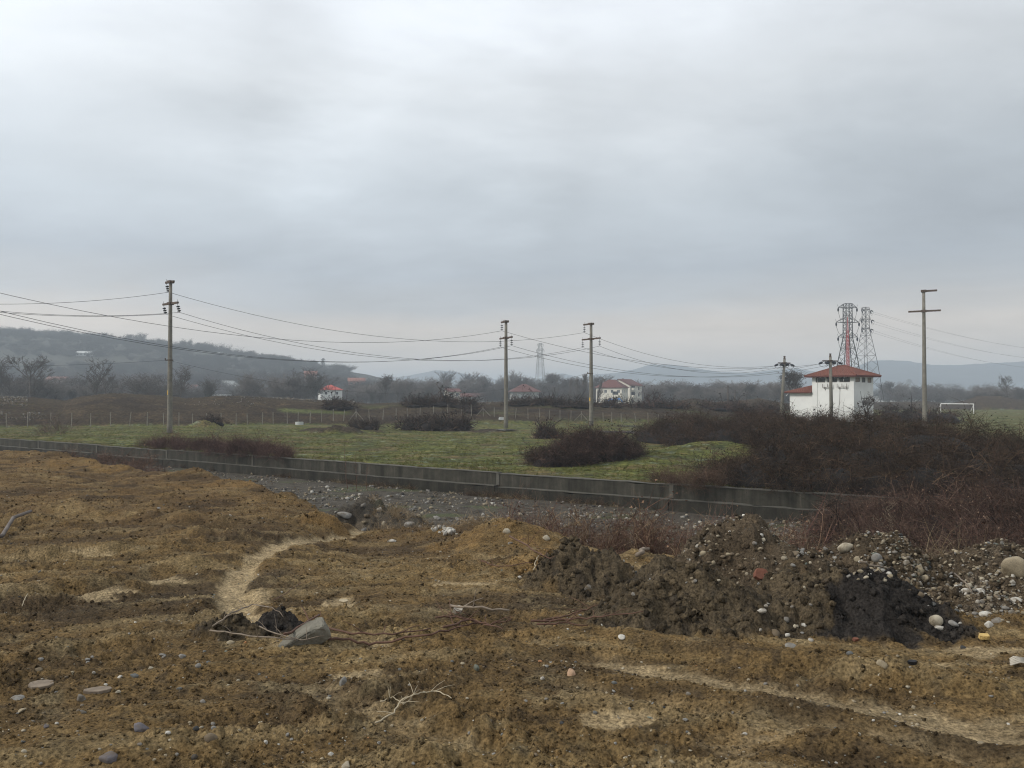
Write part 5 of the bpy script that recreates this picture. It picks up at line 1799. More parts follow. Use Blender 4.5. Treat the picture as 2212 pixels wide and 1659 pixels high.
# heap of dry canes in front of the red brambles
bl_ = [blob(px, Y, w, d, ty, gz) for px, Y, w, d, ty in [(1690, 13.0, 60, .9, 1128), (1760, 12.5, 60, .9, 1135), (1850, 11.8, 60, .7, 1150), (1620, 13.2, 40, .8, 1130), (1950, 11.2, 60, .6, 1165), (2050, 10.8, 60, .5, 1170)]]
T_CANES = [tuft_variant(1000 + i, 10, 1.0, 1.6, 1.0, .006, 0, .02, 4, ((.20, .16, .11), (.14, .11, .08), (.09, .07, .055)), DG_COL, 1, up=.4) for i in range(4)]
make_thicket('dry_canes', bl_, 300, T_CANES + T_DRYGRASS[:2], .62, gz, gzv, 'tangled heap of dry tan canes behind the stony pile', 'dry canes', (.8, .78, .75), 'stuff', core_on=False)

# puddles on the pasture
def puddle(px, py, wpx, hpx, label, seed):
    c0 = PP(px, py, .06)
    a = PP(px, py - hpx, .06); b = PP(px, py + hpx, .06)
    ry = abs(a[1] - b[1]) / 2; rx = wpx * K * c0[1]
    rnd = random.Random(seed)
    n = 36
    z = 0.0
    xs = c0[0] + rx * np.cos(np.linspace(0, 2 * math.pi, n)); ys = c0[1] + ry * np.sin(np.linspace(0, 2 * math.pi, n))
    z = float(np.percentile(fzv(np.concatenate([xs, c0[0] + .5 * (xs - c0[0])]), np.concatenate([ys, c0[1] + .5 * (ys - c0[1])])), 85)) + .03
    mb = MB()
    vs = [(0, 0, 0)]
    for i in range(n):
        t = 2 * math.pi * i / n
        q = 1 + .35 * math.sin(3 * t + rnd.random() * 6) * rnd.random() + rnd.uniform(-.22, .22)
        vs.append((rx * q * math.cos(t), ry * q * math.sin(t), 0))
    fs = [(0, 1 + i, 1 + (i + 1) % n) for i in range(n)]
    mb.add(vs, fs)
    o = mb.build('puddle', M['water'])
    o.location = (c0[0], c0[1], z)
    tag(o, label, 'puddle', None, 'structure')


puddle(1340, 934, 44, 3.2, 'shallow puddle on the pasture right of the third pole', 1)
puddle(1360, 921, 26, 1.6, 'thin puddle farther back behind the third pole', 2)
puddle(1090, 931, 24, 1.6, 'thin puddle near the middle pole', 3)
puddle(1180, 936, 24, 1.8, 'small puddle behind the round bramble bush', 4)
puddle(1420, 928, 20, 1.6, 'small puddle beside the reddish bramble band', 5)

# ------------------------------------------------------------------ fence along the foot of the bank
fence = tag(empty('wire_fence', (S(600) * 96, 96, 0)), 'wire fence on weathered concrete posts running along the earth bank', 'fence')
FPX = [-60, -25, 15, 60, 110, 155, 196, 239, 280, 318, 354, 387, 417, 445, 478, 510, 535, 567, 590.5, 621, 644, 670, 695, 720, 742, 770, 798, 827, 855.5, 880.5, 907, 936, 966, 997, 1018.5, 1044,
       1067.5, 1090, 1113, 1140.6, 1166, 1186.5, 1209.5, 1233, 1255, 1280, 1303, 1321, 1342, 1373.5, 1400, 1421.6, 1436, 1454]
tops = []
for i, px in enumerate(FPX):
    Y = float(np.interp(px, [0, 600, 1450], [88.5, 98, 106]))
    x = S(px) * Y; z = fz(x, Y)
    h = float(np.interp(px, [0, 600, 1450], [1.55, 1.45, 1.15])) * random.uniform(.93, 1.05)
    w = random.uniform(.10, .14)
    lean = random.gauss(0, .035) + (.12 if px in (280, 742, 1113) else 0) - (.12 if px == 1373.5 else 0)
    p0 = Vector((x, Y, z - .1)) - fence.location
    p1 = p0 + Vector((lean * h, 0, h + .1))
    mb = MB(); mb.bar(p0, p1, w * .48, 4, w * .40)
    mb.build('post', M['fence_post'], fence)
    tops.append((p0 + Vector((0, -.06, .1)), p1 + Vector((0, -.06, 0))))
    if px in (770, 1044, 1255):
        for sgn in (-1, 1):
            mb = MB(); mb.bar(p0 + Vector((sgn * .9, 0, .1)), p1 + Vector((0, 0, -.3)), .05, 4)
            mb.build('strut', M['fence_post'], fence)
for lvl in (.35, .65, .93):
    mb = MB()
    for (a0, a1), (b0, b1) in zip(tops[:-1], tops[1:]):
        mb.bar(a0.lerp(a1, lvl), b0.lerp(b1, lvl), .006, 3)
    mb.build('fence_wire', M['wire'], fence)

# ------------------------------------------------------------------ overhead line poles
def insulator_string(parent, loc, length, tilt, n=3, r=.155, horizontal=None):
    """hook, discs and clamp hanging (or pulled sideways); returns the clamp end"""
    d = Vector(tilt).normalized()
    mb = MB()
    mb.bar(loc, Vector(loc) + d * length, .018, 5)
    s = mb.build('insulator', M['steel'], parent)
    for i in range(n):
        c = Vector(loc) + d * (length * (.32 + .5 * i / max(1, n - 1)))
        m2 = MB()
        m2.lathe([(.03, .05), (.05, .045), (r, .0), (r * .9, -.02), (.035, -.03)], 10)
        q = (-d).to_track_quat('Z', 'Y')
        me = m2.mesh('disc', M['glass_ins'], True)
        o = link_mesh('disc', me, s)
        o.location = c; o.rotation_mode = 'QUATERNION'; o.rotation_quaternion = q
    return Vector(loc) + d * length


def line_pole(px, Y, top_y, arm, Lup, Ldn, lower_frac, tilt, label, plate_z=None, bracket=True, hand_z=None, ins=True, r0=.23, r1=.13):
    """arm: horizontal unit direction of the arms (towards the far, left end)"""
    x = S(px) * Y; z = fz(x, Y)
    H = EYE + (858 - top_y) * K * Y - z
    root = tag(empty('utility_pole', (x, Y, z)), label, 'utility pole')
    mb = MB()
    prof = [(r0, -.4), (r0 * .97, .6)] + [(r0 + (r1 - r0) * t, H * t) for t in (.15, .3, .5, .7, .85, 1.0)]
    mb.lathe(prof, 14)
    mb.build('shaft', M['pole_conc'], root, True)
    A = Vector((arm[0], arm[1], 0)).normalized()
    ang = math.atan2(A.y, A.x)
    ends = {}

    def crossarm(z_, l, rr, th=.16):
        m = MB()
        c = A * ((l - rr) / 2)
        m.box((c.x, c.y, z_), (l + rr, th * .9, th), ang)
        m.box((0, 0, z_), (r1 * 3.6, r1 * 3.2, th * 1.3), ang)
        m.build('crossarm', M['iron'], root)
    crossarm(H - .02, Lup[0], Lup[1], .17)
    zl = H * lower_frac
    crossarm(zl, Ldn[0], Ldn[1])
    t = Vector(tilt)
    if ins:
        L = .80
        ends['top'] = root.location + insulator_string(root, A * (Lup[0] - .12) + Vector((0, 0, H - .12)), L, t)
        ends['far'] = root.location + insulator_string(root, A * (Ldn[0] - .1) + Vector((0, 0, zl - .1)), L, t)
        ends['near'] = root.location + insulator_string(root, -A * (Ldn[1] - .1) + Vector((0, 0, zl - .1)), L, t)
        for q in (A * (Lup[0] - .12) + Vector((0, 0, H + .1)), A * (Ldn[0] - .1) + Vector((0, 0, zl + .1)), -A * (Ldn[1] - .1) + Vector((0, 0, zl + .1))):
            m = MB(); m.bar(q, q + Vector((0, 0, .16)), .02, 5); m.build('bolt', M['steel_light'], root)
    if hand_z:
        m = MB(); m.box((-.2, -.02, hand_z), (.42, .06, .08)); m.box((-.40, -.02, hand_z + .08), (.06, .08, .2)); m.box((0, 0, hand_z), (r0 * 1.7, r0 * 1.7, .10))
        m.build('bracket', M['iron'], root)
    if plate_z:
        m = MB()
        rr = r0 + (r1 - r0) * plate_z / H + .004
        for k in range(3):
            t0 = math.pi + .25 + k * .25
            a = Vector((rr * math.cos(t0), rr * math.sin(t0), plate_z)); b = Vector((rr * math.cos(t0 + .25), rr * math.sin(t0 + .25), plate_z))
            hgt = Vector((0, 0, .36))
            m.add([a, b, b + hgt, a + hgt], [(0, 1, 2, 3)])
        m.build('plate', M['yellow'], root)
    return ends


P1 = line_pole(367, 70.0, 608, (-.764, .645), (.80, .55), (1.25, 1.25), .855, (.35, -.25, -1), 'tall concrete utility pole at left with crossarms and tilted insulators', plate_z=3.2, hand_z=6.1)
P2 = line_pole(1093, 87.6, 694, (-.45, .9), (1.1, .45), (1.45, 1.45), .845, (0, -.05, -1), 'middle concrete utility pole with hanging insulators, left of the third pole', r0=.24, r1=.14)
P3 = line_pole(1277, 94.5, 699, (-.5, .866), (1.45, .5), (1.75, 1.75), .85, (0, -.05, -1), 'third concrete utility pole with hanging insulators, by the bramble bush', plate_z=2.8, hand_z=5.9, r0=.25, r1=.15)
line_pole(1997, 80.0, 628, (-.86, .5), (.25, 1.15), (1.35, 1.45), .855, (0, 0, -1), 'bare concrete utility pole at right with two empty crossarms', ins=False, r0=.22, r1=.13)


def end_pole(px_b, px_t, Y, top_y, arm, half, label, n=3):
    xb = S(px_b) * Y; z = fz(xb, Y)
    H = EYE + (858 - top_y) * K * Y - z
    root = tag(empty('utility_pole', (xb, Y, z)), label, 'utility pole')
    dx = (px_t - px_b) * K * Y
    mb = MB(); mb.tube([(0, 0, -.3), (dx * .5, 0, H * .5), (dx, 0, H)], [.24, .20, .16], 12)
    mb.build('shaft', M['pole_conc'], root, True)
    A = Vector((arm[0], arm[1], 0)).normalized(); ang = math.atan2(A.y, A.x)
    za = H * .94
    c = Vector((dx * .94, 0, za))
    m = MB(); m.box(c, (half * 2, .14, .14), ang); m.box(c, (.5, .4, .2), ang); m.build('crossarm', M['iron'], root)
    m = MB(); m.lathe([(.14, 0), (.16, .05), (.10, .3), (.15, .34), (.15, .42)], 8, (dx, 0, H)); m.build('cap', M['iron'], root)
    wl_, wr_ = [], []
    for k in (-1, 0, 1):
        p = c + A * (half - .15) * k + Vector((0, 0, -.10 if k else .0))
        for sgn, lst in ((-1, wl_), (1, wr_)):
            d = Vector((sgn, -.15, -.45)).normalized()
            mb = MB(); mb.bar(p, p + d * .75, .02, 5)
            s = mb.build('insulator', M['steel'], root)
            m2 = MB(); m2.lathe([(.05, -.28), (.13, -.20), (.15, 0), (.13, .20), (.05, .28)], 9)
            o = link_mesh('disc', m2.mesh('disc', M['glass_ins'], True), s)
            o.location = p + d * .42; o.rotation_mode = 'QUATERNION'; o.rotation_quaternion = d.to_track_quat('Z', 'Y')
            lst.append(root.location + p + d * .75)
        # jumper loop under the arm
        a = p + Vector((-.65, -.1, -.35)); b = p + Vector((.65, -.1, -.35))
        m = MB(); m.tube([a, a.lerp(b, .25) + Vector((0, 0, -.25)), a.lerp(b, .5) + Vector((0, 0, -.33)), a.lerp(b, .75) + Vector((0, 0, -.25)), b], .018, 4)
        m.build('jumper', M['wire'], root)
    return wl_, wr_


E1 = end_pole(1687, 1695, 108.0, 776, (.93, .36), .95, 'leaning concrete end pole left of the white house, dark insulators at its head')
E2 = end_pole(1796, 1794, 103.0, 771, (.95, .31), 1.15, 'concrete end pole standing in front of the white house')


def wire(a, b, sag, label, group=None, r=.016, n=26):
    a = Vector(a); b = Vector(b)
    o = a.copy()
    pts = [a.lerp(b, i / n) - Vector((0, 0, 4 * sag * (i / n) * (1 - i / n))) - o for i in range(n + 1)]
    mb = MB(); mb.tube(pts, r, 4)
    w = mb.build('power_wire', M['wire'], None, True)
    w.location = o
    return tag(w, label, 'wire', group)


def sag_for(a, b, px, py):
    """sag that takes the wire through the point seen at px, py"""
    a = Vector(a); b = Vector(b)
    s = ray(px, py); sl = s[0] / s[1]
    # a.x + t dx = sl (a.y + t dy)
    dx, dy = b.x - a.x, b.y - a.y
    t = (sl * a.y - a.x) / (dx - sl * dy)
    Y = a.y + t * dy
    zt = EYE + s[2] / s[1] * Y
    zl = a.z + (b.z - a.z) * t
    return (zl - zt) / (4 * t * (1 - t))


def left_end(b, X, Y, p1, p2):
    """height of the far-left end and sag so that the wire passes two seen points"""
    b = Vector(b)
    rows = []; rhs = []
    for px, py in (p1, p2):
        s = ray(px, py); sl = s[0] / s[1]
        dx, dy = b.x - X, b.y - Y
        t = (sl * Y - X) / (dx - sl * dy)
        zt = EYE + s[2] / s[1] * (Y + t * dy)
        rows.append([(1 - t), -4 * t * (1 - t)]); rhs.append(zt - b.z * t)
    z, sag = np.linalg.solve(np.array(rows), np.array(rhs))
    return Vector((X, Y, float(z))), float(sag)


# spans between the left pole and the third pole
for key, q, lab in (('top', (903, 734.5), 'topmost wire'), ('near', (860, 772.5), 'right lower wire'), ('far', (860, 775.5), 'left lower wire')):
    wire(P1[key], P3[key], sag_for(P1[key], P3[key], *q), lab + ' sagging from the tall left pole to the third pole')
# from the left out of view to the left pole
for key, q1, q2, lab in (('top', (0, 657), (183, 651), 'topmost wire'), ('near', (0, 672), (190, 682), 'upper of the two low wires'), ('far', (0, 675), (190, 683.5), 'lower of the two low wires')):
    a, sg = left_end(P1[key], -58, 55, q1, q2)
    wire(a, P1[key], sg, lab + ' reaching the tall left pole from the left')
# from the left out of view to the middle pole
for key, q1, q2, lab in (('top', (0, 633), (690, 738), 'topmost long wire'), ('near', (0, 672), (553, 771.5), 'upper low long wire'), ('far', (0, 679), (553, 773.5), 'lower low long wire')):
    a, sg = left_end(P2[key], -40, 46, q1, q2)
    wire(a, P2[key], sg, lab + ' descending from the upper left to the middle pole')
# on to the two end poles
for key, k, q, lab in (('top', 1, (1534, 795), 'topmost wire'), ('near', 2, (1400, 807), 'upper low wire'), ('far', 0, (1400, 810), 'lower low wire')):
    b = E2[0][k]
    wire(P2[key], b, sag_for(P2[key], b, *q), lab + ' from the middle pole to the end pole before the white house')
for key, k, q, lab in (('top', 1, (1534, 790), 'topmost wire'), ('near', 2, (1422, 789), 'upper low wire'), ('far', 0, (1422, 792), 'lower low wire')):
    b = E1[0][k]
    wire(P3[key], b, sag_for(P3[key], b, *q), lab + ' from the third pole to the leaning end pole')
# thin low telephone-like line on the left pole and third pole
a = Vector((S(362) * 70, 70, fz(S(367) * 70, 70) + 6.1)); b = Vector((S(1270) * 94.5, 94.5, fz(8.9, 94.5) + 5.9))
wire(a, b, 2.6, 'thin low wire between the small brackets of the left and third poles', r=.010)
wire(Vector((-60, 60, 6.4)), a, .7, 'thin low wire reaching the small bracket of the left pole', r=.010)

# ------------------------------------------------------------------ white transformer house
by = 110.0
bx = S(1844.5) * by
yaw = math.atan2(-.77, .64)
bz = fz(bx, by) - .1
house = tag(empty('transformer_house', (bx, by, bz), yaw), 'white plastered transformer tower with red tiled hip roof and low annex', 'building')
TW, TD = 6.0, 5.2
EH = EYE + 47 * K * by - bz
APEX = EYE + 68 * K * 113 - bz


def wall_with_holes(name, mat, parent, x0, x1, z0, z1, holes, y, th=.22, axis='x', sgn=1):
    """upright wall from boxes round rectangular holes; along x at y, or along y at x"""
    mb = MB()
    xs = sorted({x0, x1} | {h[0] for h in holes} | {h[1] for h in holes})
    for a, b in zip(xs[:-1], xs[1:]):
        hs_ = sorted([(h[2], h[3]) for h in holes if h[0] <= a + 1e-6 and h[1] >= b - 1e-6])
        z = z0
        segs = []
        for ha, hb_ in hs_:
            segs.append((z, ha)); z = hb_
        segs.append((z, z1))
        for za, zb in segs:
            if zb - za < 1e-4: continue
            cx_, sx_ = (a + b) / 2, b - a
            if axis == 'x': mb.box((cx_, y + sgn * th / 2, (za + zb) / 2), (sx_, th, zb - za))
            else: mb.box((y + sgn * th / 2, cx_, (za + zb) / 2), (th, sx_, zb - za))
    return mb.build(name, mat, parent)


wz0, wz1 = EYE + 32.5 * K * 111 - bz, EYE + 42.8 * K * 111 - bz
fh = [(-TW * (1 - .09), -TW * (1 - .32), wz0, wz1), (-TW * (1 - .375), -TW * (1 - .61), wz0, wz1), (-TW * (1 - .665), -TW * (1 - .91), wz0, wz1)]
shl = [(TD * .08, TD * .30, wz0, wz1), (TD * .41, TD * .58, wz0 - .03, wz1), (TD * .70, TD * .90, wz0 - .05, wz1)]
wall_with_holes('front_wall', M['white_wall'], house, -TW, 0, 0, EH, fh, 0)
wall_with_holes('side_wall', M['white_wall'], house, .222, TD - .222, 0, EH, shl, 0, .22, 'y', -1)
wall_with_holes('side_wall', M['white_wall'], house, .222, TD - .222, 0, EH, [], -TW, .22, 'y', 1)
wall_with_holes('back_wall', M['white_wall'], house, -TW, 0, 0, EH, [], TD, .22, 'x', -1)
for i, h in enumerate(fh):
    m = MB()
    cx_ = (h[0] + h[1]) / 2; cz = (h[2] + h[3]) / 2; w = h[1] - h[0]; hh = h[3] - h[2]
    for c, s in (((cx_, .03, h[3] - .03), (w, .05, .06)), ((cx_, .03, h[2] + .03), (w, .05, .06)), ((h[0] + .03, .03, cz), (.06, .05, hh - .12)), ((h[1] - .03, .03, cz), (.06, .05, hh - .12)), ((cx_, .035, cz), (.03, .03, hh - .12))):
        m.box(c, s)
    wn_ = m.build('window', M['frame'], house)
    m = MB(); m.box((cx_, .08, cz), (w, .02, hh)); m.build('pane', M['mesh_pane'], wn_)
for i, h in enumerate(shl):
    m = MB()
    cy = (h[0] + h[1]) / 2; cz = (h[2] + h[3]) / 2; w = h[1] - h[0]; hh = h[3] - h[2]
    for c, s in (((-.03, cy, h[3] - .03), (.05, w, .06)), ((-.03, cy, h[2] + .03), (.05, w, .06)), ((-.03, h[0] + .03, cz), (.05, .06, hh - .12)), ((-.03, h[1] - .03, cz), (.05, .06, hh - .12))):
        m.box(c, s)
    wn_ = m.build('window', M['frame'], house)
    m = MB(); m.box((-.08, cy, cz), (.02, w, hh)); m.build('pane', M['mesh_pane'] if i == 1 else M['board'], wn_)
m = MB(); m.box((-TW * .865, -.02, EH * .5 - .1), (.05, .04, EH - .3)); m.build('downpipe', M['grey_wall'], house)


def hip_roof(parent, x0, x1, y0, y1, ze, zr, ridge, mat_t, mat_e, over=.6, nrow=7, tile_w=.32, tiles=True, name='roof'):
    """hip roof; ridge = (xa, ya, xb, yb) ends of the ridge"""
    X0, X1, Y0_, Y1_ = x0 - over, x1 + over, y0 - over, y1 + over
    xa, ya, xb, yb = ridge
    C = [Vector((X0, Y0_, ze)), Vector((X1, Y0_, ze)), Vector((X1, Y1_, ze)), Vector((X0, Y1_, ze))]
    Ra, Rb = Vector((xa, ya, zr)), Vector((xb, yb, zr))
    if abs(xb - xa) >= abs(yb - ya):
        faces = [(C[0], C[1], Rb, Ra), (C[1], C[2], Rb, Rb), (C[2], C[3], Ra, Rb), (C[3], C[0], Ra, Ra)]
    else:
        faces = [(C[0], C[1], Ra, Ra), (C[1], C[2], Rb, Ra), (C[2], C[3], Rb, Rb), (C[3], C[0], Ra, Rb)]
    m = MB()
    low = [c - Vector((0, 0, .16)) for c in C]
    m.add(low, [(3, 2, 1, 0)])
    for i in range(4):
        j = (i + 1) % 4
        m.add([low[i], low[j], C[j], C[i]], [(0, 1, 2, 3)])
    for a, b, c, d in faces:
        if (c - d).length < 1e-6: m.add([a, b, c], [(0, 1, 2)])
        else: m.add([a, b, c, d], [(0, 1, 2, 3)])
    roof = m.build(name, mat_e if tiles else mat_t, parent)
    if not tiles: return roof
    t = MB()
    for a, b, c, d in faces:
        nrm = (b - a).cross(d - a).normalized()
        ln = (b - a).length
        for r in range(nrow):
            f0, f1 = r / nrow, (r + 1.12) / nrow
            f1 = min(f1, 1.0)
            la, lb = a.lerp(d, f0), b.lerp(c, f0); ua, ub = a.lerp(d, f1), b.lerp(c, f1)
            n = max(1, int((lb - la).length / tile_w))
            for k in range(n):
                p0 = la.lerp(lb, k / n); p1 = la.lerp(lb, (k + 1) / n)
                q0 = ua.lerp(ub, k / n); q1 = ua.lerp(ub, (k + 1) / n)
                pm = p0.lerp(p1, .5) + nrm * .085; qm = q0.lerp(q1, .5) + nrm * .05
                e = nrm * random.uniform(.03, .045)
                t.add([p0 + e, pm, p1 + e, q1 + nrm * .012, qm, q0 + nrm * .012, p0, p1], [(0, 1, 4, 5), (1, 2, 3, 4), (6, 7, 2, 1, 0)])
    to = t.build('roof_tiles', mat_t, roof)
    to['kind'] = 'stuff'
    m = MB()
    for a, b in ((C[0], Ra), (C[1], Rb), (C[2], Rb), (C[3], Ra), (Ra, Rb)):
        L = (b - a).length
        if L < .05: continue
        n = max(1, int(L / .4))
        for k in range(n):
            m.bar(a.lerp(b, k / n) + Vector((0, 0, .05)), a.lerp(b, (k + 1.1) / n) + Vector((0, 0, .05)), .10, 6, .085)
    ro = m.build('ridge_tiles', mat_t, roof)
    ro['kind'] = 'stuff'
    return roof


hip_roof(house, -TW, 0, 0, TD, EH, APEX, (-TW / 2 - .4, TD / 2, -TW / 2 + .4, TD / 2), M['tile'], M['tile_edge'], .75, 8)
# rafter ends and insulators under the eaves
for x in np.linspace(-TW + 1.0, -.6, 7):
    m = MB(); m.box((x, -.32, EH - .22), (.10, .5, .09)); m.build('rafter_end', M['iron'], house)
for x in np.linspace(-TW + 2.0, -1.2, 6):
    m = MB(); m.lathe([(.04, .12), (.12, .08), (.13, -.05), (.05, -.14)], 8, (x, -.42, EH - .34)); m.build('bushing', M['glass_ins'], house, True)
# bracket rails with uprights
for x0_ in (-TW * .655, -TW * .29 - .1):
    m = MB()
    zr_ = EYE + 22 * K * 111 - bz
    m.box((x0_ + .3, -.22, zr_), (1.5, .06, .07))
    for k in (-.38, .30, .98):
        m.bar((x0_ + k, -.22, zr_), (x0_ + k, -.22, zr_ + .45), .035, 5)
    for k in (-.1, .9):
        m.bar((x0_ + k, -.22, zr_), (x0_ + k, 0, zr_ - .42), .03, 5)
        m.box((x0_ + k, -.11, zr_ - .02), (.05, .22, .05))
    m.build('wall_bracket', M['iron'], house)
m = MB(); m.tube([(-TW * .32, -.04, EYE + 18 * K * 111 - bz), (-TW * .33, -.05, 3.0), (-TW * .36, -.05, 1.2)], .02, 4); m.build('cable', M['iron'], house)
m = MB(); m.tube([(-TW * .17, -.5, EH - .1), (-TW * .2, -.45, EH - .5), (-TW * .22, -.2, EH - .75)], .035, 5); m.build('gutter_spout', M['white_paint'], house)
# annex
AW, AH = 3.6, EYE + 11 * K * 114 - bz
AR = EYE + 21 * K * 114 - bz
wall_with_holes('annex_wall', M['white_wall'], house, -TW - AW, -TW - .002, 0, AH, [], .25)
wall_with_holes('annex_wall', M['white_wall'], house, .48, TD - .5, 0, AH, [], -TW - AW, .22, 'y', 1)
wall_with_holes('annex_wall', M['white_wall'], house, -TW - AW, -TW - .002, 0, AH, [], TD - .25, .22, 'x', -1)
m = MB()
y0_, y1_ = -.35, TD + .3
xA, xB = -TW - AW - .7, -TW - .003
m.add([(xA, y0_, AH - .12), (xB, y0_, AH - .12), (xB, y1_, AH - .12), (xA, y1_, AH - .12), (xA, y0_, AH), (xB, y0_, AH), (xB, y1_, AH), (xA, y1_, AH), (xB, TD / 2, AR + .3), (xB - 1.6, TD / 2, AR + .3)],
      [(3, 2, 1, 0), (0, 1, 5, 4), (1, 2, 6, 5), (2, 3, 7, 6), (3, 0, 4, 7), (4, 5, 8, 9), (6, 7, 9, 8), (7, 4, 9), (5, 6, 8)])
ar = m.build('annex_roof', M['tile_edge'], house)
t = MB()
for (a, b, c, d) in ((Vector((xA, y0_, AH)), Vector((xB, y0_, AH)), Vector((xB, TD / 2, AR + .3)), Vector((xB - 1.6, TD / 2, AR + .3))), (Vector((xA, y1_, AH)), Vector((xA, y0_, AH)), Vector((xB - 1.6, TD / 2, AR + .3)), Vector((xB - 1.6, TD / 2, AR + .3)))):
    nrm = (b - a).cross(d - a).normalized()
    for r in range(7):
        f0, f1 = r / 7, min(1, (r + 1.1) / 7)
        la, lb, ua, ub = a.lerp(d, f0), b.lerp(c, f0), a.lerp(d, f1), b.lerp(c, f1)
        n = max(1, int((lb - la).length / .32))
        for k in range(n):
            p0, p1, q0, q1 = la.lerp(lb, k / n), la.lerp(lb, (k + 1) / n), ua.lerp(ub, k / n), ua.lerp(ub, (k + 1) / n)
            e = nrm * random.uniform(.03, .045)
            t.add([p0 + e, p0.lerp(p1, .5) + nrm * .085, p1 + e, q1 + nrm * .012, q0.lerp(q1, .5) + nrm * .05, q0 + nrm * .012, p0, p1], [(0, 1, 4, 5), (1, 2, 3, 4), (6, 7, 2, 1, 0)])
to = t.build('roof_tiles', M['tile'], ar); to['kind'] = 'stuff'
m = MB(); m.tube([(-TW - AW - .1, .1, AH - .1), (-TW - AW - .35, -.15, AH - .55)], .04, 5); m.build('gutter_spout', M['white_paint'], house)

hm_ = house.matrix_basis.copy()
mw = Matrix.Translation(house.location) @ Matrix.Rotation(yaw, 4, 'Z')
for k in range(3):
    tgt = mw @ Vector((-TW + 2.0 + k * .56, -.5, EH - .38))
    wire(E1[1][k], tgt, .35, ('left', 'middle', 'right')[k] + ' slack wire from the leaning end pole to the eaves of the white house', r=.012, n=12)
    tgt = mw @ Vector((-TW + 3.7 + k * .56, -.5, EH - .38))
    wire(E2[1][k], tgt, .3, ('left', 'middle', 'right')[k] + ' slack wire from the front end pole to the eaves of the white house', r=.012, n=12)

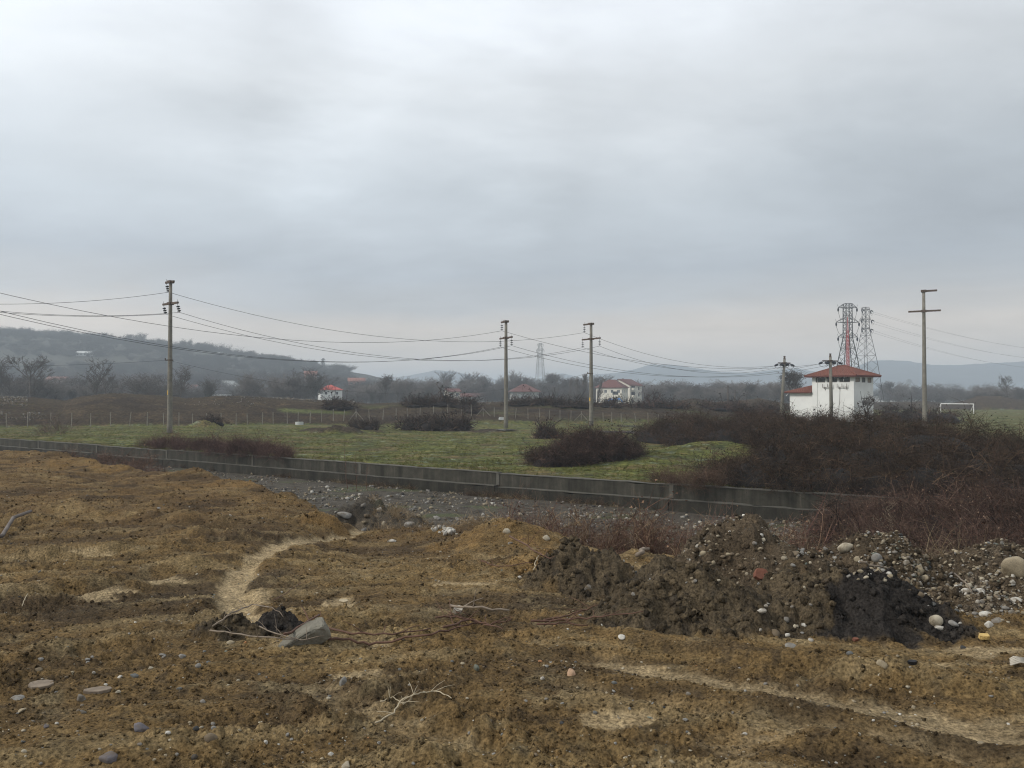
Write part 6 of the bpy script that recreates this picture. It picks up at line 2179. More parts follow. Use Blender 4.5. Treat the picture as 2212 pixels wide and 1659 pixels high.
# small bare tree beside the house is built with the trees below
# ------------------------------------------------------------------ lattice pylons
def pylon(px, Y, levels, arms, label, mat, rz=0.0, r=.09, rb=.045, ins='hang', steps_low=4, step_h=2.0, base_z=None, wires=None, ins_mat=None):
    """levels: [(z, half width)], arms: [(z, half length)]"""
    x = S(px) * Y
    z0 = fz(x, Y) if base_z is None else base_z
    root = tag(empty('lattice_pylon', (x, Y, z0), rz), label, 'pylon')
    zs = [l[0] for l in levels]; ws = [l[1] for l in levels]
    W_ = lambda z: float(np.interp(z, zs, ws))
    H = zs[-1]
    cn = ((-1, -1), (1, -1), (1, 1), (-1, 1))
    for cx_, cy_ in cn:
        m = MB(); m.tube([(cx_ * w, cy_ * w, z) for z, w in levels], r, 4); m.build('leg', mat, root)
    # bracing panels
    hh = [0.0]
    while hh[-1] < H - .3:
        hh.append(min(H, hh[-1] + max(step_h * .7, W_(hh[-1]) * 1.25)))
    m = MB()
    for a, b in zip(hh[:-1], hh[1:]):
        wa, wb = W_(a), W_(b)
        for i in range(4):
            (x1, y1), (x2, y2) = cn[i], cn[(i + 1) % 4]
            m.bar((x1 * wa, y1 * wa, a), (x2 * wb, y2 * wb, b), rb, 3)
            m.bar((x2 * wa, y2 * wa, a), (x1 * wb, y1 * wb, b), rb, 3)
            if b < H * .98 and int(b * 7) % 3 == 0: m.bar((x1 * wb, y1 * wb, b), (x2 * wb, y2 * wb, b), rb, 3)
    (x1, y1) = cn[0]
    wt_ = W_(H)
    for i in range(4):
        m.bar((cn[i][0] * wt_, cn[i][1] * wt_, H), (cn[(i + 1) % 4][0] * wt_, cn[(i + 1) % 4][1] * wt_, H), rb * 1.3, 3)
    m.build('bracing', mat, root)
    out = []
    for za, L in arms:
        w = W_(za)
        m = MB()
        for sg in (-1, 1):
            tip = Vector((sg * L, 0, za + .05))
            m.bar((sg * w, -w, za), tip, rb * 1.5, 4); m.bar((sg * w, w, za), tip, rb * 1.5, 4)
            zu = min(H, za + max(.9, L * .42))
            m.bar((sg * w, -w, zu), tip, rb * 1.2, 4); m.bar((sg * w, w, zu), tip, rb * 1.2, 4)
            m.bar((sg * (w + (L - w) * .45), 0, za + .03), (sg * (w + (L - w) * .45), 0, za + (zu - za) * .52), rb, 3)
            if ins == 'hang': m.bar(tip, tip + Vector((sg * .15, 0, .8)), rb, 3)
        m.bar((-w, -w, za), (w, -w, za), rb * 1.5, 4); m.bar((-w, w, za), (w, w, za), rb * 1.5, 4)
        m.build('crossarm', mat, root)
        for sg in (-1, 1):
            tip = Vector((sg * L, 0, za))
            m = MB()
            if ins == 'hang':
                m.lathe([(.06, -1.0), (.2, -.85), (.24, -.5), (.2, -.15), (.05, -.02)], 8, tip)
                e = tip + Vector((0, 0, -1.0))
                i_ = m.build('insulator', ins_mat or M['glass_ins'], root)
                c = Vector((sg * (W_(za) + .1), 0, za - 2.6)); mid = e.lerp(c, .5) + Vector((0, 0, -1.3))
                j = MB(); j.tube([e, e.lerp(mid, .6) + Vector((0, 0, -.5)), mid, mid.lerp(c, .6) + Vector((sg * -.1, 0, -.1)), c], .045, 4)
                j.build('jumper', M['steel'], root)
            elif ins == 'pull':
                for dd in (Vector((.25, -.2, -1)), Vector((1.6, .1, -.45))):
                    d = dd.normalized()
                    st = tip + (Vector((.0, 0, 0)) if abs(dd.x) < 1 else Vector((.35, 0, -.05)))
                    m.bar(st, st + d * .3, .04, 4); m.tube([st + d * .2, st + d * .3, st + d * 1.1, st + d * 1.25], [.06, .17, .17, .05], 7)
                m.build('insulator', ins_mat or M['glass_ins'], root)
                a = tip + Vector((.2, 0, -1.1)); b = tip + Vector((1.7, 0, -.5))
                j = MB(); j.tube([a, a.lerp(b, .3) + Vector((0, 0, -.7)), a.lerp(b, .6) + Vector((0, 0, -.75)), b], .03, 4); j.build('jumper', M['steel'], root)
                out.append(Matrix.Translation(root.location) @ Matrix.Rotation(rz, 4, 'Z') @ (tip + Vector((1.5, 0, -.5))))
            else:
                m.bar(tip, tip + Vector((0, 0, -.9)), .07, 5); m.build('insulator', ins_mat or M['glass_ins'], root)
    return out


zz = lambda y, Y: EYE + (858 - y) * K * Y
Y = 215.0
pylon(1832, Y, [(0, 3.0), (zz(790.5, Y), 1.74), (zz(741.5, Y), .84), (zz(669, Y), .80)], [(zz(678, Y), 2.5), (zz(709.6, Y), 3.05), (zz(741.5, Y), 2.56)],
      'nearer dark lattice pylon behind the red roof, with hanging black insulators', M['steel'], 0.08, .115, .048, 'hang')
Y = 250.0
o6 = pylon(1871, Y, [(0, 3.6), (zz(790.5, Y), 2.25), (zz(716.7, Y), .72), (zz(671, Y), .70)], [(zz(676, Y), 1.9), (zz(696.8, Y), 2.3), (zz(716.7, Y), 1.95)],
           'farther lattice pylon right of the dark one, with line wires leaving to the right', M['steel'], .5, .07, .032, 'pull')
for i, a in enumerate(o6):
    b = Vector((S(2420) * 520, 520, [30, 30, 26.5, 26.5, 23, 23][i] + 4))
    b.x += (i % 2) * 5
    wire(a, b, 6 + .6 * i, 'faint %s line wire leaving the farther pylon, %s side' % (('upper', 'middle', 'lower')[i // 2], ('near', 'far')[i % 2]), r=.020, n=30)
Y = 350.0
pylon(1167, Y, [(0, 2.1), (zz(800, Y), 1.35), (zz(756.6, Y), .8), (zz(742, Y), .45)], [(zz(743.8, Y), 1.3), (zz(756.6, Y), 1.7)],
      'pale grey lattice pylon between the two middle poles', M['steel_light'], .3, .085, .04, 'short')
Y = 650.0
pylon(1964, Y, [(0, 2.2), (zz(835, Y), .9), (zz(819.6, Y), .5)], [(zz(822, Y), 2.6), (zz(827, Y), 3.4)], 'small distant pylon between the white house and the bare pole', M['steel_light'], .3, .16, .08, 'short')
Y = 900.0
pylon(2026, Y, [(0, 2.2), (zz(828, Y), .5)], [(zz(830, Y), 3)], 'faintest pylon in the haze right of the bare pole', M['steel_light'], .3, .14, .08, 'short')

# red mast
Y = 205.0
x = S(1832) * Y
mast = tag(empty('lattice_mast', (x, Y, fz(x, Y))), 'slender red lattice mast showing through the nearer pylon', 'mast')
Ht = zz(690.7, Y); Hm = zz(724, Y); Hb = zz(742, Y)
for k in range(3):
    a = 2 * math.pi * k / 3 + .3
    m = MB(); m.tube([(.55 * math.cos(a), .55 * math.sin(a), 0), (.36 * math.cos(a), .36 * math.sin(a), Hb), (.2 * math.cos(a), .2 * math.sin(a), Hm), (.05 * math.cos(a), .05 * math.sin(a), Ht)], [.10, .085, .06, .04], 5)
    m.build('leg', M['red_paint'], mast)
m = MB()
z = 0; k = 0
while z < Hm:
    for j in range(3):
        a0 = 2 * math.pi * (j + k % 2) / 3 + .3; a1 = 2 * math.pi * (j + 1 + k % 2) / 3 + .3
        r0_ = .55 - .2 * z / Hb if z < Hb else .3; r1_ = .55 - .2 * min(z + 1, Hb) / Hb
        m.bar((r0_ * math.cos(a0), r0_ * math.sin(a0), z), (r1_ * math.cos(a1), r1_ * math.sin(a1), z + 1), .05, 3)
    z += 1; k += 1
m.build('bracing', M['red_paint'], mast)
m = MB(); m.tube([(0, 0, 0), (0, 0, Hb)], .11, 6); m.build('feeder_pipe', M['red_paint'], mast)
m = MB(); m.box((.5, -.2, Hm - .3), (.6, .15, .35), .4, .5); m.build('antenna', M['white_paint'], mast)

# two dark posts on the right and the small goal
for px, ty, Y, lab in ((1573, 833, 190, 'dark pole by the scrub right of the white and cream houses'), (1588, 843, 205, 'shorter dark pole right of the dark pole by the scrub')):
    x = S(px) * Y
    root = tag(empty('wooden_pole', (x, Y, fz(x, Y))), lab, 'pole')
    h = zz(ty, Y) - root.location.z
    m = MB(); m.lathe([(.30, 0), (.22, h)], 8); m.build('shaft', M['bark'], root)
    m = MB(); m.box((0, 0, h - .5), (1.6, .12, .14), .3); m.build('crossarm', M['bark'], root)
gl, gr_ = (S(2032) * 172, 172.0), (S(2103) * 167, 167.0)
zg = 0.0
goal = tag(empty('football_goal', (gr_[0], gr_[1], fz(*gr_))), 'white football goal frame standing on the far grass at right', 'goal')
d = Vector((gl[0] - gr_[0], gl[1] - gr_[1], 0))
hg = zz(872.7, 167) - goal.location.z
m = MB(); m.bar((0, 0, 0), (0, 0, hg), .075, 6); m.build('goal_post', M['white_paint'], goal)
m = MB(); m.bar(d, d + Vector((0, 0, hg)), .07, 6); m.build('goal_post', M['white_paint'], goal)
m = MB(); m.bar((0, 0, hg), d + Vector((0, 0, hg)), .075, 6); m.build('crossbar', M['white_paint'], goal)
m = MB(); m.bar((0, 0, hg), (0, 1.4, 0), .04, 5); m.bar(d + Vector((0, 0, hg)), d + Vector((0, 1.4, 0)), .04, 5); m.build('brace', M['white_paint'], goal)
# white blocks by the fence
for px, py, w, h, Y, lab in ((647, 913, .78, .36, 97, 'white concrete ring chamber at the foot of the fence'), (1083, 904.5, .5, .36, 101, 'white sack beside the middle pole behind the fence')):
    x = S(px) * Y
    m = MB()
    if h == .36 and px == 647: m.lathe([(.36, 0), (.38, .02), (.38, .34), (.36, .36), (.30, .36), (.30, .1)], 14)
    else: m.box((0, 0, .17), (.5, .35, .34), .3, 0, .75)
    o = m.build('concrete_ring' if px == 647 else 'sack', M['grey_wall'])
    o.location = (x, Y, fz(x, Y) - .02); o.scale = (1.25, 1.25, 1.0)
    tag(o, lab, 'concrete ring' if px == 647 else 'sack')

# ------------------------------------------------------------------ houses
def box_house(px, Y, w, d, h, rz, wall_m, roof_m, label, roof='hip', rise=1.6, floors=2, win=(3, 2), balc=(), over=.5, base=None, win_m=None, name='house', chimney=None, strip=None):
    x = S(px) * Y
    z0 = (fz(x, Y) if base is None else max(fz(x, Y), float(hill(np.array([x]), np.array([float(Y)]))[0])) - .3 if base == 'hill' else base)
    root = tag(empty(name, (x, Y, z0), rz), label, 'house')
    fl = h / floors
    holes_f, holes_s = [], []
    for f in range(floors):
        zc_ = fl * (f + .55)
        for i in range(win[0]):
            c = -w / 2 + w * (i + .5) / win[0]
            holes_f.append((c - .55, c + .55, zc_ - .6, zc_ + .6))
        for i in range(win[1]):
            c = -d / 2 + d * (i + .5) / win[1]
            holes_s.append((c - .5, c + .5, zc_ - .6, zc_ + .6))
    th = .25
    wall_with_holes('wall', wall_m, root, -w / 2, w / 2, 0, h, holes_f, -d / 2, th)
    wall_with_holes('wall', wall_m, root, -d / 2 + th + .002, d / 2 - th - .002, 0, h, holes_s, -w / 2, th, 'y', 1)
    wall_with_holes('wall', wall_m, root, -d / 2 + th + .002, d / 2 - th - .002, 0, h, holes_s, w / 2, th, 'y', -1)
    wall_with_holes('wall', wall_m, root, -w / 2, w / 2, 0, h, [], d / 2, th, 'x', -1)
    fm = MB(); fm.box((0, 0, 0), (1.1, .06, .07)); fm.box((0, 0, 1.2 - .07), (1.1, .06, .07)); fm.box((-.51, 0, .565), (.07, .06, 1.06)); fm.box((.51, 0, .565), (.07, .06, 1.06)); fm.box((0, 0, .565), (.05, .05, 1.06))
    fme = fm.mesh('window', win_m or M['white_paint'])
    pm = MB(); pm.box((0, .05, .565), (1.1, .02, 1.2)); pme = pm.mesh('pane', M['pane'])

    def win_at(loc, r, sx=1.0):
        o = link_mesh('window', fme, root); o.location = loc; o.rotation_euler = (0, 0, r); o.scale = (sx, 1, 1)
        p = link_mesh('pane', pme, o)
    for a, b, c, e in holes_f: win_at(((a + b) / 2, -d / 2 + .1, c + .035), 0)
    for a, b, c, e in holes_s:
        win_at((-w / 2 + .1, (a + b) / 2, c + .035), -math.pi / 2, .9); win_at((w / 2 - .1, (a + b) / 2, c + .035), math.pi / 2, .9)
    if roof == 'hip':
        r_ = min(w, d) / 2
        rg = (-w / 2 + r_, 0, w / 2 - r_, 0) if w >= d else (0, -d / 2 + r_, 0, d / 2 - r_)
        rf = hip_roof(root, -w / 2, w / 2, -d / 2, d / 2, h, h + rise, rg, roof_m, roof_m, over, tiles=False)
    else:
        m = MB()
        o_ = over
        # gable with ridge along x
        if roof == 'gable':
            m.add([(-w / 2 - o_, -d / 2 - o_, h), (w / 2 + o_, -d / 2 - o_, h), (w / 2 + o_, 0, h + rise), (-w / 2 - o_, 0, h + rise), (w / 2 + o_, d / 2 + o_, h), (-w / 2 - o_, d / 2 + o_, h),
                   (-w / 2 - o_, -d / 2 - o_, h - .15), (w / 2 + o_, -d / 2 - o_, h - .15), (w / 2 + o_, 0, h + rise - .15), (-w / 2 - o_, 0, h + rise - .15), (w / 2 + o_, d / 2 + o_, h - .15), (-w / 2 - o_, d / 2 + o_, h - .15)],
                  [(0, 1, 2, 3), (3, 2, 4, 5), (9, 8, 7, 6), (11, 10, 8, 9), (0, 6, 7, 1), (4, 10, 11, 5), (1, 7, 8, 2), (2, 8, 10, 4), (3, 9, 6, 0), (5, 11, 9, 3)])
            rf = m.build('roof', roof_m, root)
            g = MB(); k_ = rise * (1 - .02) - .16
            for sx_ in (-1, 1):
                g.add([(sx_ * (w / 2 - .02), -d / 2, h + .001), (sx_ * (w / 2 - .02), d / 2, h + .001), (sx_ * (w / 2 - .02), 0, h + k_), (sx_ * (w / 2 - .24), -d / 2, h + .001), (sx_ * (w / 2 - .24), d / 2, h + .001), (sx_ * (w / 2 - .24), 0, h + k_)],
                      [(0, 1, 2), (3, 5, 4), (0, 3, 4, 1), (1, 4, 5, 2), (2, 5, 3, 0)])
            g.build('gable', wall_m, root)
        else:
            m.box((0, 0, h + .1), (w + .3, d + .3, .2)); rf = m.build('roof', roof_m, root)
    if chimney:
        m = MB(); m.box((chimney[0], chimney[1], h + rise * .8 + .2), (.6, .6, 1.2)); m.build('chimney', M['iron'], rf)
    for (bx_, bw, bzf, side) in balc:
        m = MB()
        if side == 'f':
            m.box((bx_, -d / 2 - .6, bzf), (bw, 1.2, .16)); m.box((bx_, -d / 2 - 1.16, bzf + .5), (bw, .08, .84)); m.box((bx_ - bw / 2 + .04, -d / 2 - .56, bzf + .5), (.08, 1.1, .84)); m.box((bx_ + bw / 2 - .04, -d / 2 - .56, bzf + .5), (.08, 1.1, .84))
            q = MB(); q.box((bx_, -d / 2 - .03, bzf + 1.15), (bw * .8, .05, 2.0)); q.build('balcony_door', M['pane'], root)
        else:
            m.box((-w / 2 - .6, bx_, bzf), (1.2, bw, .16)); m.box((-w / 2 - 1.16, bx_, bzf + .5), (.08, bw, .84))
        m.build('balcony', wall_m, root)
    return root


# red-roofed white house at left
box_house(713, 330, 8.4, 8.0, 6.0, .35, M['white_wall'], M['tile_red'], 'white house with a bright red hip roof left of centre', rise=2.1, floors=2, win=(2, 3), over=.4, base=0.2)
# pair of houses at centre right
box_house(1322, 318, 10.2, 7.5, zz(837, 318) - .2, -.45, M['cream_wall'], M['tile_brown'], 'cream two-storey house with a dark red hip roof and white balconies', rise=3.0, floors=2, win=(4, 3), over=.5, base=.2,
          balc=((2.6, 2.8, 3.1, 'f'), (2.6, 2.8, .2, 'f')), chimney=(-3, 0))
box_house(1350, 335, 9.5, 10.0, zz(833, 335) - .2, .9, M['cream_wall'], M['tile_brown'], 'taller cream house with open balconies behind the cream two-storey house', roof='gable', rise=2.6, floors=3, win=(2, 1), over=.5, base=.2,
          balc=((-2.2, 3.4, 3.0, 'f'), (-2.2, 3.4, 5.9, 'f')), chimney=(0, 1), win_m=M['frame'])
# brown-roofed building behind trees
box_house(1132, 330, 10.5, 9, zz(846, 330) - .2, .1, M['grey_wall'], M['tile_brown'], 'grey house with a broad dark brown roof behind the middle pole', rise=3.0, floors=1, win=(4, 2), over=.9, base=.2)
box_house(977, 320, 4.6, 7, zz(846, 320) - .2, .3, M['cream_wall'], M['tile_brown'], 'small pinkish house with dark windows among the trees left of the middle pole', roof='gable', rise=1.2, floors=2, win=(2, 2), base=.2)
box_house(1015, 345, 12, 6, zz(857, 345) - .2, .1, M['grey_wall'], M['tile_brown'], 'low brown-roofed building right of the small pinkish house', roof='gable', rise=1.4, floors=1, win=(4, 2), base=.2)
box_house(1075, 400, 24, 7, 3.6, .05, M['white_wall'], M['grey_wall'], 'long low pale shed behind the trees at centre', roof='flat', rise=.2, floors=1, win=(8, 2), base=.2)
box_house(770, 500, 9.5, 7, 6, .2, M['pink_wall'], M['tile_salmon'], 'raw brick house with a salmon roof on the lower hillside', roof='gable', rise=2.2, floors=2, win=(3, 2), base='hill')
box_house(671, 500, 7, 7, 8, .2, M['pink_wall'], M['tile_salmon'], 'small raw brick house on the hillside behind the dark trees', roof='gable', rise=2.0, floors=2, win=(2, 2), base='hill')
box_house(492, 480, 9.5, 9, 8.5, 1.2, M['grey_wall'], M['grey_wall'], 'pale gabled house in the haze above the long white shed', roof='gable', rise=3.4, floors=2, win=(3, 3), base=1)
box_house(500, 430, 24, 8, 4.2, .1, M['grey_wall'], M['white_wall'], 'long white flat-roofed shed in front of the pale gabled house', roof='flat', rise=.2, floors=1, win=(7, 2), base=.3)
box_house(446, 440, 11, 8, 6, .1, M['grey_wall'], M['grey_wall'], 'white flat-roofed block left of the long white shed', roof='flat', rise=.2, floors=2, win=(4, 2), base=.3)
box_house(400, 440, 12, 8, 7.4, .1, M['grey_wall'], M['tile_salmon'], 'hazy house with a salmon roof just right of the left pole', roof='gable', rise=2.2, floors=2, win=(4, 2), base=.3)
box_house(125, 520, 11, 9, 5, .1, M['grey_wall'], M['tile_salmon'], 'hazy house with a salmon roof behind the far left trees', roof='gable', rise=2.2, floors=1, win=(4, 2), base='hill')
box_house(182, 640, 10, 7, 2.5, .1, M['grey_wall'], M['grey_wall'], 'faint white-roofed shed on the lower hillside at left', roof='gable', rise=1.6, floors=1, win=(4, 2), base='hill')
box_house(1930, 520, 42, 12, 3.4, .02, M['white_wall'], M['white_wall'], 'long low white sheds just right of the white house', roof='flat', rise=.3, floors=1, win=(10, 2), base=.2, name='long_shed')
box_house(2030, 640, 34, 12, 3.0, .02, M['white_wall'], M['white_wall'], 'faint white shed right of the bare pole', roof='flat', rise=.3, floors=1, win=(9, 2), base=.2, name='long_shed')
# blue tarpaulin
x = S(1330) * 300; 
m = MB()
vs = []; fs = []
for i in range(9):
    for j in range(4):
        vs.append((-2.6 + 5.2 * i / 8, j * .8, 1.0 + .5 * math.sin(i * 1.3) * (j % 2) + (.5 if 0 < i < 8 else -.3) + random.uniform(-.1, .1)))
for i in range(8):
    for j in range(3):
        a = i * 4 + j
        fs.append((a, a + 4, a + 5, a + 1))
m.add(vs, fs)
o = m.build('tarpaulin', M['blue']); o.location = (x, 300, 1.0)
so = o.modifiers.new('thickness', 'SOLIDIFY'); so.thickness = .05
tag(o, 'bright blue tarpaulin spread in front of the cream houses', 'tarpaulin')

# ------------------------------------------------------------------ trees
def tree_meshes(seed, h, kind):
    rnd = random.Random(seed)
    tm = MB(); V, F, C = [], [], []
    tips = []

    def grow(p, d, L, r, depth):
        n = 3
        pts = [p]
        for i in range(n):
            d = (d + Vector((rnd.gauss(0, .13), rnd.gauss(0, .13), rnd.gauss(.05, .08)))).normalized()
            pts.append(pts[-1] + d * L / n)
        rad = [r * (1 - .38 * i / n) for i in range(n + 1)]
        if depth <= 1:
            tm.tube(pts, rad, 5)
        else:
            # flat strips for thin boughs
            side = d.cross(Vector((rnd.gauss(0, 1), rnd.gauss(0, 1), rnd.gauss(0, 1)))).normalized()
            b = len(V)
            for q, rr in zip(pts, rad):
                V.append(q - side * rr); V.append(q + side * rr)
            for i in range(n):
                a = b + 2 * i
                F.append((a, a + 1, a + 3)); F.append((a, a + 3, a + 2))
        if depth >= maxd:
            return
        k = nb[depth]
        for i in range(k):
            t = rnd.uniform(.38 if depth == 0 and kind in ('round', 'ivy', 'shrub') else .5 if depth == 0 and kind != 'poplar' else .25, 1.0)
            if kind == 'poplar' and depth == 0: t = rnd.uniform(.12, 1)
            j = min(n - 1, int(t * n)); q = pts[j].lerp(pts[j + 1], t * n - j)
            a = rnd.uniform(0, 2 * math.pi)
            sp = spread[depth]
            nd = (d * (1 - sp) + Vector((math.cos(a), math.sin(a), rnd.uniform(-.1, .5))) * sp).normalized()
            ll = L * rnd.uniform(*lens[depth])
            if kind == 'poplar' and depth == 0: ll *= (1.15 - t * .75)
            grow(q, nd, ll, max(rmin, r * (1 - .38 * t) * .55), depth + 1)

    maxd = 4
    rmin = .050 if kind == 'poplar' else .048 if kind in ('round', 'tall') else .036
    if kind == 'round': nb = (13, 7, 5, 5); spread = (.5, .5, .55, .6); lens = ((.55, .95), (.45, .8), (.45, .75), (.4, .7)); tl = .55
    elif kind == 'tall': nb = (12, 5, 5, 4); spread = (.42, .5, .55, .6); lens = ((.3, .55), (.45, .8), (.45, .75), (.4, .7)); tl = .72
    elif kind == 'sparse': nb = (8, 5, 5, 5); spread = (.42, .45, .55, .6); lens = ((.35, .6), (.4, .7), (.4, .7), (.35, .6)); tl = .66
    elif kind == 'poplar': nb = (34, 5, 4, 0); spread = (.24, .25, .3, .3); lens = ((.22, .36), (.4, .7), (.4, .7), (.4, .7)); tl = .85; maxd = 3
    elif kind == 'shrub': nb = (10, 6, 5, 4); spread = (.6, .6, .6, .6); lens = ((.9, 1.6), (.5, .8), (.45, .75), (.4, .7)); tl = .3
    else: nb = (14, 6, 5, 3); spread = (.5, .5, .55, .6); lens = ((.3, .6), (.4, .75), (.45, .7), (.4, .7)); tl = .7
    grow(Vector((0, 0, -.2)), Vector((rnd.gauss(0, .04), rnd.gauss(0, .04), 1)), h * tl, h * (.022 if kind != 'shrub' else .02), 0)
    # scale crown to the wanted height
    allz = max([v[2] for v in tm.v] + [v.z for v in V])
    f = h / allz
    trunk = [tuple(c * f for c in v) for v in tm.v]
    me1 = bpy.data.meshes.new('trunk'); me1.from_pydata(trunk, [], tm.f); me1.materials.append(M['bark'])
    Vn = np.array([v[:] for v in V]) * f
    Fn = np.array(F)
    if kind == 'ivy':
        # clumps of ivy leaves along trunk and boughs
        tv = np.array(trunk); n = 1100
        q = tv[rng.integers(0, len(tv), n)] + rng.normal(0, .38, (n, 3)) * h / 12
        u = rng.normal(size=(n, 3)); u /= np.linalg.norm(u, axis=1)[:, None]; w = np.cross(u, rng.normal(size=(n, 3))); w /= np.linalg.norm(w, axis=1)[:, None]
        s_ = rng.uniform(.12, .30, (n, 1)) * h / 12
        LV = np.stack([q, q + u * s_, q + w * s_], 1).reshape(-1, 3)
        LF = np.arange(3 * n).reshape(-1, 3) + len(Vn)
        mi = np.concatenate([np.zeros(len(Fn)), np.ones(n)])
        me2 = np_mesh('crown', np.concatenate([Vn, LV]), np.concatenate([Fn, LF]), [M['bark'], M['ivy']], False, None, mi)
    else:
        me2 = np_mesh('crown', Vn, Fn, M['bark_light'] if kind in ('round', 'poplar') else M['bark'])
    return me1, me2


TREES = {}
for kind, ns in (('round', 4), ('tall', 4), ('sparse', 4), ('poplar', 3), ('shrub', 3), ('ivy', 4)):
    TREES[kind] = [tree_meshes(300 + 17 * i + len(kind), 12.0, kind) for i in range(ns)]


def place_tree(px, Y, top_y, kind, label, group=None, z0=None, v=None, wide=1.0, name='bare_tree', cat='tree'):
    x = S(px) * Y
    z = fz(x, Y) if z0 is None else z0
    h = EYE + (858 - top_y) * K * Y - z
    if h < 1.0: h = 1.0
    me1, me2 = TREES[kind][random.randrange(len(TREES[kind])) if v is None else v]
    root = empty(name, (x, Y, z - .1), random.uniform(0, 6.28))
    s = h / 12.0
    root.scale = (s * wide, s * wide, s)
    link_mesh('trunk', me1, root); link_mesh('crown', me2, root)
    return tag(root, label, cat, group)


KW = {'round': 'round-crowned', 'tall': 'tall narrow', 'sparse': 'sparse open', 'ivy': 'ivy-clad', 'poplar': 'slim poplar', 'shrub': 'low bushy'}
# named trees
NAMED = [
    (5, 185, 758, 'sparse', 'bare tree cut by the left edge of the view behind the bank', 1.0), (30, 190, 800, 'sparse', 'low crooked bare tree near the left edge behind the bank', 1.3),
    (56, 180, 757, 'sparse', 'tall open bare tree leaning over the bank at far left', 1.1), (75, 185, 800, 'tall', 'thick twin-trunked bare tree right of the leaning one at far left', .9),
    (200, 175, 764, 'sparse', 'lone tall bare tree with a tufted top, halfway to the left pole', .95), (222, 185, 800, 'sparse', 'smaller thin bare tree right of the lone tufted one', .8),
    (318, 180, 820, 'shrub', 'bushy leafless shrub-tree on the bank left of the left pole', .8), (384, 185, 782, 'sparse', 'bare flat-topped tree just right of the left pole', 1.1),
    (440, 200, 806, 'ivy', 'ivy-hung bare tree before the white flat-roofed block', .9), (545, 235, 800, 'round', 'round-topped bare tree right of the pale gabled house', .9),
    (520, 220, 832, 'shrub', 'low bushy tree right of the long white shed', .9), (605, 235, 812, 'round', 'wide bare tree left of the dark tree clump', 1.0),
    (640, 240, 790, 'tall', 'tall bare tree at the left side of the dark clump', 1.0), (676, 235, 790, 'ivy', 'broad dark tree directly left of the red-roofed house', 1.25),
    (662, 250, 798, 'ivy', 'dark tree behind the broad one left of the red-roofed house', 1.1), (727, 300, 850, 'shrub', 'small bare tree in front of the red-roofed house', .7),
    (835, 260, 805, 'tall', 'tall forked bare tree right of the red-roofed house', 1.0), (858, 280, 812, 'round', 'round bare tree right of the tall forked one', .8),
    (800, 270, 832, 'ivy', 'dark low tree left of the tall forked one', 1.0), (900, 275, 826, 'ivy', 'rusty dark tree mass before the two slim bare trees', 1.0),
    (925, 280, 830, 'ivy', 'dark rounded tree right of the rusty one', 1.2), (950, 380, 797, 'tall', 'slim high bare tree left of the small pinkish house', .8),
    (1000, 390, 800, 'tall', 'slim high bare tree above the low brown-roofed building', .8), (1052, 400, 803, 'tall', 'pair-topped thin bare tree left of the middle pole', .7),
    (1075, 400, 812, 'tall', 'thin bare tree immediately left of the middle pole', .7), (1105, 390, 795, 'round', 'thin bare tree behind the middle pole', .8),
    (1180, 380, 802, 'tall', 'bare tree right of the pale pylon', .9), (1203, 385, 806, 'tall', 'second bare tree right of the pale pylon', .9),
    (1200, 300, 832, 'ivy', 'dark conical tree between the middle and third poles', .9), (1243, 250, 812, 'poplar', 'smallest poplar of the row left of the third pole', .8),
    (1255, 250, 803, 'poplar', 'leftmost tall poplar of the row left of the third pole', 1.0), (1282 - 13, 255, 806, 'poplar', 'dense poplar close to the third pole', .9),
    (1228, 248, 816, 'poplar', 'thin poplar at the left of the row', .7), (1290, 250, 812, 'poplar', 'poplar showing just right of the third pole', .7),
    (1715, 165, 795, 'tall', 'tall bare tree behind the leaning end pole', 1.3), (1725, 175, 800, 'tall', 'bare tree left of the red roof edge', 1.2),
    (1690, 260, 812, 'round', 'bare tree left of the leaning end pole', 1.0), (1873, 108, 843, 'sparse', 'small bare dark sapling tree in front of the side wall', 1.1),
    (1930, 380, 820, 'tall', 'bare tree right of the far pylon', .9), (1950, 390, 822, 'tall', 'bare tree left of the small distant pylon', .9),
    (2180, 260, 806, 'sparse', 'thin taller bare tree over the right mound', .8),
]
for px, Y, ty, kd, lab, wd in NAMED:
    place_tree(px, Y, ty, kd, lab, wide=wd)
# hill crest rows
def hz_at(x, y):
    return float(hill(np.array([float(x)]), np.array([float(y)]))[0])


crest = []
for px, ty, kd in [(2, 708, 'round'), (30, 716, 'round'), (70, 722, 'round'), (86, 718, 'ivy'), (100, 714, 'round'), (118, 712, 'ivy'), (135, 712, 'tall'), (150, 713, 'round'), (168, 720, 'round'), (186, 722, 'round'),
                   (205, 718, 'ivy'), (222, 716, 'round'), (238, 720, 'ivy'), (262, 726, 'round'), (284, 720, 'tall'), (300, 720, 'round'), (314, 718, 'tall'), (327, 735, 'ivy'), (345, 733, 'ivy'), (358, 735, 'tall'),
                   (380, 742, 'ivy'), (399, 730, 'ivy'), (410, 730, 'ivy'), (425, 738, 'round'), (437, 738, 'ivy'), (456, 742, 'ivy'), (466, 748, 'ivy'), (478, 742, 'round'), (510, 754, 'round'), (522, 754, 'round'),
                   (550, 757, 'round'), (565, 760, 'tall'), (578, 764, 'round'), (592, 765, 'round'), (610, 766, 'round'), (630, 774, 'ivy'), (645, 776, 'round'), (655, 778, 'tall'), (668, 790, 'shrub'), (698, 778, 'round'), (740, 796, 'shrub')]:
    crest.append((px, ty, kd))
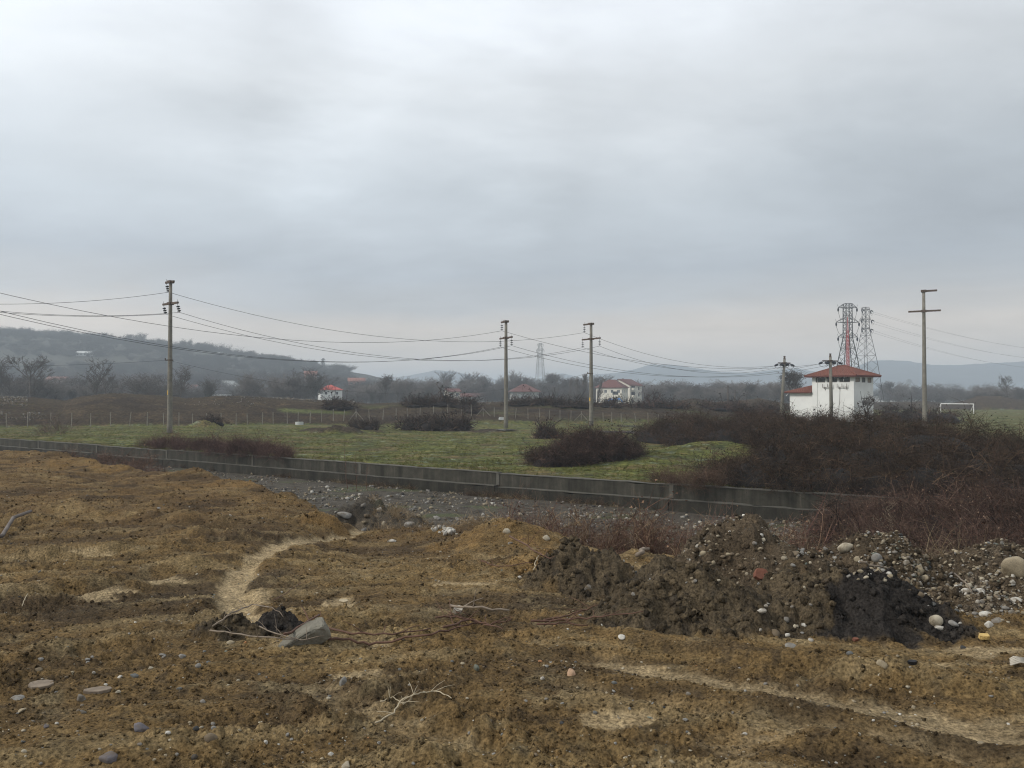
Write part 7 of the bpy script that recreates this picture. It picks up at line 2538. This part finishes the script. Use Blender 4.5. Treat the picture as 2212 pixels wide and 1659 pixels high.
for i, (px, ty, kd) in enumerate(crest):
    x = S(px) * HY
    if kd == 'round' and i % 2: kd = 'tall'
    place_tree(px, HY, ty, kd, '%s bare tree on the hill crest %s' % (KW[kd], 'at far left' if px < 200 else 'left of the left pole' if px < 367 else 'right of the left pole' if px < 540 else 'low on its right end'),
               '%s trees on the hill crest %d' % (KW[kd], 0 if px < 200 else 1 if px < 367 else 2 if px < 540 else 3), z0=hz_at(x, HY), wide=1.1)
for i in range(64):
    px = (rng.uniform(-10, 330) if i < 40 else rng.uniform(330, 690)); Yt = HY + rng.uniform(-4, 14)
    x = S(px) * Yt
    z0 = hz_at(x, Yt)
    kd = ('ivy', 'tall', 'round', 'tall')[i % 4]
    place_tree(px, Yt, 858 - (z0 - EYE) / (K * Yt) - rng.uniform(13, 26) * (1 if px < 450 else .7), kd, '%s hazy bare tree in the second row along the hill crest' % KW[kd], '%s trees of the second crest row' % KW[kd], z0=z0, wide=1.15)
for i in range(46):
    px = rng.uniform(0, 660)
    x = S(px) * (HY - 6)
    z0 = hz_at(x, HY - 6)
    place_tree(px, HY - 6, 858 - (z0 - EYE) / (K * (HY - 6)) - rng.uniform(6, 14), 'shrub', 'low bushy growth between the trees of the hill crest', 'low growth on the hill crest', z0=z0, wide=1.6, name='bare_shrub', cat='shrub')
m_px = 698
x = S(m_px) * 755
pylon(m_px, 755, [(0, 1.3), (zz(774, 755) - hz_at(x, 755), .6)], [(zz(777, 755) - hz_at(x, 755), 1.8)], 'thin pylon on the right end of the hill beside a round tree', M['steel'], .3, .22, .12, 'short', base_z=hz_at(x, 755))

# belt of trees across the plain
CLEAR = [(655, 768, 345), (1282, 1388, 350), (962, 1035, 350), (1092, 1168, 345), (395, 410, 430), (440, 520, 425)]


def hides_house(px, Y):
    return any(a < px < b and Y < c for a, b, c in CLEAR)


def belt(n, x0, x1, Y0_, Y1_, ty0, ty1, kinds, label, group, wide=1.2):
    for i in range(n):
        px = x0 + (x1 - x0) * (i + rng.uniform(.1, .9)) / n
        kd = kinds[rng.integers(0, len(kinds))]
        Yb = rng.uniform(Y0_, Y1_)
        if hides_house(px, Yb): continue
        place_tree(px, Yb, rng.uniform(ty0, ty1), kd, '%s %s' % (KW[kd], label), '%s %s' % (KW[kd], group), wide=wide)


belt(44, -60, 370, 190, 330, 800, 834, ['tall', 'round', 'sparse', 'shrub'], 'bare tree in the misty belt left of the left pole', 'trees in the left belt', 1.3)
belt(36, 370, 700, 240, 420, 804, 838, ['tall', 'round', 'round', 'shrub'], 'bare tree in the belt between left pole and red-roofed house', 'trees in the left middle belt', 1.3)
belt(34, 745, 1000, 260, 430, 808, 840, ['round', 'ivy', 'round', 'tall'], 'bare tree in the belt right of the red-roofed house', 'trees in the centre belt', 1.3)
belt(40, 1000, 1290, 330, 460, 800, 842, ['round', 'tall', 'tall', 'shrub'], 'bare tree in the belt around the middle poles', 'trees in the middle belt', 1.2)
belt(36, 1380, 1720, 260, 480, 815, 845, ['tall', 'round', 'round', 'shrub'], 'bare tree in the belt between cream houses and white house', 'trees in the right middle belt', 1.3)
belt(14, 1900, 2010, 380, 520, 822, 845, ['tall', 'round'], 'bare tree in the hazy belt right of the white house', 'trees right of the white house', 1.1)
belt(20, 2020, 2130, 380, 560, 836, 850, ['shrub', 'round'], 'bare tree in the haze beyond the goal', 'trees beyond the goal', 1.2)
belt(16, 2100, 2290, 250, 330, 826, 846, ['round', 'shrub', 'tall'], 'brownish bare tree behind the right earth mound', 'trees behind the right mound', 1.2)
for px, ty in [(1398, 832), (1410, 835), (1462, 828), (1480, 824), (1520, 840), (1565, 835), (1590, 822), (1612, 815), (1640, 838), (1660, 835)]:
    place_tree(px, 270 + rng.uniform(0, 30), ty + rng.uniform(-2, 4), 'round' if px % 2 else 'tall', 'bare brownish tree rising behind the dark scrub bank right of the cream houses', 'trees rising behind the scrub bank', wide=1.1)

# far woods that read as one mass
def mesh_arrays(me, frac):
    nv = len(me.vertices); co = np.zeros(nv * 3, dtype=np.float32); me.vertices.foreach_get('co', co); co = co.reshape(-1, 3)
    tf_ = np.zeros(len(me.polygons) * 3, dtype=np.int32); me.polygons.foreach_get('vertices', tf_); tf_ = tf_.reshape(-1, 3)
    selp = rng.random(len(tf_)) < frac
    used_, inv = np.unique(tf_[selp], return_inverse=True)
    return (co[used_] / 12.0, inv.reshape(-1, 3), None)


WV = [mesh_arrays(TREES[k_][i_][1], f_) for k_, i_, f_ in (('shrub', 0, .5), ('shrub', 1, .5), ('round', 0, .5), ('tall', 0, .7), ('tall', 1, .7), ('round', 2, .5))]
n = 1100
px = np.concatenate([rng.uniform(-100, 740, 560), rng.uniform(740, 1300, 270), rng.uniform(1360, 1760, 180), rng.uniform(1890, 2300, 90)])
Yw = np.concatenate([rng.uniform(230, 560, 560), rng.uniform(300, 600, 540)])
x = S(px) * Yw
zg_ = np.maximum(fzv(x, Yw), hill(x, Yw))
hgt = rng.uniform(6.5, 15, n) * np.where(Yw < 330, .75, 1)
keep = ~np.array([hides_house(a, b_) for a, b_ in zip(px, Yw)])
px, Yw, x, zg_, hgt = px[keep], Yw[keep], x[keep], zg_[keep], hgt[keep]; n = len(px)
cols = np.array((.085, .072, .062))[None] * rng.uniform(.6, 1.3, (n, 1))
tag(scatter_gn('woods', WV, np.stack([x, Yw, zg_ - .28 * hgt], -1), rot_rand(n, .03), np.stack([hgt * 1.25, hgt * 1.25, hgt], -1), cols, 'woods'), 'leafless misty woods across the far plain below the hill', 'woods', None, 'stuff')
n = 1900
px = rng.uniform(-100, 760, n); Yw = rng.uniform(470, 750, n); Yw[:230] = HY + rng.uniform(-8, 16, 230); px[:230] = rng.uniform(-60, 700, 230); x = S(px) * Yw
zg_ = hill(x, Yw); hgt = rng.uniform(4.5, 10, n); hgt[:230] = rng.uniform(7, 16, 230) * np.where(px[:230] > 480, .7, 1)
keep = ((fbm(x * .010, Yw * .012, 3, 430) > -.25) & (zg_ > -.5)) | (np.arange(n) < 230)
x, Yw, zg_, hgt = x[keep], Yw[keep], zg_[keep], hgt[keep]
tag(scatter_gn('woods', WV, np.stack([x, Yw, zg_ - .30 * hgt], -1), rot_rand(len(x), .02), np.stack([hgt * 1.6, hgt * 1.6, hgt], -1), np.array((.055, .05, .045))[None] * rng.uniform(.6, 1.3, (len(x), 1)), 'woods'),
    'thin leafless woods scattered over the hillside', 'woods', None, 'stuff')
